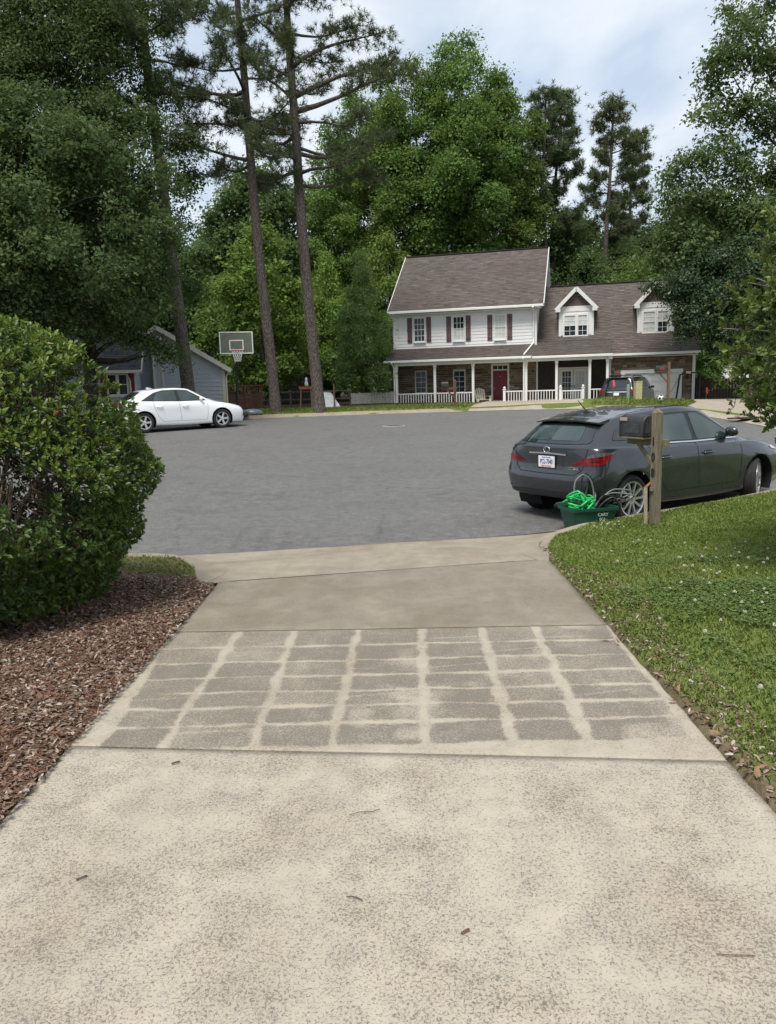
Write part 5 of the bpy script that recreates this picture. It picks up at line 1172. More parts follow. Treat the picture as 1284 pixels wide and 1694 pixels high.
        m = MB(); m.add(V, [(2*i, 2*i+1, 2*i+3, 2*i+2) for i in range(len(d)-1)]); return part(name, m, MAT[mat], parent)
    def wheel(s, x, y, spokes, sg, steer=0, width=.215, rimr=.235, twin=False):
        R = s.R; m = MB(); h = width/2
        prof = [(rimr-.005, -h+.01), (rimr+.02, -h), (R-.045, -h-.004), (R-.018, -h+.012), (R-.003, -h+.04)]
        for gy in (-.05, 0, .05): prof += [(R, gy-.022), (R, gy-.008), (R-.008, gy-.006), (R-.008, gy+.006), (R, gy+.008), (R, gy+.022)]
        prof += [(R-.003, h-.04), (R-.018, h-.012), (R-.045, h+.004), (rimr+.02, h), (rimr-.005, h-.01)]
        m.lathe(prof, 40, 'y'); w_ = thing('wheel', None, None); w_.parent = s.t; w_.location = (s.fx(x), y, R); w_.rotation_euler = (0, 0, steer)
        part('tyre', m, MAT['tyre_rubber'], w_, smooth=35)
        o = sg*h; m = MB(); m.lathe([(rimr, o-.012*sg), (rimr-.004, o+.002*sg), (rimr-.022, o-.004*sg), (rimr-.03, o-.05*sg), (rimr-.035, -o+.02*sg)], 40, 'y')
        for k in range(spokes):
            a0 = 2*math.pi*k/spokes
            for da in ((-.13, .13) if twin else (0,)):
                a = a0+da; c, q = math.cos(a), math.sin(a); c0, q0 = math.cos(a0), math.sin(a0)
                m.bar((c0*.05, o-.022*sg, q0*.05), (c*(rimr-.015), o-.018*sg, q*(rimr-.015)), .030 if spokes > 6 else .062, .03, (0, 1, 0))
        m.lathe([(.062, o-.045*sg), (.06, o-.012*sg), (.04, o-.006*sg), (0, o-.004*sg)], 20, 'y'); part('rim', m, MAT['alloy'], w_, smooth=35)
        m = MB(); m.lathe([(rimr-.036, o-.07*sg), (0, o-.07*sg)], 24, 'y'); part('brake', m, MAT['well_black'], w_)
        return w_
def mirror(car, x, z, sg, mat, parent):
    y = car.width_at(x, z)*sg; m = MB(); r = [(.0, 0), (.055, .02), (.075, .07), (.07, .13), (.045, .19), (0, .205)]
    m.lathe([(q*1.0, h) for q, h in r], 14, 'y'); me = m.mesh('mirror')
    o = link('mirror', me, MAT[mat], parent, smooth=True); x = car.fx(x); o.location = (x, y, z+.05); o.scale = (.75, sg*.95, 1.0)
    m = MB(); m.bar((x-.0, y-.03*sg, z), (x, y+.06*sg, z+.03), .07, .03); part('mirror_stalk', m, MAT['trim_black'], parent); return o
def dark_underbody(car, x0, x1, w_, z0, z1):
    m = MB(); m.box(x0, x1, -w_, w_, z0, z1); part('underbody', m, MAT['well_black'], car.t)

# ---------------------------------------------------------------- charcoal hatchback parked along the near kerb
hub_r = onstreet(1046.6, 827.6, .315); hub_f = onstreet(1254, 789.7, .315); hd_ = math.atan2(hub_f[1]-hub_r[1], hub_f[0]-hub_r[0])-.03
sc_ = 1.01; hat = thing('hatchback', 'charcoal grey hatchback parked along the kerb behind the mailbox', 'car')
hx, hy = math.cos(hd_), math.sin(hd_); rx_, wy_ = .82, .775
# local right-hand wheel face (0.82, -0.87) must sit at the rear hub seen in the photograph
ox = hub_r[0]-sc_*(rx_*hx+.87*hy); oy = hub_r[1]-sc_*(rx_*hy-.87*hx)
hat.location = (ox, oy, float(zs(hub_r[1]))+.004); hat.rotation_euler = (0, -.012, hd_); hat.scale = (sc_, sc_, sc_)
RH = [
 [(.30, 0, .29), (.30, .3, .29), (.35, .5, .28), (.82, .62, .21), (2.1, .62, .17), (3.42, .62, .18), (4.0, .5, .19), (4.1, .3, .19), (4.12, 0, .19)],
 [(.10, 0, .335), (.12, .48, .335), (.24, .78, .33), (.82, .84, .24), (2.1, .83, .18), (3.42, .84, .2), (4.06, .74, .2), (4.24, .42, .2), (4.28, 0, .2)],
 [(.02, 0, .45), (.045, .50, .45), (.19, .83, .45), (.82, .878, .38), (2.1, .865, .31), (3.42, .878, .36), (4.08, .79, .38), (4.28, .45, .38), (4.33, 0, .38)],
 [(.0, 0, .60), (.025, .50, .60), (.165, .845, .61), (.82, .890, .60), (2.1, .872, .55), (3.42, .888, .58), (4.06, .80, .56), (4.26, .45, .56), (4.31, 0, .56)],
 [(.075, 0, .72), (.095, .50, .72), (.20, .838, .75), (.82, .886, .78), (2.1, .880, .74), (3.42, .880, .74), (3.99, .79, .69), (4.21, .45, .66), (4.27, 0, .65)],
 [(.085, 0, .96), (.11, .50, .96), (.245, .790, .97), (.82, .850, .955), (2.1, .858, .905), (3.35, .835, .875), (3.86, .72, .79), (4.1, .42, .73), (4.18, 0, .72)],
 [(.13, 0, 1.035), (.155, .47, 1.035), (.31, .735, 1.035), (.86, .800, 1.02), (2.05, .815, .96), (3.0, .775, .955), (3.18, .66, .965), (3.30, .38, .99), (3.34, 0, 1.0)],
 [(.55, 0, 1.335), (.565, .38, 1.330), (.67, .56, 1.308), (1.02, .605, 1.355), (1.9, .63, 1.405), (2.36, .60, 1.385), (2.46, .52, 1.385), (2.52, .3, 1.40), (2.54, 0, 1.405)],
 [(.71, 0, 1.375), (.73, .32, 1.37), (.85, .46, 1.365), (1.12, .50, 1.40), (1.85, .52, 1.443), (2.18, .50, 1.425), (2.27, .42, 1.425), (2.32, .24, 1.435), (2.34, 0, 1.44)],
 [(.88, 0, 1.405), (.90, .18, 1.405), (1.02, .24, 1.412), (1.2, .26, 1.44), (1.8, .27, 1.455), (2.02, .25, 1.45), (2.08, .2, 1.45), (2.1, .1, 1.45), (2.12, 0, 1.45)],
 [(1.0, 0, 1.435), (1.05, 0, 1.436), (1.15, 0, 1.44), (1.3, 0, 1.447), (1.7, 0, 1.458), (1.8, 0, 1.458), (1.85, 0, 1.457), (1.88, 0, 1.456), (1.9, 0, 1.456)]]
HFX = lambda x: .82+(x-.82)*(1.05 if x > .82 else .88)
H_ = Car(RH, (.82, 3.42), .315, hat, 'paint_grey', fx=HFX); HB = H_.body
dark_underbody(H_, .95, 3.25, .55, .19, .34)
for sg in (-1, 1):
    H_.patch('door_glass', [(2.13, .985), (2.10, 1.345), (2.32, 1.335), (2.90, 1.02), (2.93, .985)], 'side', 'car_glass_pale', hat, .007, sg)
    H_.patch('door_glass', [(1.13, 1.03), (1.22, 1.30), (1.42, 1.335), (2.02, 1.345), (2.04, .99)], 'side', 'car_glass_pale', hat, .007, sg)
    H_.patch('quarter_glass', [(.52, 1.075), (.70, 1.22), (.88, 1.255), (1.00, 1.205), (1.03, 1.10), (.95, 1.065)], 'side', 'car_glass', hat, .007, sg)
    H_.patch('window_surround', [(1.10, 1.005), (1.19, 1.325), (1.42, 1.365), (2.1, 1.372), (2.34, 1.36), (2.97, 1.01), (2.98, .965), (2.05, .97)], 'side', 'trim_black', hat, .003, sg)
    H_.line('window_moulding', [(1.02, 1.0), (1.5, .985), (2.05, .965), (3.0, .955)], 'side', .018, 'chrome', hat, .009, sg)
    H_.line('door_seam', [(2.08, 1.36), (2.07, .95), (2.10, .6), (2.12, .36)], 'side', .009, 'well_black', HB, .002, sg)
    H_.line('door_seam', [(1.12, 1.0), (1.22, .82), (1.30, .60), (1.42, .40), (1.5, .34), (2.9, .33)], 'side', .009, 'well_black', HB, .002, sg)
    H_.line('door_seam', [(2.97, .95), (3.02, .8), (3.0, .5), (2.94, .34)], 'side', .009, 'well_black', HB, .002, sg)
    H_.line('sill_trim', [(1.22, .255), (2.1, .235), (3.02, .24)], 'side', .02, 'plastic_dark', HB, .006, sg)
    for hx_ in (1.42, 2.28):
        m = MB(); y = H_.width_at(hx_, .80)*sg; hxm = HFX(hx_)-hx_; m.tube([(hxm+hx_-.11, y+.012*sg, .80), (hxm+hx_-.08, y+.035*sg, .803), (hxm+hx_+.07, y+.035*sg, .806), (hxm+hx_+.10, y+.012*sg, .805)], .014, 8); part('door_handle', m, MAT['paint_grey'], hat, smooth=True)
        H_.patch('handle_cup', [(hx_-.08, .765), (hx_-.08, .83), (hx_+.08, .835), (hx_+.08, .77)], 'side', 'trim_black', HB, .003, sg)
    mirror(H_, 2.80, 1.0, sg, 'paint_grey', hat)
    # lamps wrapping the rear corner
    H_.uvpatch('tail_lamp', [(.85, 4.30), (1.4, 4.22), (2.0, 4.22), (2.25, 4.35), (2.52, 4.66)], [(.85, 4.34), (1.4, 4.62), (2.0, 4.72), (2.25, 4.74), (2.55, 4.74)], 'lamp_red', hat, .008, sg)
    H_.uvpatch('lamp_lens', [(1.45, 4.58), (1.8, 4.60), (2.1, 4.64), (2.5, 4.70)], [(1.45, 4.66), (1.8, 4.80), (2.1, 4.84), (2.56, 4.80)], 'lamp_dark', hat, .010, sg)
    H_.uvpatch('lamp_strip', [(1.02, 4.36), (1.5, 4.38), (2.0, 4.40), (2.28, 4.50)], [(1.02, 4.39), (1.5, 4.43), (2.0, 4.45), (2.28, 4.54)], 'lamp_red', hat, .013, sg)
    H_.uvpatch('head_lamp', [(5.5, 4.2), (5.85, 4.1), (6.3, 4.0), (6.9, 4.0)], [(5.5, 4.5), (5.85, 4.75), (6.3, 4.75), (6.9, 4.35)], 'lamp_clear', hat, .008, sg)
    H_.uvpatch('rear_reflector', [(1.55, 1.75), (1.9, 1.75)], [(1.55, 1.95), (1.9, 1.95)], 'lamp_red', hat, .006, sg, 6, 3)
H_.patch('rear_glass', [(-.64, 1.05), (-.50, 1.30), (.50, 1.30), (.64, 1.05), (.3, 1.035), (-.3, 1.035)], 'rear', 'car_glass', hat, .006)
H_.patch('rear_glass_tint', [(-.47, 1.075), (-.40, 1.25), (.40, 1.25), (.47, 1.075)], 'rear', 'car_glass_pale', hat, .009)
H_.patch('windscreen', [(-.62, 1.03), (-.50, 1.37), (.50, 1.37), (.62, 1.03)], 'front', 'car_glass', hat, .006)
# roof spoiler
m = MB(); n = 14; V = []
for i in range(n):
    y = -.57+1.14*i/(n-1); e = 1-(abs(y)/.57)**6*.25
    V += [(.74, y, 1.376-.03*(abs(y)/.57)**2), (.47+.05*(1-e)*4, y, 1.338-.035*(abs(y)/.57)**2), (.475+.05*(1-e)*4, y, 1.318-.035*(abs(y)/.57)**2), (.64, y, 1.312-.03*(abs(y)/.57)**2)]
m.add(V, [(4*i+k, 4*i+(k+1) % 4, 4*i+4+(k+1) % 4, 4*i+4+k) for i in range(n-1) for k in range(4)]+[(0, 1, 2, 3), tuple(4*(n-1)+k for k in (3, 2, 1, 0))]); part('spoiler', m, MAT['paint_grey'], hat, smooth=40)
m = MB(); m.box(.515, .525, -.14, .14, 1.305, 1.317); part('brake_light', m, MAT['lamp_red'], hat)
# tailgate details
H_.line('hatch_seam', [(-.66, .99), (-.60, .72), (-.50, .655), (0, .65), (.50, .655), (.60, .72), (.66, .99)], 'rear', .010, 'well_black', HB, .002)
H_.patch('plate_recess', [(-.30, .71), (-.30, .895), (.30, .895), (.30, .71)], 'rear', 'paint_black', HB, .003)
H_.line('plate_garnish', [(-.34, .905), (0, .915), (.34, .905)], 'rear', .022, 'chrome', hat, .012)
h, _n = H_.hit((-3, 0, .80), (1, 0, 0)); pz = .80
pl = part('licence_plate', MB().box(h.x-.016, h.x-.010, -.15, .15, pz-.075, pz+.075), simple('plate_white', (.78, .79, .80), .4, var=.05), hat, .003)
def letters(txt, size, mat, parent, loc, rot, bold=0.0, sx=1.0, depth=.001):
    me = text_mesh(txt, size, depth, bold); o = link('lettering', me, mat, parent); o.location = loc; o.rotation_euler = rot; o.scale = (sx, 1, 1); return o
blue = simple('plate_blue', (.02, .05, .25), .5); red_ = simple('plate_red', (.5, .04, .05), .5); R90 = math.radians(90)
letters('PCL-7040', .088, blue, pl, (h.x-.0172, 0, pz+.0), (R90, 0, -R90), .001, .66)
letters('FIRST IN FLIGHT', .028, red_, pl, (h.x-.0172, 0, pz-.058), (R90, 0, -R90), 0, .9); letters('North Carolina', .026, blue, pl, (h.x-.0172, 0, pz+.058), (R90, 0, -R90))
m = MB(); m.box(h.x-.012, h.x-.006, -.165, .165, pz-.09, pz+.09); part('plate_frame', m, MAT['trim_black'], pl)
h2, _n = H_.hit((-3, 0, .955), (1, 0, 0)); m = MB()
m.tube([(h2.x-.012, .055*math.cos(a), .955+.042*math.sin(a)) for a in np.linspace(0, 2*math.pi, 25)], .0055, 6); em = part('emblem', m, MAT['chrome'], hat, smooth=True)
m = MB(); m.tube([(h2.x-.013, .012, .985), (h2.x-.013, .03, .935), (h2.x-.013, -.035, .935)], .006, 5); part('emblem_bar', m, MAT['chrome'], em)
h3, _n = H_.hit((-3, -.50, .715), (1, 0, 0)); letters('CT200h', .052, MAT['chrome'], hat, (h3.x-.008, -.47, .735), (R90, 0, -R90-.05), .001, 1.1, .002)
m = MB(); m.tube([(.34, .02, 1.10), (.285, -.0, 1.085), (.265, -.22, 1.075)], [.022, .014, .008], 6); m.lathe([(0, 0), (.03, .01), (.03, .05), (0, .06)], 10, 'x', (.255, .03, 1.075)); part('wiper', m, MAT['trim_black'], hat)
m = MB(); m.tube([(.94, 0, 1.405), (.82, 0, 1.50), (.74, 0, 1.58)], [.009, .006, .005], 6); m.box(.88, 1.03, -.035, .035, 1.395, 1.422); part('antenna', m, MAT['trim_black'], hat)
H_.uvpatch('bumper_valance', [(0, 1.05), (.8, 1.05), (1.6, 1.1), (2.1, 1.2)], [(0, 1.75), (.8, 1.75), (1.6, 1.6), (2.1, 1.35)], 'plastic_dark', hat, .004, 1); H_.uvpatch('bumper_valance', [(0, 1.05), (.8, 1.05), (1.6, 1.1), (2.1, 1.2)], [(0, 1.75), (.8, 1.75), (1.6, 1.6), (2.1, 1.35)], 'plastic_dark', hat, .004, -1)
for sg in (-1, 1):
    H_.wheel(.82, sg*.765, 10, sg, 0, rimr=.232); H_.wheel(3.42, sg*.765, 10, sg, math.radians(24), rimr=.232)

# ---------------------------------------------------------------- white sedan across the circle
hub_r = onstreet(240, 701.7, .33); hub_f = onstreet(368.3, 693.5, .33); hd_ = math.atan2(hub_f[1]-hub_r[1], hub_f[0]-hub_r[0])
sc_ = math.hypot(hub_f[0]-hub_r[0], hub_f[1]-hub_r[1])/2.74; hx, hy = math.cos(hd_), math.sin(hd_)
sed = thing('sedan', 'white four door sedan parked at the kerb in front of the grey house', 'car')
sed.location = (hub_r[0]-sc_*(1.06*hx+.90*hy), hub_r[1]-sc_*(1.06*hy-.90*hx), float(zs(hub_r[1]))+.004); sed.rotation_euler = (0, -.012, hd_); sed.scale = (sc_, sc_, sc_)
RS = [
 [(.35, 0, .22), (.36, .3, .22), (.42, .5, .22), (1.06, .65, .2), (2.4, .65, .18), (3.8, .65, .19), (4.5, .5, .2), (4.6, .3, .2), (4.62, 0, .2)],
 [(.12, 0, .27), (.14, .5, .27), (.28, .80, .27), (1.06, .88, .24), (2.4, .87, .2), (3.8, .88, .21), (4.55, .74, .2), (4.74, .42, .2), (4.78, 0, .2)],
 [(.03, 0, .45), (.055, .52, .45), (.22, .86, .45), (1.06, .922, .42), (2.4, .91, .36), (3.8, .92, .40), (4.58, .80, .40), (4.80, .45, .40), (4.85, 0, .40)],
 [(.0, 0, .66), (.025, .52, .66), (.19, .87, .66), (1.06, .93, .66), (2.4, .915, .62), (3.8, .925, .62), (4.55, .81, .60), (4.78, .45, .58), (4.83, 0, .58)],
 [(.06, 0, .84), (.08, .52, .84), (.22, .85, .85), (1.06, .915, .86), (2.4, .915, .82), (3.8, .905, .78), (4.44, .78, .74), (4.70, .45, .70), (4.76, 0, .69)],
 [(.09, 0, 1.03), (.11, .50, 1.03), (.28, .79, 1.02), (1.06, .865, .99), (2.4, .885, .945), (3.7, .85, .90), (4.28, .70, .82), (4.55, .42, .77), (4.62, 0, .76)],
 [(.52, 0, 1.075), (.54, .45, 1.07), (.68, .68, 1.055), (1.25, .79, 1.03), (2.4, .84, .985), (3.30, .79, .965), (3.52, .68, .975), (3.66, .38, 1.0), (3.70, 0, 1.01)],
 [(1.12, 0, 1.385), (1.14, .38, 1.38), (1.24, .55, 1.36), (1.55, .61, 1.39), (2.2, .64, 1.415), (2.66, .61, 1.385), (2.78, .53, 1.38), (2.85, .3, 1.395), (2.87, 0, 1.40)],
 [(1.32, 0, 1.425), (1.34, .32, 1.42), (1.44, .45, 1.412), (1.68, .5, 1.43), (2.15, .52, 1.447), (2.45, .5, 1.43), (2.55, .42, 1.425), (2.6, .24, 1.43), (2.62, 0, 1.435)],
 [(1.55, 0, 1.445), (1.57, .18, 1.445), (1.65, .24, 1.445), (1.8, .26, 1.455), (2.1, .27, 1.462), (2.25, .25, 1.455), (2.32, .2, 1.452), (2.35, .1, 1.452), (2.37, 0, 1.452)],
 [(1.75, 0, 1.455), (1.78, 0, 1.456), (1.82, 0, 1.458), (1.88, 0, 1.461), (2.05, 0, 1.466), (2.1, 0, 1.466), (2.12, 0, 1.465), (2.14, 0, 1.464), (2.15, 0, 1.464)]]
S_ = Car(RS, (1.06, 3.80), .335, sed, 'paint_white'); SB = S_.body; dark_underbody(S_, .5, 4.5, .6, .18, .36)
for sg in (-1, 1):
    S_.patch('door_glass', [(2.36, 1.005), (2.30, 1.36), (2.62, 1.345), (3.18, 1.03), (3.24, .995)], 'side', 'car_glass_pale', sed, .007, sg)
    S_.patch('door_glass', [(1.42, 1.05), (1.60, 1.30), (1.80, 1.35), (2.20, 1.36), (2.24, 1.01)], 'side', 'car_glass_pale', sed, .007, sg)
    S_.patch('quarter_glass', [(1.10, 1.065), (1.36, 1.20), (1.47, 1.22), (1.38, 1.055)], 'side', 'car_glass', sed, .007, sg, .05, 2)
    S_.patch('window_surround', [(1.02, 1.045), (1.50, 1.31), (1.80, 1.385), (2.3, 1.39), (2.66, 1.365), (3.25, 1.03), (3.30, .985), (2.3, .99)], 'side', 'trim_black', sed, .003, sg)
    S_.line('door_seam', [(2.28, 1.37), (2.29, .95), (2.32, .6), (2.34, .34)], 'side', .012, 'seam_grey', SB, .002, sg)
    S_.line('door_seam', [(1.40, 1.03), (1.44, .8), (1.56, .50), (1.7, .34), (3.25, .33)], 'side', .012, 'seam_grey', SB, .002, sg)
    S_.line('door_seam', [(3.28, .97), (3.30, .8), (3.28, .5), (3.24, .34)], 'side', .012, 'seam_grey', SB, .002, sg)
    for hx_ in (1.60, 2.50):
        m = MB(); y = S_.width_at(hx_, .83)*sg; m.tube([(hx_-.11, y+.01*sg, .83), (hx_-.08, y+.035*sg, .833), (hx_+.07, y+.035*sg, .836), (hx_+.10, y+.01*sg, .835)], .016, 8); part('door_handle', m, MAT['paint_white'], sed, smooth=True)
    mirror(S_, 3.08, 1.0, sg, 'paint_white', sed)
    S_.uvpatch('head_lamp', [(5.65, 4.55), (5.95, 4.30), (6.3, 4.2), (6.8, 4.2)], [(5.65, 4.68), (5.95, 4.78), (6.3, 4.72), (6.8, 4.45)], 'lamp_clear', sed, .008, sg)
    S_.uvpatch('lamp_bezel', [(6.05, 4.32), (6.3, 4.28), (6.75, 4.25)], [(6.05, 4.55), (6.3, 4.55), (6.75, 4.4)], 'lamp_dark', sed, .012, sg)
    S_.uvpatch('fog_recess', [(6.15, 1.9), (6.7, 1.8)], [(6.2, 2.5), (6.7, 2.4)], 'trim_black', sed, .006, sg, 8, 3)
    S_.uvpatch('tail_lamp', [(1.0, 4.2), (1.7, 4.15), (2.3, 4.3)], [(1.0, 4.8), (1.7, 4.85), (2.3, 4.7)], 'lamp_red', sed, .008, sg)
    S_.wheel(1.06, sg*.80, 5, sg, 0, rimr=.228); S_.wheel(3.80, sg*.80, 5, sg, 0, rimr=.228)
S_.patch('rear_glass', [(-.60, 1.10), (-.47, 1.35), (.47, 1.35), (.60, 1.10)], 'rear', 'car_glass', sed, .006); S_.patch('windscreen', [(-.64, 1.04), (-.50, 1.37), (.50, 1.37), (.64, 1.04)], 'front', 'car_glass', sed, .006)
S_.uvpatch('grille', [(6.9, 3.3), (7.5, 3.2), (8.0, 3.2)], [(6.9, 4.0), (7.5, 4.15), (8.0, 4.2)], 'trim_black', sed, .006, 1); S_.uvpatch('grille', [(6.9, 3.3), (7.5, 3.2), (8.0, 3.2)], [(6.9, 4.0), (7.5, 4.15), (8.0, 4.2)], 'trim_black', sed, .006, -1)
m = MB(); m.prism([(1.48, 1.435), (1.70, 1.45), (1.52, 1.505), (1.46, 1.50)], -.02, .02, lambda p, t: (p[0], t, p[1])); part('antenna_fin', m, MAT['paint_white'], sed)

# ---------------------------------------------------------------- black SUV on the garage drive
suv = thing('suv', 'black sport utility vehicle parked on the drive before the garage door', 'car'); sp_ = P(1019, 640, 39.6); sd_h = math.radians(90-34)
suv.location = (sp_[0], sp_[1], float(terrain(sp_[0], 39.8))+.03); suv.rotation_euler = (0, 0, sd_h); suv.scale = (.98, .98, .98)
RV = [
 [(.35, 0, .28), (.36, .3, .28), (.42, .5, .28), (1.06, .7, .26), (2.4, .7, .25), (3.9, .7, .25), (4.6, .5, .26), (4.7, .3, .26), (4.72, 0, .26)],
 [(.10, 0, .36), (.12, .55, .36), (.22, .88, .36), (1.06, .95, .34), (2.4, .94, .30), (3.9, .95, .32), (4.68, .80, .30), (4.88, .42, .30), (4.92, 0, .30)],
 [(.0, 0, .62), (.02, .56, .62), (.12, .93, .62), (1.06, .99, .60), (2.4, .985, .56), (3.9, .99, .58), (4.72, .86, .56), (4.94, .45, .56), (4.99, 0, .56)],
 [(.03, 0, .88), (.05, .56, .88), (.14, .94, .88), (1.06, .995, .88), (2.4, .99, .86), (3.9, .99, .84), (4.66, .86, .80), (4.90, .45, .78), (4.95, 0, .78)],
 [(.08, 0, 1.10), (.10, .55, 1.10), (.19, .90, 1.10), (1.06, .96, 1.12), (2.4, .965, 1.09), (3.85, .94, 1.04), (4.5, .80, .98), (4.76, .45, .94), (4.82, 0, .93)],
 [(.13, 0, 1.17), (.15, .53, 1.17), (.24, .86, 1.17), (1.06, .92, 1.19), (2.4, .925, 1.16), (3.45, .87, 1.10), (3.72, .76, 1.10), (3.9, .4, 1.13), (3.95, 0, 1.14)],
 [(.34, 0, 1.70), (.35, .45, 1.69), (.45, .70, 1.66), (1.1, .75, 1.70), (2.2, .76, 1.71), (2.85, .72, 1.66), (2.98, .62, 1.655), (3.05, .35, 1.67), (3.08, 0, 1.675)],
 [(.55, 0, 1.745), (.57, .36, 1.74), (.68, .55, 1.73), (1.2, .60, 1.75), (2.1, .6, 1.755), (2.55, .56, 1.72), (2.65, .5, 1.715), (2.7, .3, 1.72), (2.72, 0, 1.725)],
 [(1.0, 0, 1.765), (1.05, 0, 1.766), (1.15, 0, 1.77), (1.5, 0, 1.778), (1.9, 0, 1.775), (2.1, 0, 1.765), (2.15, 0, 1.762), (2.2, 0, 1.76), (2.22, 0, 1.76)]]
V_ = Car(RV, (1.06, 3.92), .37, suv, 'paint_black'); dark_underbody(V_, .5, 4.6, .6, .24, .4)
for sg in (-1, 1):
    V_.patch('side_glass', [(.55, 1.22), (.70, 1.56), (1.30, 1.62), (1.32, 1.22)], 'side', 'car_glass', suv, .007, sg); V_.patch('side_glass', [(1.40, 1.22), (1.40, 1.625), (2.15, 1.63), (2.18, 1.20)], 'side', 'car_glass_pale', suv, .007, sg); V_.patch('side_glass', [(2.27, 1.20), (2.24, 1.63), (2.75, 1.60), (3.30, 1.22), (3.3, 1.18)], 'side', 'car_glass_pale', suv, .007, sg)
    V_.uvpatch('tail_lamp', [(1.15, 3.0), (1.7, 3.0), (2.35, 3.2)], [(1.25, 3.75), (1.7, 3.9), (2.35, 3.9)], 'lamp_red', suv, .01, sg)
    V_.line('window_moulding', [(.5, 1.19), (2.2, 1.17), (3.35, 1.14)], 'side', .02, 'chrome', suv, .009, sg)
    mirror(V_, 3.12, 1.16, sg, 'paint_black', suv); m = MB(); m.tube([(.7, sg*.62, 1.755), (1.0, sg*.62, 1.80), (2.2, sg*.62, 1.80), (2.5, sg*.62, 1.745)], .018, 6); part('roof_rail', m, MAT['trim_black'], suv)
    V_.wheel(1.06, sg*.86, 5, sg, 0, .24, .25); V_.wheel(3.92, sg*.86, 5, sg, 0, .24, .25)
V_.patch('rear_glass', [(-.70, 1.22), (-.58, 1.60), (.58, 1.60), (.70, 1.22)], 'rear', 'car_glass', suv, .006); V_.patch('windscreen', [(-.7, 1.2), (-.56, 1.63), (.56, 1.63), (.7, 1.2)], 'front', 'car_glass', suv, .006)
V_.line('tailgate_garnish', [(-.55, .98), (.55, .98)], 'rear', .05, 'chrome', suv, .01); V_.patch('licence_plate', [(-.16, .80), (-.16, .94), (.16, .94), (.16, .80)], 'rear', 'plate_white', suv, .012, grid=.1, rounded=0)
m = MB(); m.box(.2, .36, -.5, .5, 1.69, 1.715); part('spoiler', m, MAT['paint_black'], suv, .01)
m = MB(); [m.tube([(x, -.7, 1.83), (x, .7, 1.83)], .02, 6) for x in (.95, 1.9)]; part('roof_rack', m, MAT['trim_black'], suv)['kind'] = 'stuff'
m = MB(); m.lathe([(0, 1.775), (.05, 1.78), (.05, 1.80), (0, 1.805)], 10, 'z', (.5, 0, 0)); part('antenna_base', m, MAT['trim_black'], suv)
# ================================================================== SMALLER THINGS
wood_w = NB('weathered_wood'); _v = wood_w.map((1, 1, .12)); _g = wood_w.noise(45, 4, .6, vec=_v)
wood_w.bsdf(wood_w.mix(wood_w.rng(_g, .3, .7), (.115, .098, .066), (.25, .222, .16)), .9, spec=.15, bump=wood_w.bump(_g, .5, .006)); MAT['weathered_wood'] = wood_w.m
simple('wood_brown', (.155, .098, .062), .85, var=.25, nscale=14); simple('wood_red', (.125, .050, .034), .8, var=.25, nscale=12); simple('wood_dark', (.052, .040, .032), .9, var=.3, nscale=10); simple('wood_pale', (.44, .41, .36), .85, var=.2, nscale=8)
simple('mailbox_black', (.028, .029, .031), .5, var=.25, nscale=12); simple('digit_black', (.012, .012, .012), .5); simple('flag_red', (.55, .03, .03), .5)
# ---- mailbox 108
base = G(1083, 867, -.05); th = math.radians(113)
mbx = thing('mailbox', 'black mailbox on a weathered wooden post numbered 108 beside the kerb', 'mailbox', (base[0], base[1], float(terrain(base[0], base[1]))), th)
# local x points away towards the street, y to the left
m = MB(); h = .047; m.box(-h, h, -h, h, -.3, 1.33); m.add([(-h, -h, 1.33), (h, -h, 1.33), (h, h, 1.33), (-h, h, 1.33), (0, 0, 1.385)], [(0, 1, 4), (1, 2, 4), (2, 3, 4), (3, 0, 4)]); part('post', m, MAT['weathered_wood'], mbx, .004)
m = MB(); m.box(-.12, .60, -.088, -.049, .93, 1.01); part('arm', m, MAT['weathered_wood'], mbx, .003)
m = MB(); m.bar((.05, -.068, .62), (.40, -.068, .94), .035, .05); part('brace', m, MAT['weathered_wood'], mbx, .003)
m = MB(); m.box(.13, .60, -.10, .10, 1.012, 1.035); part('platform', m, MAT['weathered_wood'], mbx)
m = MB(); w2 = .105; prof = [(-w2, 1.036), (w2, 1.036)]+[(w2*math.cos(a), 1.20+w2*.95*math.sin(a)) for a in np.linspace(0, math.pi, 15)]
m.prism(prof, .12, .53, lambda p, t: (t, p[0], p[1])); bx_ = part('box', m, MAT['mailbox_black'], mbx, .012, smooth=40)
m = MB(); m.prism([(p[0]*1.05, 1.17+(p[1]-1.17)*1.05) for p in prof], .53, .56, lambda p, t: (t, p[0], p[1])); part('door', m, MAT['mailbox_black'], bx_, .008)
m = MB(); m.box(.19, .46, w2, w2+.006, 1.08, 1.19); m.box(.115, .12, -.07, .07, 1.08, 1.20); part('side_panel', m, simple('mailbox_panel', (.045, .046, .048), .55, var=.3, nscale=10), bx_, .004)
m = MB(); m.box(.40, .53, w2+.004, w2+.016, 1.225, 1.265); part('flag', m, simple('flag_tan', (.40, .33, .26), .6), bx_, .004)
m = MB(); m.box(-.03, .02, .053, .075, .40, .44); part('bracket', m, MAT['weathered_wood'], mbx)
for k, (ch_, z) in enumerate((('1', .985), ('0', .80), ('8', .61))):
    letters(ch_, .145, MAT['digit_black'], mbx, (0, h+.004, z+.0), (R90, 0, math.pi), .004, .75, .003)
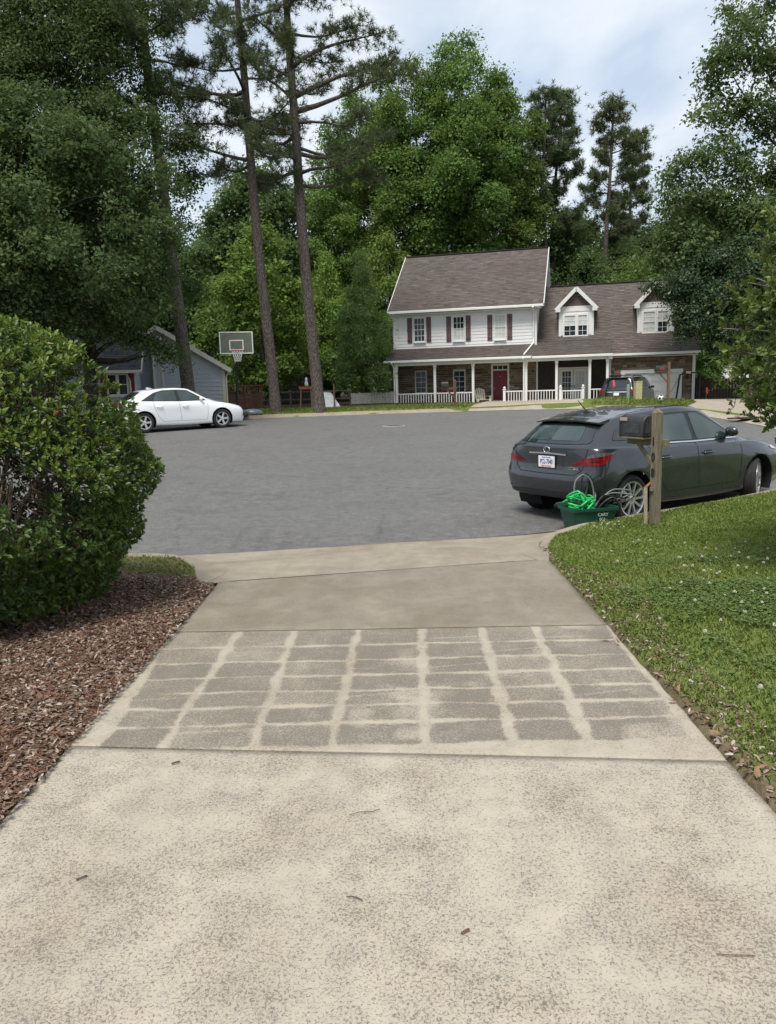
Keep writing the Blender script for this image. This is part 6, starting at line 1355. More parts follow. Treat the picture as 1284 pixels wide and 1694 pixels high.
# slat leaning on the post
sl_ = thing('leaning_slat', 'thin pale slat with a bent top leaning on the mailbox post', 'slat', (base[0]-.085, base[1]+.02, float(terrain(base[0], base[1]))), th)
m = MB(); m.bar((0, 0.02, -.03), (0, .035, .44), .012, .05, (1, 0, 0)); part('board', m, simple('slat_wood', (.42, .34, .26), .8, var=.2, nscale=30), sl_)
m = MB(); m.bar((0, .035, .44), (0, -.055, .50), .01, .04, (1, 0, 0)); part('bent_tip', m, simple('rust', (.25, .10, .05), .8), sl_)
# ---- recycling bin and hoses
bp = G(973, 876, -.17)+np.array([-.02, -.06, 0]); br_ = math.atan2(.25, 1)
bz = float(apron_z(bp[0], bp[1])) if bp[0] < 2.3 else float(zs(bp[1])); bz = -.150
bn = thing('recycling_bin', 'dark green plastic recycling bin with white printing at the kerb', 'bin', (bp[0], bp[1], bz), br_)
bg_ = simple('bin_green', (.006, .060, .040), .45, var=.12, nscale=5); L0, W0, L1, W1, HB_ = .25, .155, .30, .20, .29
def ringz(L, W, z, r=.04, n=5):
    out = []
    for cx_, cy_, a0 in ((L-r, W-r, 0), (-L+r, W-r, 90), (-L+r, -W+r, 180), (L-r, -W+r, 270)):
        for a in np.linspace(a0, a0+90, n): out.append((cx_+r*math.cos(math.radians(a)), cy_+r*math.sin(math.radians(a)), z))
    return out
m = MB(); rs = [ringz(L0, W0, 0), ringz(L0+.005, W0+.005, .02), ringz(L1, W1, HB_-.035), ringz(L1+.018, W1+.018, HB_-.035), ringz(L1+.02, W1+.02, HB_), ringz(L1-.008, W1-.008, HB_), ringz(L0-.006, W0-.006, .015)]; n = len(rs[0])
m.add(sum(rs, []), [(i*n+k, i*n+(k+1) % n, (i+1)*n+(k+1) % n, (i+1)*n+k) for i in range(len(rs)-1) for k in range(n)]+[tuple(reversed(range(n))), tuple(range(6*n, 7*n))]); part('tub', m, bg_, bn, smooth=35)
pw_ = simple('print_white', (.7, .74, .70), .6); ang = math.atan2(W1-W0, HB_)
letters('CARY', .055, pw_, bn, (.10, -(W0+.76*(W1-W0))-.008, .205), (R90+ang, 0, 0), .001, 1.0, .0006)
m = MB(); a_ = [(0, 0), (.06, 0), (.03, .055)]
m.tube([(.10+.035*math.cos(a), -.183-.0, .145+.03*math.sin(a)) for a in np.linspace(0, 6.283, 17)], .003, 4); m.tube([(.075, -.182, .13), (.10, -.184, .165), (.125, -.182, .13)], .003, 4); lg = part('printed_logo', m, pw_, bn); lg['kind'] = 'stuff'
def hose(name, label, pts, r, mat, per=8):
    m = MB(); p = crspl(np.array(pts, float), per); m.tube([tuple(q) for q in p], r, 7); o = part(name, m, mat, smooth=True); o.location = (bp[0], bp[1], bz); o.rotation_euler = (0, 0, br_); return tag(o, label, 'hose')
rh = np.random.default_rng(12); pts = []
for k in range(70):
    a = k*.72; rr = .125+.045*math.sin(k*1.7)+.02*rh.normal(); pts.append((-.09+rr*1.15*math.cos(a)+.02*rh.normal(), rr*.95*math.sin(a), .24+.20*abs(math.sin(k*.31))*(.6+.4*rh.random())+.03*rh.normal()))
pts += [(-.22, -.20, .33), (-.33, -.12, .36)]
hose('garden_hose', 'bright green garden hose coiled in a tangle in the recycling bin', pts, .0125, simple('hose_green', (.012, .42, .10), .35, var=.1))
pts = [(-.02, .05, .25), (-.16, .04, .42), (-.15, .05, .60), (-.04, .06, .68), (.06, .05, .60), (.10, .04, .42), (.06, .03, .26)]
hose('grey_hose', 'grey hose standing up in a tall loop behind the green coils', pts, .011, simple('hose_grey', (.16, .17, .17), .45), 10)
pts = [(-.06, .09, .26), (-.05, .10, .52), (-.01, .11, .68), (.05, .10, .66), (.03, .08, .5), (-.02, .06, .40)]
hose('black_hose', 'black hose bent in a narrow loop above the bin', pts, .011, simple('hose_black', (.018, .018, .019), .5), 10)
for k, (e, lab) in enumerate((((.56, .02, .46), 'upper pale grey hose arching from the bin towards the car wheel'), ((.60, -.02, .40), 'middle grey hose arching low from the bin to the car wheel'), ((.56, .10, .34), 'lowest dark grey hose bending over the bin edge by the wheel'))):
    hose('drain_hose', lab, [(.10, .06-.03*k, .25), (.20, .05-.02*k, .36+.02*k), (.36, .04, .43+.04*(1-k)), (e[0], e[1], e[2]), (.66-.03*k, e[1]+.05, e[2]-.05), (.58, .12, e[2]-.10), (.40, .10, .32-.03*k)], .010, MAT['hose_grey'] if k < 2 else MAT['hose_black'], 8)
hose('soaker_hose', 'black hose draped over the right end of the bin to the ground', [(.15, .02, .25), (.24, .0, .34), (.33, -.02, .38), (.41, -.03, .30), (.44, -.04, .15), (.42, -.05, .02), (.36, -.02, .012)], .014, MAT['hose_black'], 8)
hose('pipe_end', 'pale hose end sticking up beside the green coils', [(.12, .08, .25), (.15, .09, .42), (.13, .10, .50), (.10, .10, .54)], .011, simple('hose_pale', (.30, .31, .31), .4), 6)

# ---- basketball goal behind the white sedan
gY = 33.2; bb_ = P(391, 567, gY); pb = P(394, 690, gY+.9)
bk = thing('basketball_goal', 'portable basketball goal with smoked backboard behind the white sedan', 'basketball hoop', (pb[0], pb[1], float(terrain(pb[0], pb[1]))), .18)
inv = Matrix.Rotation(-.18, 3, 'Z')
def loc(px, py, Y): q = P(px, py, Y); return inv @ Vector((q[0]-pb[0], q[1]-pb[1], q[2]-float(terrain(pb[0], pb[1]))))
c_ = loc(391, 567, gY); bw, bh_ = .70, .46
m = MB(); m.box(c_.x-bw, c_.x+bw, c_.y-.01, c_.y+.01, c_.z-bh_, c_.z+bh_); bd = part('backboard', m, simple('board_smoke', (.135, .145, .105), .25, var=.1, spec=.5), bk)
m = MB(); f_ = .045
m.box(c_.x-bw, c_.x+bw, c_.y-.022, c_.y-.011, c_.z+bh_-f_, c_.z+bh_).box(c_.x-bw, c_.x+bw, c_.y-.022, c_.y-.011, c_.z-bh_, c_.z-bh_+f_).box(c_.x-bw, c_.x-bw+f_, c_.y-.022, c_.y-.011, c_.z-bh_+f_, c_.z+bh_-f_).box(c_.x+bw-f_, c_.x+bw, c_.y-.022, c_.y-.011, c_.z-bh_+f_, c_.z+bh_-f_); part('border', m, simple('board_white', (.62, .66, .62), .4), bd)
m = MB(); x0, x1, z0, z1 = c_.x-.30, c_.x+.30, c_.z-.32, c_.z+.12
m.box(x0, x1, c_.y-.021, c_.y-.011, z1-.05, z1).box(x0, x1, c_.y-.021, c_.y-.011, z0, z0+.05).box(x0, x0+.05, c_.y-.021, c_.y-.011, z0+.05, z1-.05).box(x1-.05, x1, c_.y-.021, c_.y-.011, z0+.05, z1-.05); part('shooting_square', m, MAT['board_white'], bd)
for sg in (-1, 1): m = MB(); m.box(c_.x+sg*.30-.02, c_.x+sg*.30+.02, c_.y+.012, c_.y+.05, c_.z-.44, c_.z+.44); part('strut', m, MAT['black_metal'], bd)
rimc = Vector((c_.x+.03, c_.y-.40, c_.z-.34)); rr = .235; m = MB(); m.tube([rimc+Vector((rr*math.cos(a), rr*math.sin(a), 0)) for a in np.linspace(0, 2*math.pi, 33)], .014, 6, cap=False); m.box(rimc.x-.06, rimc.x+.06, rimc.y+rr, c_.y-.023, rimc.z-.05, rimc.z+.01); rim = part('hoop', m, simple('rim_red', (.50, .045, .025), .5), bk, smooth=40)
m = MB(); NS = 12
for k in range(NS):
    for d in (1, -1):
        pts = []
        for q in range(6):
            t = q/5; a = 2*math.pi*(k+d*.5*q)/NS; r_2 = rr*(1-.48*t**.8); pts.append(rimc+Vector((r_2*math.cos(a), r_2*math.sin(a), -.02-.44*t)))
        m.tube(pts, .0085, 4, cap=False)
nt_ = part('net', m, simple('net_white', (.70, .70, .66), .8), rim); nt_['kind'] = 'stuff'
top_ = Vector((c_.x-.07, c_.y+.55, c_.z-.45)); m = MB(); m.tube([(0, 0, .15), tuple(top_*.5+Vector((0, 0, .05))), tuple(top_)], [.06, .055, .05], 10); part('pole', m, MAT['black_metal'], bk, smooth=40)
m = MB(); m.bar(top_, (c_.x-.15, c_.y+.05, c_.z-.1), .05, .05); m.bar(top_-Vector((0, .02, .3)), (c_.x-.15, c_.y+.05, c_.z-.38), .05, .05); part('arms', m, MAT['black_metal'], bk)['kind'] = 'stuff'
m = MB(); m.box(-.45, .45, -.2, .8, 0, .2); part('base', m, MAT['plastic_dark'], bk, .06)
m = MB(); m.bar(top_*.93+Vector((-.03, -.07, -.2)), top_*.93+Vector((-.03, -.07, .35)), .05, .02); part('height_sticker', m, MAT['board_white'], bk)

# ---- brown deck screen, shed, rail fence, pickets and yard things behind the far kerb
def at_(px, py, Y): return P(px, py, Y)
d0, d1 = at_(377, 650, 40.5), at_(433, 650, 41.5); dk = thing('wooden_deck', 'reddish brown wooden deck with railing at the grey house corner', 'deck', (d0[0], d0[1], float(terrain(d0[0], d0[1]))), math.atan2(d1[1]-d0[1], d1[0]-d0[0]))
wd = math.hypot(d1[0]-d0[0], d1[1]-d0[1]); zt = at_(400, 637, 41)[2]-dk.location.z
for i in range(8): m = MB(); m.box(0, wd, -.02, .0, .02+.098*i, .11+.098*i); part('plank', m, MAT['wood_red'], dk)
m = MB(); m.box(-.03, wd+.03, -.05, .05, zt-.06, zt); part('cap_rail', m, MAT['wood_red'], dk)
for x in (.0, wd/2, wd): m = MB(); m.box(x-.05, x+.05, -.045, .045, 0, zt-.06); part('post', m, MAT['wood_red'], dk)
for i in range(1, 16):
    if i != 8: m = MB(); m.box(wd*i/16-.022, wd*i/16+.022, -.02, .02, .82, zt-.06); part('baluster', m, MAT['wood_red'], dk)
m = MB(); m.box(0, wd, .05, 2.5, .70, .80); part('floor', m, MAT['wood_red'], dk)
sh0 = at_(462, 650, 50); sh = thing('garden_shed', 'dark weathered shed half hidden between the two right pines', 'shed', (sh0[0], 50, float(terrain(sh0[0], 50))), -.05)
for i in range(10): m = MB(); m.box(0, 1.9, -.02-.004*(i % 2), 0.02, .05+.17*i, .21+.17*i); part('plank', m, simple('shed_wood', (.085, .072, .060), .9, var=.3, nscale=6), sh)
m = MB(); m.prism([(-.15, 1.75), (2.05, 1.75), (.95, 2.5)], -.15, 2.2, lambda p, t: (p[0], t, p[1])); part('roof', m, MAT['wood_dark'], sh); m = MB(); m.box(.02, 1.88, .03, 2.0, 0, 1.75); part('wall', m, MAT['shed_wood'], sh)
f0, f1 = at_(432, 665, 41), at_(580, 665, 41); rf = thing('rail_fence', 'low wooden rail fence running behind the pines towards the pale pickets', 'fence', (f0[0], 41, float(terrain(f0[0], 41))), 0)
Lf = f1[0]-f0[0]
for i in range(4): m = MB(); x = Lf*i/3; m.box(x-.04, x+.04, -.04, .04, -.2, .92); part('post', m, MAT['shed_wood'], rf)
for z in (.42, .82): m = MB(); m.box(-.1, Lf+.1, -.065, -.047, z-.028, z+.028); part('rail', m, MAT['shed_wood'], rf)
p0, p1 = at_(580, 665, 42.5), at_(655, 665, 43.2); pf = thing('picket_fence', 'pale weathered board fence between the cedar and the porch', 'fence', (p0[0], p0[1], float(terrain(p0[0], p0[1]))), math.atan2(p1[1]-p0[1], p1[0]-p0[0])); Lp = math.hypot(p1[0]-p0[0], p1[1]-p0[1]); rp = random.Random(3)
for i in range(17): m = MB(); x = Lp*i/17; w_ = Lp/17*rp.uniform(.86, .95); m.box(x, x+w_, -.012, .012, .03, .62+rp.uniform(-.02, .03)); part('picket', m, MAT['wood_pale'], pf)
for z in (.15, .48): m = MB(); m.box(0, Lp, .013, .05, z-.04, z+.04); part('rail', m, MAT['wood_pale'], pf)
q = at_(507, 664, 40.2); sw = thing('sawhorse', 'reddish plank trestle beside the rightmost pine trunk', 'trestle', (q[0], 40.2, float(terrain(q[0], 40.2))), .05)
m = MB(); m.box(-.36, .36, -.06, .06, .98, 1.12); part('beam', m, simple('plank_red', (.30, .085, .05), .7), sw)
for sx_ in (-.25, .25):
    for sy_ in (-1, 1): m = MB(); m.bar((sx_, 0, .98), (sx_*1.2, sy_*.3, 0), .06, .03); part('leg', m, MAT['wood_brown'], sw)
q = at_(543, 668, 40.6); tp_ = thing('white_tent', 'small white pitched tarp with a tan ridge board beside the pine', 'tarp', (q[0], 40.6, float(terrain(q[0], 40.6))), .1)
m = MB(); m.add([(-.25, -.4, 0), (.65, -.4, 0), (.10, 0, .85), (-.22, 0, .85), (-.25, .4, 0), (.65, .4, 0)], [(0, 1, 2, 3), (4, 3, 2, 5), (0, 3, 4), (1, 5, 2)]); part('tarp', m, simple('tarp_white', (.66, .68, .70), .6), tp_)
m = MB(); m.bar((-.30, 0, .86), (.45, -.05, .78), .09, .04); part('ridge_board', m, MAT['wood_brown'], tp_); m = MB(); m.box(.28, .36, -.5, -.42, 0, 1.2); part('post', m, MAT['wood_brown'], tp_)
q = at_(508, 655, 40.25); st = thing('bird_ornament', 'small white bird ornament perched on the red trestle', 'ornament', (q[0], 40.2, float(terrain(q[0], 40.2))+1.12), 0)
m = MB(); m.lathe([(0, 0), (.09, .02), (.10, .14), (.06, .26), (.05, .32), (.07, .37), (.05, .43), (0, .46)], 12, 'z'); part('body', m, MAT['tarp_white'], st, smooth=True); m = MB(); m.tube([(.05, 0, .38), (.13, 0, .36)], [.025, .004], 6); part('beak', m, MAT['plank_red'], st)
q = at_(417, 681, 35.6); cv = thing('garden_cloche', 'low grey domed cover on the grass past the sedan nose', 'cover', (q[0], 35.6, float(terrain(q[0], 35.6))), .1); m = MB(); m.lathe([(.55, 0), (.52, .10), (.38, .2), (.18, .25), (0, .26)], 20, 'z'); o = part('dome', m, simple('cover_grey', (.13, .16, .19), .3), cv, smooth=True); o.scale = (1.0, .5, 1)
m = MB(); m.lathe([(.58, 0), (.58, .03), (.54, .03)], 20, 'z'); o = part('rim', m, MAT['plastic_dark'], cv); o.scale = (1.0, .5, 1)
# ---- far mailboxes, pedestals, flags
def far_mailbox(px, Y, label, hpost, boxz, face, wm, arm=True, L=.52, num=False):
    q = at_(px, 665, Y); z = float(terrain(q[0], Y)); t = thing('mailbox', label, 'mailbox', (q[0], Y, z), face)
    m = MB(); m.box(-.055, .055, -.055, .055, -.2, hpost); m.add([(-.055, -.055, hpost), (.055, -.055, hpost), (.055, .055, hpost), (-.055, .055, hpost), (0, 0, hpost+.05)], [(0, 1, 4), (1, 2, 4), (2, 3, 4), (3, 0, 4)]); part('post', m, wm, t, .004)
    m = MB(); m.box(-.66, .1, -.045, .045, boxz-.11, boxz-.012); part('arm', m, wm, t); m = MB(); m.bar((-.05, 0, boxz-.5), (-.42, 0, boxz-.1), .06, .07); part('brace', m, wm, t)
    m = MB(); w3 = .11; pr = [(-w3, 0), (w3, 0)]+[(w3*math.cos(a), .15+w3*math.sin(a)) for a in np.linspace(0, math.pi, 11)]; m.prism(pr, -.62, -.62+L, lambda p, tt: (tt, p[0], boxz+p[1])); bxx = part('box', m, MAT['mailbox_black'], t, .01, smooth=40)
    m = MB(); m.prism([(p[0]*1.06, p[1]*1.04-.003) for p in pr], -.65, -.62, lambda p, tt: (tt, p[0], boxz+p[1])); part('door', m, MAT['mailbox_black'], bxx)
    if num: letters('8 8', .15, MAT['flag_red'], bxx, (-.36, -w3-.006, boxz+.12), (R90, 0, 0), .004, 1.0)
    return t
far_mailbox(1105, 36.6, 'black mailbox with red numerals on a brown post upon the grassy hump', 1.72, 1.36, .08, MAT['wood_brown'], num=True)
far_mailbox(753, 37.3, 'dark mailbox on a reddish post in front of the stone porch', 1.25, .95, .05, MAT['wood_red'], L=.3)
def pedestal(px, Y, label, r, hh, mat, name='utility_pedestal', dome=False, square=False):
    q = at_(px, 665, Y); t = thing(name, label, 'utility post', (q[0], Y, float(terrain(q[0], Y))), .2); m = MB()
    if square: m.box(-r, r, -r*.8, r*.8, -.1, hh-.04)
    else: m.lathe([(r, -.1), (r, hh-.06), (r*.9, hh-.02), (r*.5, hh), (0, hh+.01)], 14, 'z')
    part('body', m, mat, t, .01 if square else 0, smooth=None if square else 40)
    m = MB(); (m.box(-r*1.08, r*1.08, -r*.88, r*.88, hh-.04, hh) if square else m.lathe([(r*1.04, hh*.6), (r*1.06, hh*.6+.02), (r*1.04, hh*.6+.04)], 14, 'z')); part('cap', m, mat, t)
pedestal(1055, 36.9, 'pale yellow utility pedestal standing behind the black vehicle on the grassy hump', .16, .86, simple('pedestal_tan', (.44, .41, .22), .6), square=True)
pedestal(1039, 36.7, 'small grey green utility post beside the pale yellow pedestal', .07, .72, simple('pedestal_green', (.22, .30, .24), .6))
def stake(px, Y, label, hh, flag):
    q = at_(px, 667, Y); t = thing('survey_stake', label, 'stake', (q[0], Y, float(terrain(q[0], Y))), .3); m = MB(); m.box(-.02, .02, -.012, .012, -.1, hh); part('stick', m, MAT['wood_brown'], t)
    m = MB(); m.add([(-.03, -.02, hh), (.05, -.02, hh+.02), (.09, -.03, hh-.22), (.03, -.02, hh-.34), (-.02, -.02, hh-.2), (-.03, .02, hh), (.05, .02, hh+.02), (.09, .01, hh-.22), (.03, .02, hh-.34), (-.02, .02, hh-.2)], [(0, 1, 2, 3, 4), (9, 8, 7, 6, 5), (0, 5, 6, 1), (1, 6, 7, 2), (2, 7, 8, 3), (3, 8, 9, 4), (4, 9, 5, 0)]); part('ribbon', m, flag, t)
stake(1014, 36.6, 'wooden survey stake with a pink ribbon behind the black vehicle', .92, simple('ribbon_pink', (.75, .10, .12), .6)); stake(1168, 38.5, 'short stake with an orange ribbon before the dark board fence', .75, simple('ribbon_orange', (.80, .13, .03), .6))
# soccer ball: pentagons and hexagons
q = at_(1092.5, 671, 36.0); bl = thing('soccer_ball', 'white and black soccer ball lying on the grassy hump by the mailbox post', 'ball', (q[0], 36.0, float(terrain(q[0], 36.0))+.02), 0)
bm = bmesh.new(); bmesh.ops.create_icosphere(bm, subdivisions=4, radius=.155); pent = [Vector(v) for v in ((0, 1, 1.618), (0, -1, 1.618), (0, 1, -1.618), (0, -1, -1.618), (1, 1.618, 0), (-1, 1.618, 0), (1, -1.618, 0), (-1, -1.618, 0), (1.618, 0, 1), (-1.618, 0, 1), (1.618, 0, -1), (-1.618, 0, -1))]
me = bpy.data.meshes.new('ball')
for f in bm.faces:
    d = f.calc_center_median().normalized(); f.material_index = 1 if max(d.dot(p_.normalized()) for p_ in pent) > .935 else 0; f.smooth = True
bm.to_mesh(me); bm.free(); me.materials.append(simple('ball_white', (.75, .75, .74), .4)); me.materials.append(MAT['trim_black']); o = link('cover', me, None, bl); o.location = (0, 0, .15)
# old boards lying at the neighbour's drive
q = onstreet(1216, 698); bo = thing('wood_pallet', 'old tan and dark boards lying flat at the mouth of the neighbour driveway', 'boards', (q[0]+.55, q[1]+.2, pav(q[0]+.6, q[1]+.2)+.015), .25)
for i, (x, y, l, w_, z, a, mt) in enumerate(((-.1, 0, 1.35, .22, .02, .1, 'wood_dark'), (.0, .22, 1.2, .2, .025, -.05, 'wood_dark'), (.05, -.2, 1.1, .2, .03, .05, 'wood_dark'), (.1, .02, .95, .3, .075, -.2, 'slat_wood'), (.05, .2, .8, .22, .08, .1, 'slat_wood'))):
    m = MB(); c0, s0 = math.cos(a), math.sin(a); m.bar((x-c0*l/2, y-s0*l/2, z), (x+c0*l/2, y+s0*l/2, z), w_, .035); part('board', m, MAT[mt], bo, .004)
# black tubular goal frame by the garage
q = at_(1145, 667, 38.6); gf = thing('goal_frame', 'black tubular sports goal frame standing beside the garage corner', 'goal frame', (q[0], 38.6, float(terrain(q[0], 38.6))), 0); bm_ = MAT['black_metal']; gzf = gf.location.z
def lq(px, py, Y=38.6): q2 = P(px, py, Y); return (q2[0]-gf.location.x, Y-38.6, q2[2]-gzf)
for nm, pts in (('upright', [lq(1154, 680), lq(1159, 617)]), ('crossbar', [lq(1159, 617), lq(1137, 616)]), ('back_upright', [lq(1125, 620, 39.2), lq(1118, 664, 39.2), lq(1110, 668, 39.0)]), ('brace', [lq(1137, 616), lq(1125, 620, 39.2)]), ('foot', [lq(1154, 674), lq(1141, 676, 38.0)])):
    m = MB(); m.tube(pts, .045 if nm in ('upright', 'back_upright') else .035, 8); part(nm, m, bm_, gf)
m = MB(); m.tube([lq(1125, 622, 39.2), lq(1112, 645, 39.2), lq(1094, 662, 39.0)], .012, 5); part('cord', m, bm_, gf); m = MB(); q3 = lq(1139, 616); m.box(q3[0]-.1, q3[0]+.1, -.05, .05, q3[2]-.05, q3[2]+.05); part('end_cap', m, simple('pale_tape', (.6, .58, .4), .6), gf)
# dark board fence and the house beyond it
w0, w1 = at_(1148, 650, 42.2), at_(1330, 650, 40.5); df = thing('board_fence', 'tall dark stained board fence to the right of the garage', 'fence', (w0[0], w0[1], float(terrain(w0[0], w0[1]))-.05), math.atan2(w1[1]-w0[1], w1[0]-w0[0])); Lw = math.hypot(w1[0]-w0[0], w1[1]-w0[1]); nb = int(Lw/.15); rp = random.Random(8); ztop = at_(1180, 626, 42)[2]-df.location.z
for i in range(nb): m = MB(); x = Lw*i/nb; m.box(x+.004, x+Lw/nb-.004, -.012-.006*rp.random(), .01, .0, ztop+rp.uniform(-.02, .02)); part('fence_board', m, MAT['wood_dark'], df)
for z in (.4, ztop-.3): m = MB(); m.box(0, Lw, .012, .06, z-.05, z+.05); part('rail', m, MAT['wood_dark'], df)
hx0 = at_(1130, 600, 62); fh = thing('house', 'pale house glimpsed over the dark board fence', 'house', (hx0[0], 62, float(terrain(hx0[0], 62))), -.1)
m = MB(); m.box(0, 9, 0, 6, -.3, 3.2); part('wall', m, WS, fh); m = MB(); m.prism([(-.4, 3.1), (3, 5.4), (6.4, 3.1)], -.4, 9.4, lambda p, t: (t, p[0], p[1])); part('roof', m, simple('far_roof', (.09, .09, .10), .9), fh); window(fh, 2, 3, 1.2, 2.6, -.01, 2, 2); window(fh, 5.5, 6.5, 1.2, 2.6, -.01, 2, 2)

# ================================================================== NEAR SHRUBS
leafmat('leaf_bush', (.028, .072, .018), (.080, .165, .028), (.26, .36, .055), .34, .42, .035)
leafmat('leaf_young', (.06, .10, .03), (.10, .16, .04), (.18, .13, .045), .35, .3, .06)
def leaf6(c, d, nrm, L, Wd, fold):
    """folded pointed leaves: base, two shoulders, tip and a raised midrib"""
    e = unit(np.cross(nrm, d)); L = L[:, None]; Wd = Wd[:, None]; up_ = nrm*fold[:, None]*Wd
    b0 = c; ml = c+d*L*.55; tp_ = c+d*L; l1 = c+d*L*.28-e*Wd*.42+up_; l2 = c+d*L*.68-e*Wd*.44+up_; r1 = c+d*L*.28+e*Wd*.42+up_; r2 = c+d*L*.68+e*Wd*.44+up_
    tp_ = tp_-nrm*L*.08
    V = np.stack([b0, l1, l2, tp_, r2, r1, ml], 1).reshape(-1, 3); i = np.arange(len(c))*7
    Fc = np.concatenate([np.stack([i, i+6, i+2, i+1], 1), np.stack([i+6, i+3, i+2, i+2], 1)[:, :3].repeat(1, 0) if False else np.stack([i+6, i+3, i+2, i+1], 1)*0+np.stack([i, i+5, i+4, i+6], 1)])
    return V, i
def leaf_mesh(name, c, d, nrm, L, Wd, fold, rnd):
    V, i = leaf6(c, d, nrm, L, Wd, fold); tri = np.concatenate([np.stack(q, 1) for q in ((i, i+6, i+1), (i+1, i+6, i+2), (i+2, i+6, i+3), (i, i+5, i+6), (i+5, i+4, i+6), (i+4, i+3, i+6))])
    return npmesh(name, V, tri, np.tile(rnd, 6))
def rosettes(tips, dirs, rng, per, L, asp, spread, young):
    n = len(tips); idx = np.repeat(np.arange(n), per); m = len(idx); axis = unit(dirs)[idx]; rnd = unit(rng.normal(size=(m, 3))); rad = unit(rnd-axis*(rnd*axis).sum(1)[:, None])
    el = rng.uniform(.25, 1.25, m); d = unit(axis*np.sin(el)[:, None]*.9+rad*np.cos(el)[:, None]*1.0); back = rng.random(m)**1.5*spread; c = tips[idx]-axis*back[:, None]+rad*.004
    nrm = unit(axis*1.0-d*(axis*d).sum(1)[:, None]+rng.normal(size=(m, 3))*.25+np.array([0, 0, .25])); nrm = unit(nrm-d*(nrm*d).sum(1)[:, None]); l = L*np.clip(rng.lognormal(-.03, .28, m), .45, 1.7)
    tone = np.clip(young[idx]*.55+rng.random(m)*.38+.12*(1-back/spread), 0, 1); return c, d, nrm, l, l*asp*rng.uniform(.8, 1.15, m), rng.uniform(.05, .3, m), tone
def bush():
    c0 = P(-45, 790, 5.75); r = np.random.default_rng(21); base = (c0[0], c0[1], .02); C = np.array([0, 0, P(-45, 782, 5.75)[2]-.02]); Rx, Rz = 1.30, 1.165
    t = thing('evergreen_bush', 'large clipped rounded evergreen bush growing out of the mulch bed', 'bush', base, 0)
    def surf(d, f): 
        w_ = 1+.03*np.sin(d[:, 0]*7+1)*np.sin(d[:, 1]*6+d[:, 2]*5)+.035*np.sin(d[:, 2]*13+d[:, 0]*9)
        sq = np.where(d[:, 2] < -.3, 1+.10*(-d[:, 2]-.3), 1); return C+d*np.array([Rx, Rx, Rz])*(f*w_*sq)[:, None]
    n = 19000; d = unit(r.normal(size=(n, 3))); q = surf(d, np.ones(n))
    gap = vnoise3(d, 2.6, 5)*.6+vnoise3(d, 6, 6)*.4                     # thin places where the twigs show
    lowmid = np.exp(-((d[:, 2]+.12)/.30)**2)*.16
    keep = gap-lowmid > .305; d = d[keep]; n = len(d); f = 1-.18*r.random(n)**1.5; tips = surf(d, f); dirs = unit(d*.8+np.array([0, 0, .55])+r.normal(size=(n, 3))*.35)
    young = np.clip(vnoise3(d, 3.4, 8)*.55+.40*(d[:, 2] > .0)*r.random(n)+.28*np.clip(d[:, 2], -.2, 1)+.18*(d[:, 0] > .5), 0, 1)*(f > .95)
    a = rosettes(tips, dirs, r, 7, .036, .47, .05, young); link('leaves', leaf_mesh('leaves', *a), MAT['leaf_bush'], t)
    m = MB()
    for k in range(9):                                                   # stems from the ground
        a_ = k*.7+r.uniform(-.2, .2); e = np.array([.75*math.cos(a_), .75*math.sin(a_), C[2]+r.uniform(-.3, .5)]); limb(m, (.12*math.cos(a_), .12*math.sin(a_), -.08), e, .032, .014, r, .08, 7, sides=6)
    part('stems', m, MAT['twig_bark'], t, smooth=True)['kind'] = 'stuff'
    m = MB(); k2 = r.choice(n, 900, replace=False)
    for k in k2:
        dd = d[k]; inner = C+unit(dd+r.normal(size=3)*.35)*np.array([Rx, Rx, Rz])*r.uniform(.42, .68); limb(m, inner, tips[k], .0075, .0028, r, .10, 5, sides=4)
    part('twigs', m, MAT['twig_bark'], t, smooth=True)['kind'] = 'stuff'
    rd = MB(); bs = []
    for k in r.choice(n, 16, replace=False):
        rd.lathe([(0, -.012), (.012, -.004), (.012, .006), (0, .012)], 6, 'z', tuple(tips[k]+d[k]*.02))
    part('red_berries', rd, simple('berry_red', (.40, .02, .015), .35), t)['kind'] = 'stuff'
bush()
# ivy-like seedling with lobed leaves at the foot of the bush
q = G(70, 1012, .03); r = np.random.default_rng(9); iv = thing('seedling', 'low green seedling with lobed leaves at the foot of the bush', 'plant', (q[0], q[1], .03), 0)
for k in range(9):
    a = r.uniform(0, 6.28); rr_ = r.uniform(.05, .2); hh = r.uniform(.05, .17); m = MB(); s = r.uniform(.045, .07); c = Vector((rr_*math.cos(a), rr_*math.sin(a)-.05, hh)); pts = []
    for j in range(15): ang = 2*math.pi*j/15; rad = s*(1.0 if j % 3 == 0 else .62)*(1.15 if j == 0 else 1); pts.append(c+Vector((rad*math.cos(ang+a), rad*math.sin(ang+a)*.9, -.25*rad+.02*math.sin(ang*2))))
    m.add([c+Vector((0, 0, .012))]+pts, [(0, 1+j, 1+(j+1) % 15) for j in range(15)]); part('leaf', m, simple('seedling_green', (.030, .105, .022), .5, var=.3, nscale=20), iv, smooth=True); m = MB(); m.tube([(0, 0, 0), (c.x*.4, c.y*.4, c.z*.7), tuple(c)], .0025, 4); part('stalk', m, simple('stalk_green', (.08, .13, .05), .6), iv)
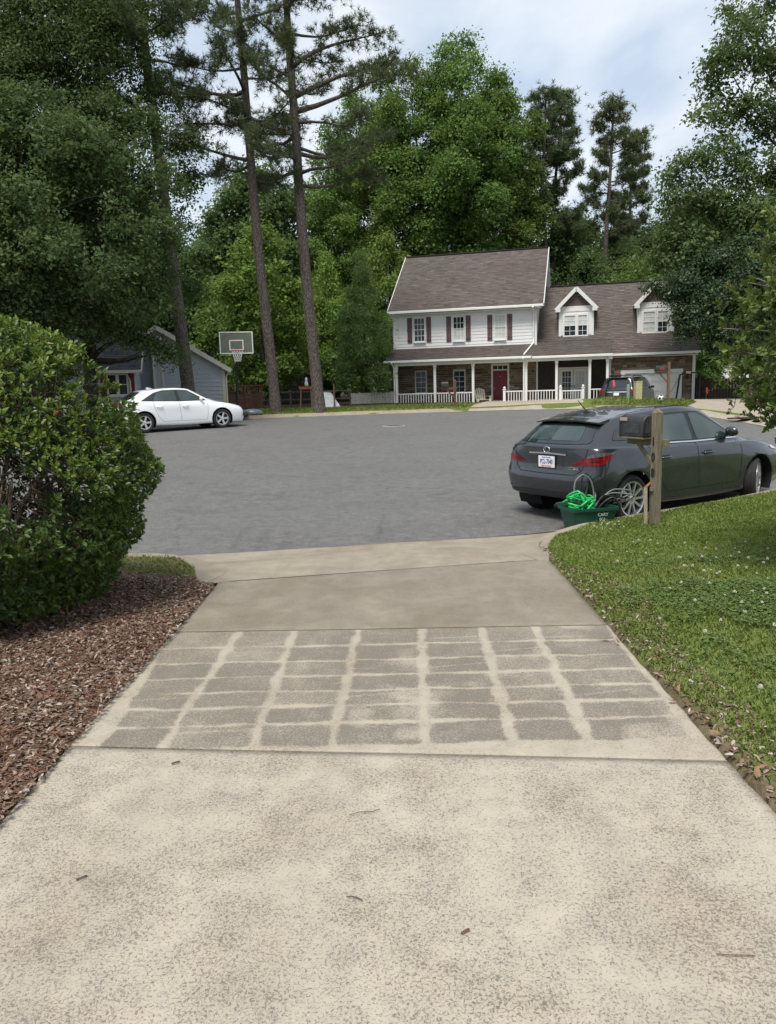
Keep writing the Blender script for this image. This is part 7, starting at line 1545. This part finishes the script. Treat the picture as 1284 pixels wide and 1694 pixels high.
def right_shrub():
    r = np.random.default_rng(31); b0 = np.array([4.10, 6.3, float(terrain(4.10, 6.3))]); t = thing('young_holly', 'glossy leaved shrub tree with bronze new tips reaching in over the lawn', 'tree', b0, 0)
    m = MB(); m.tube([(0, 0, -.1), (.03, 0, .6), (-.02, .03, 1.2), (-.05, 0, 2.6), (0, .05, 3.6)], [.06, .05, .042, .025, .008], 10); part('trunk', m, MAT['smooth_bark'], t, smooth=True)
    tips = []; dirs = []; m = MB(); tm = MB()
    for k in range(150):
        z = 1.15+2.5*r.beta(1.3, 2.2); a = r.uniform(1.2, 5.1) if k % 3 else r.uniform(0, 6.28); prof = np.interp(z, [.9, 1.35, 1.9, 2.5, 3.2, 3.8], [.85, 1.25, 1.35, 1.2, .8, .3]); p0 = np.array([0, 0, max(.8, z-.45)]); e = np.array([prof*math.cos(a), prof*math.sin(a), z+.12])*1.0; e[:2] *= r.uniform(.8, 1.12)
        br = limb(m, p0, e, .014, .004, r, .10, 6, sides=5)
        for q_ in range(8):
            u = .35+.65*r.random(); i0 = min(4, int(u*5)); s = br[i0]+(br[i0+1]-br[i0])*(u*5-i0); dv = unit(unit(br[i0+1]-br[i0])*.7+r.normal(size=3)*.6+np.array([0, 0, .35])); e2 = s+dv*r.uniform(.10, .28); limb(tm, s, e2, .004, .002, r, .1, 4, sides=4)
            for w_ in (.35, .7, 1.0): tips.append(s+(e2-s)*w_); dirs.append(dv)
        tips.append(e); dirs.append(unit(e-p0))
    part('branches', m, MAT['smooth_bark'], t, smooth=True)['kind'] = 'stuff'; part('twigs', tm, MAT['twig_bark'], t, smooth=True)['kind'] = 'stuff'
    tips = np.array(tips); dirs = np.array(dirs); n = len(tips); a = rosettes(tips, dirs, r, 7, .052, .52, .05, .8*r.random(n)); link('leaves', leaf_mesh('leaves', *a), MAT['leaf_holly'], t)
    k = tips[:, 2] > np.quantile(tips[:, 2], .45); a = rosettes(tips[k][::5]+dirs[k][::5]*.04, dirs[k][::5], r, 4, .05, .42, .03, r.random(len(tips[k][::5]))); link('new_growth', leaf_mesh('new_growth', *a), MAT['leaf_young'], t)['kind'] = 'stuff'
leafmat('leaf_holly', (.065, .100, .024), (.130, .185, .040), (.23, .265, .065), .40, .4, .035)
right_shrub()
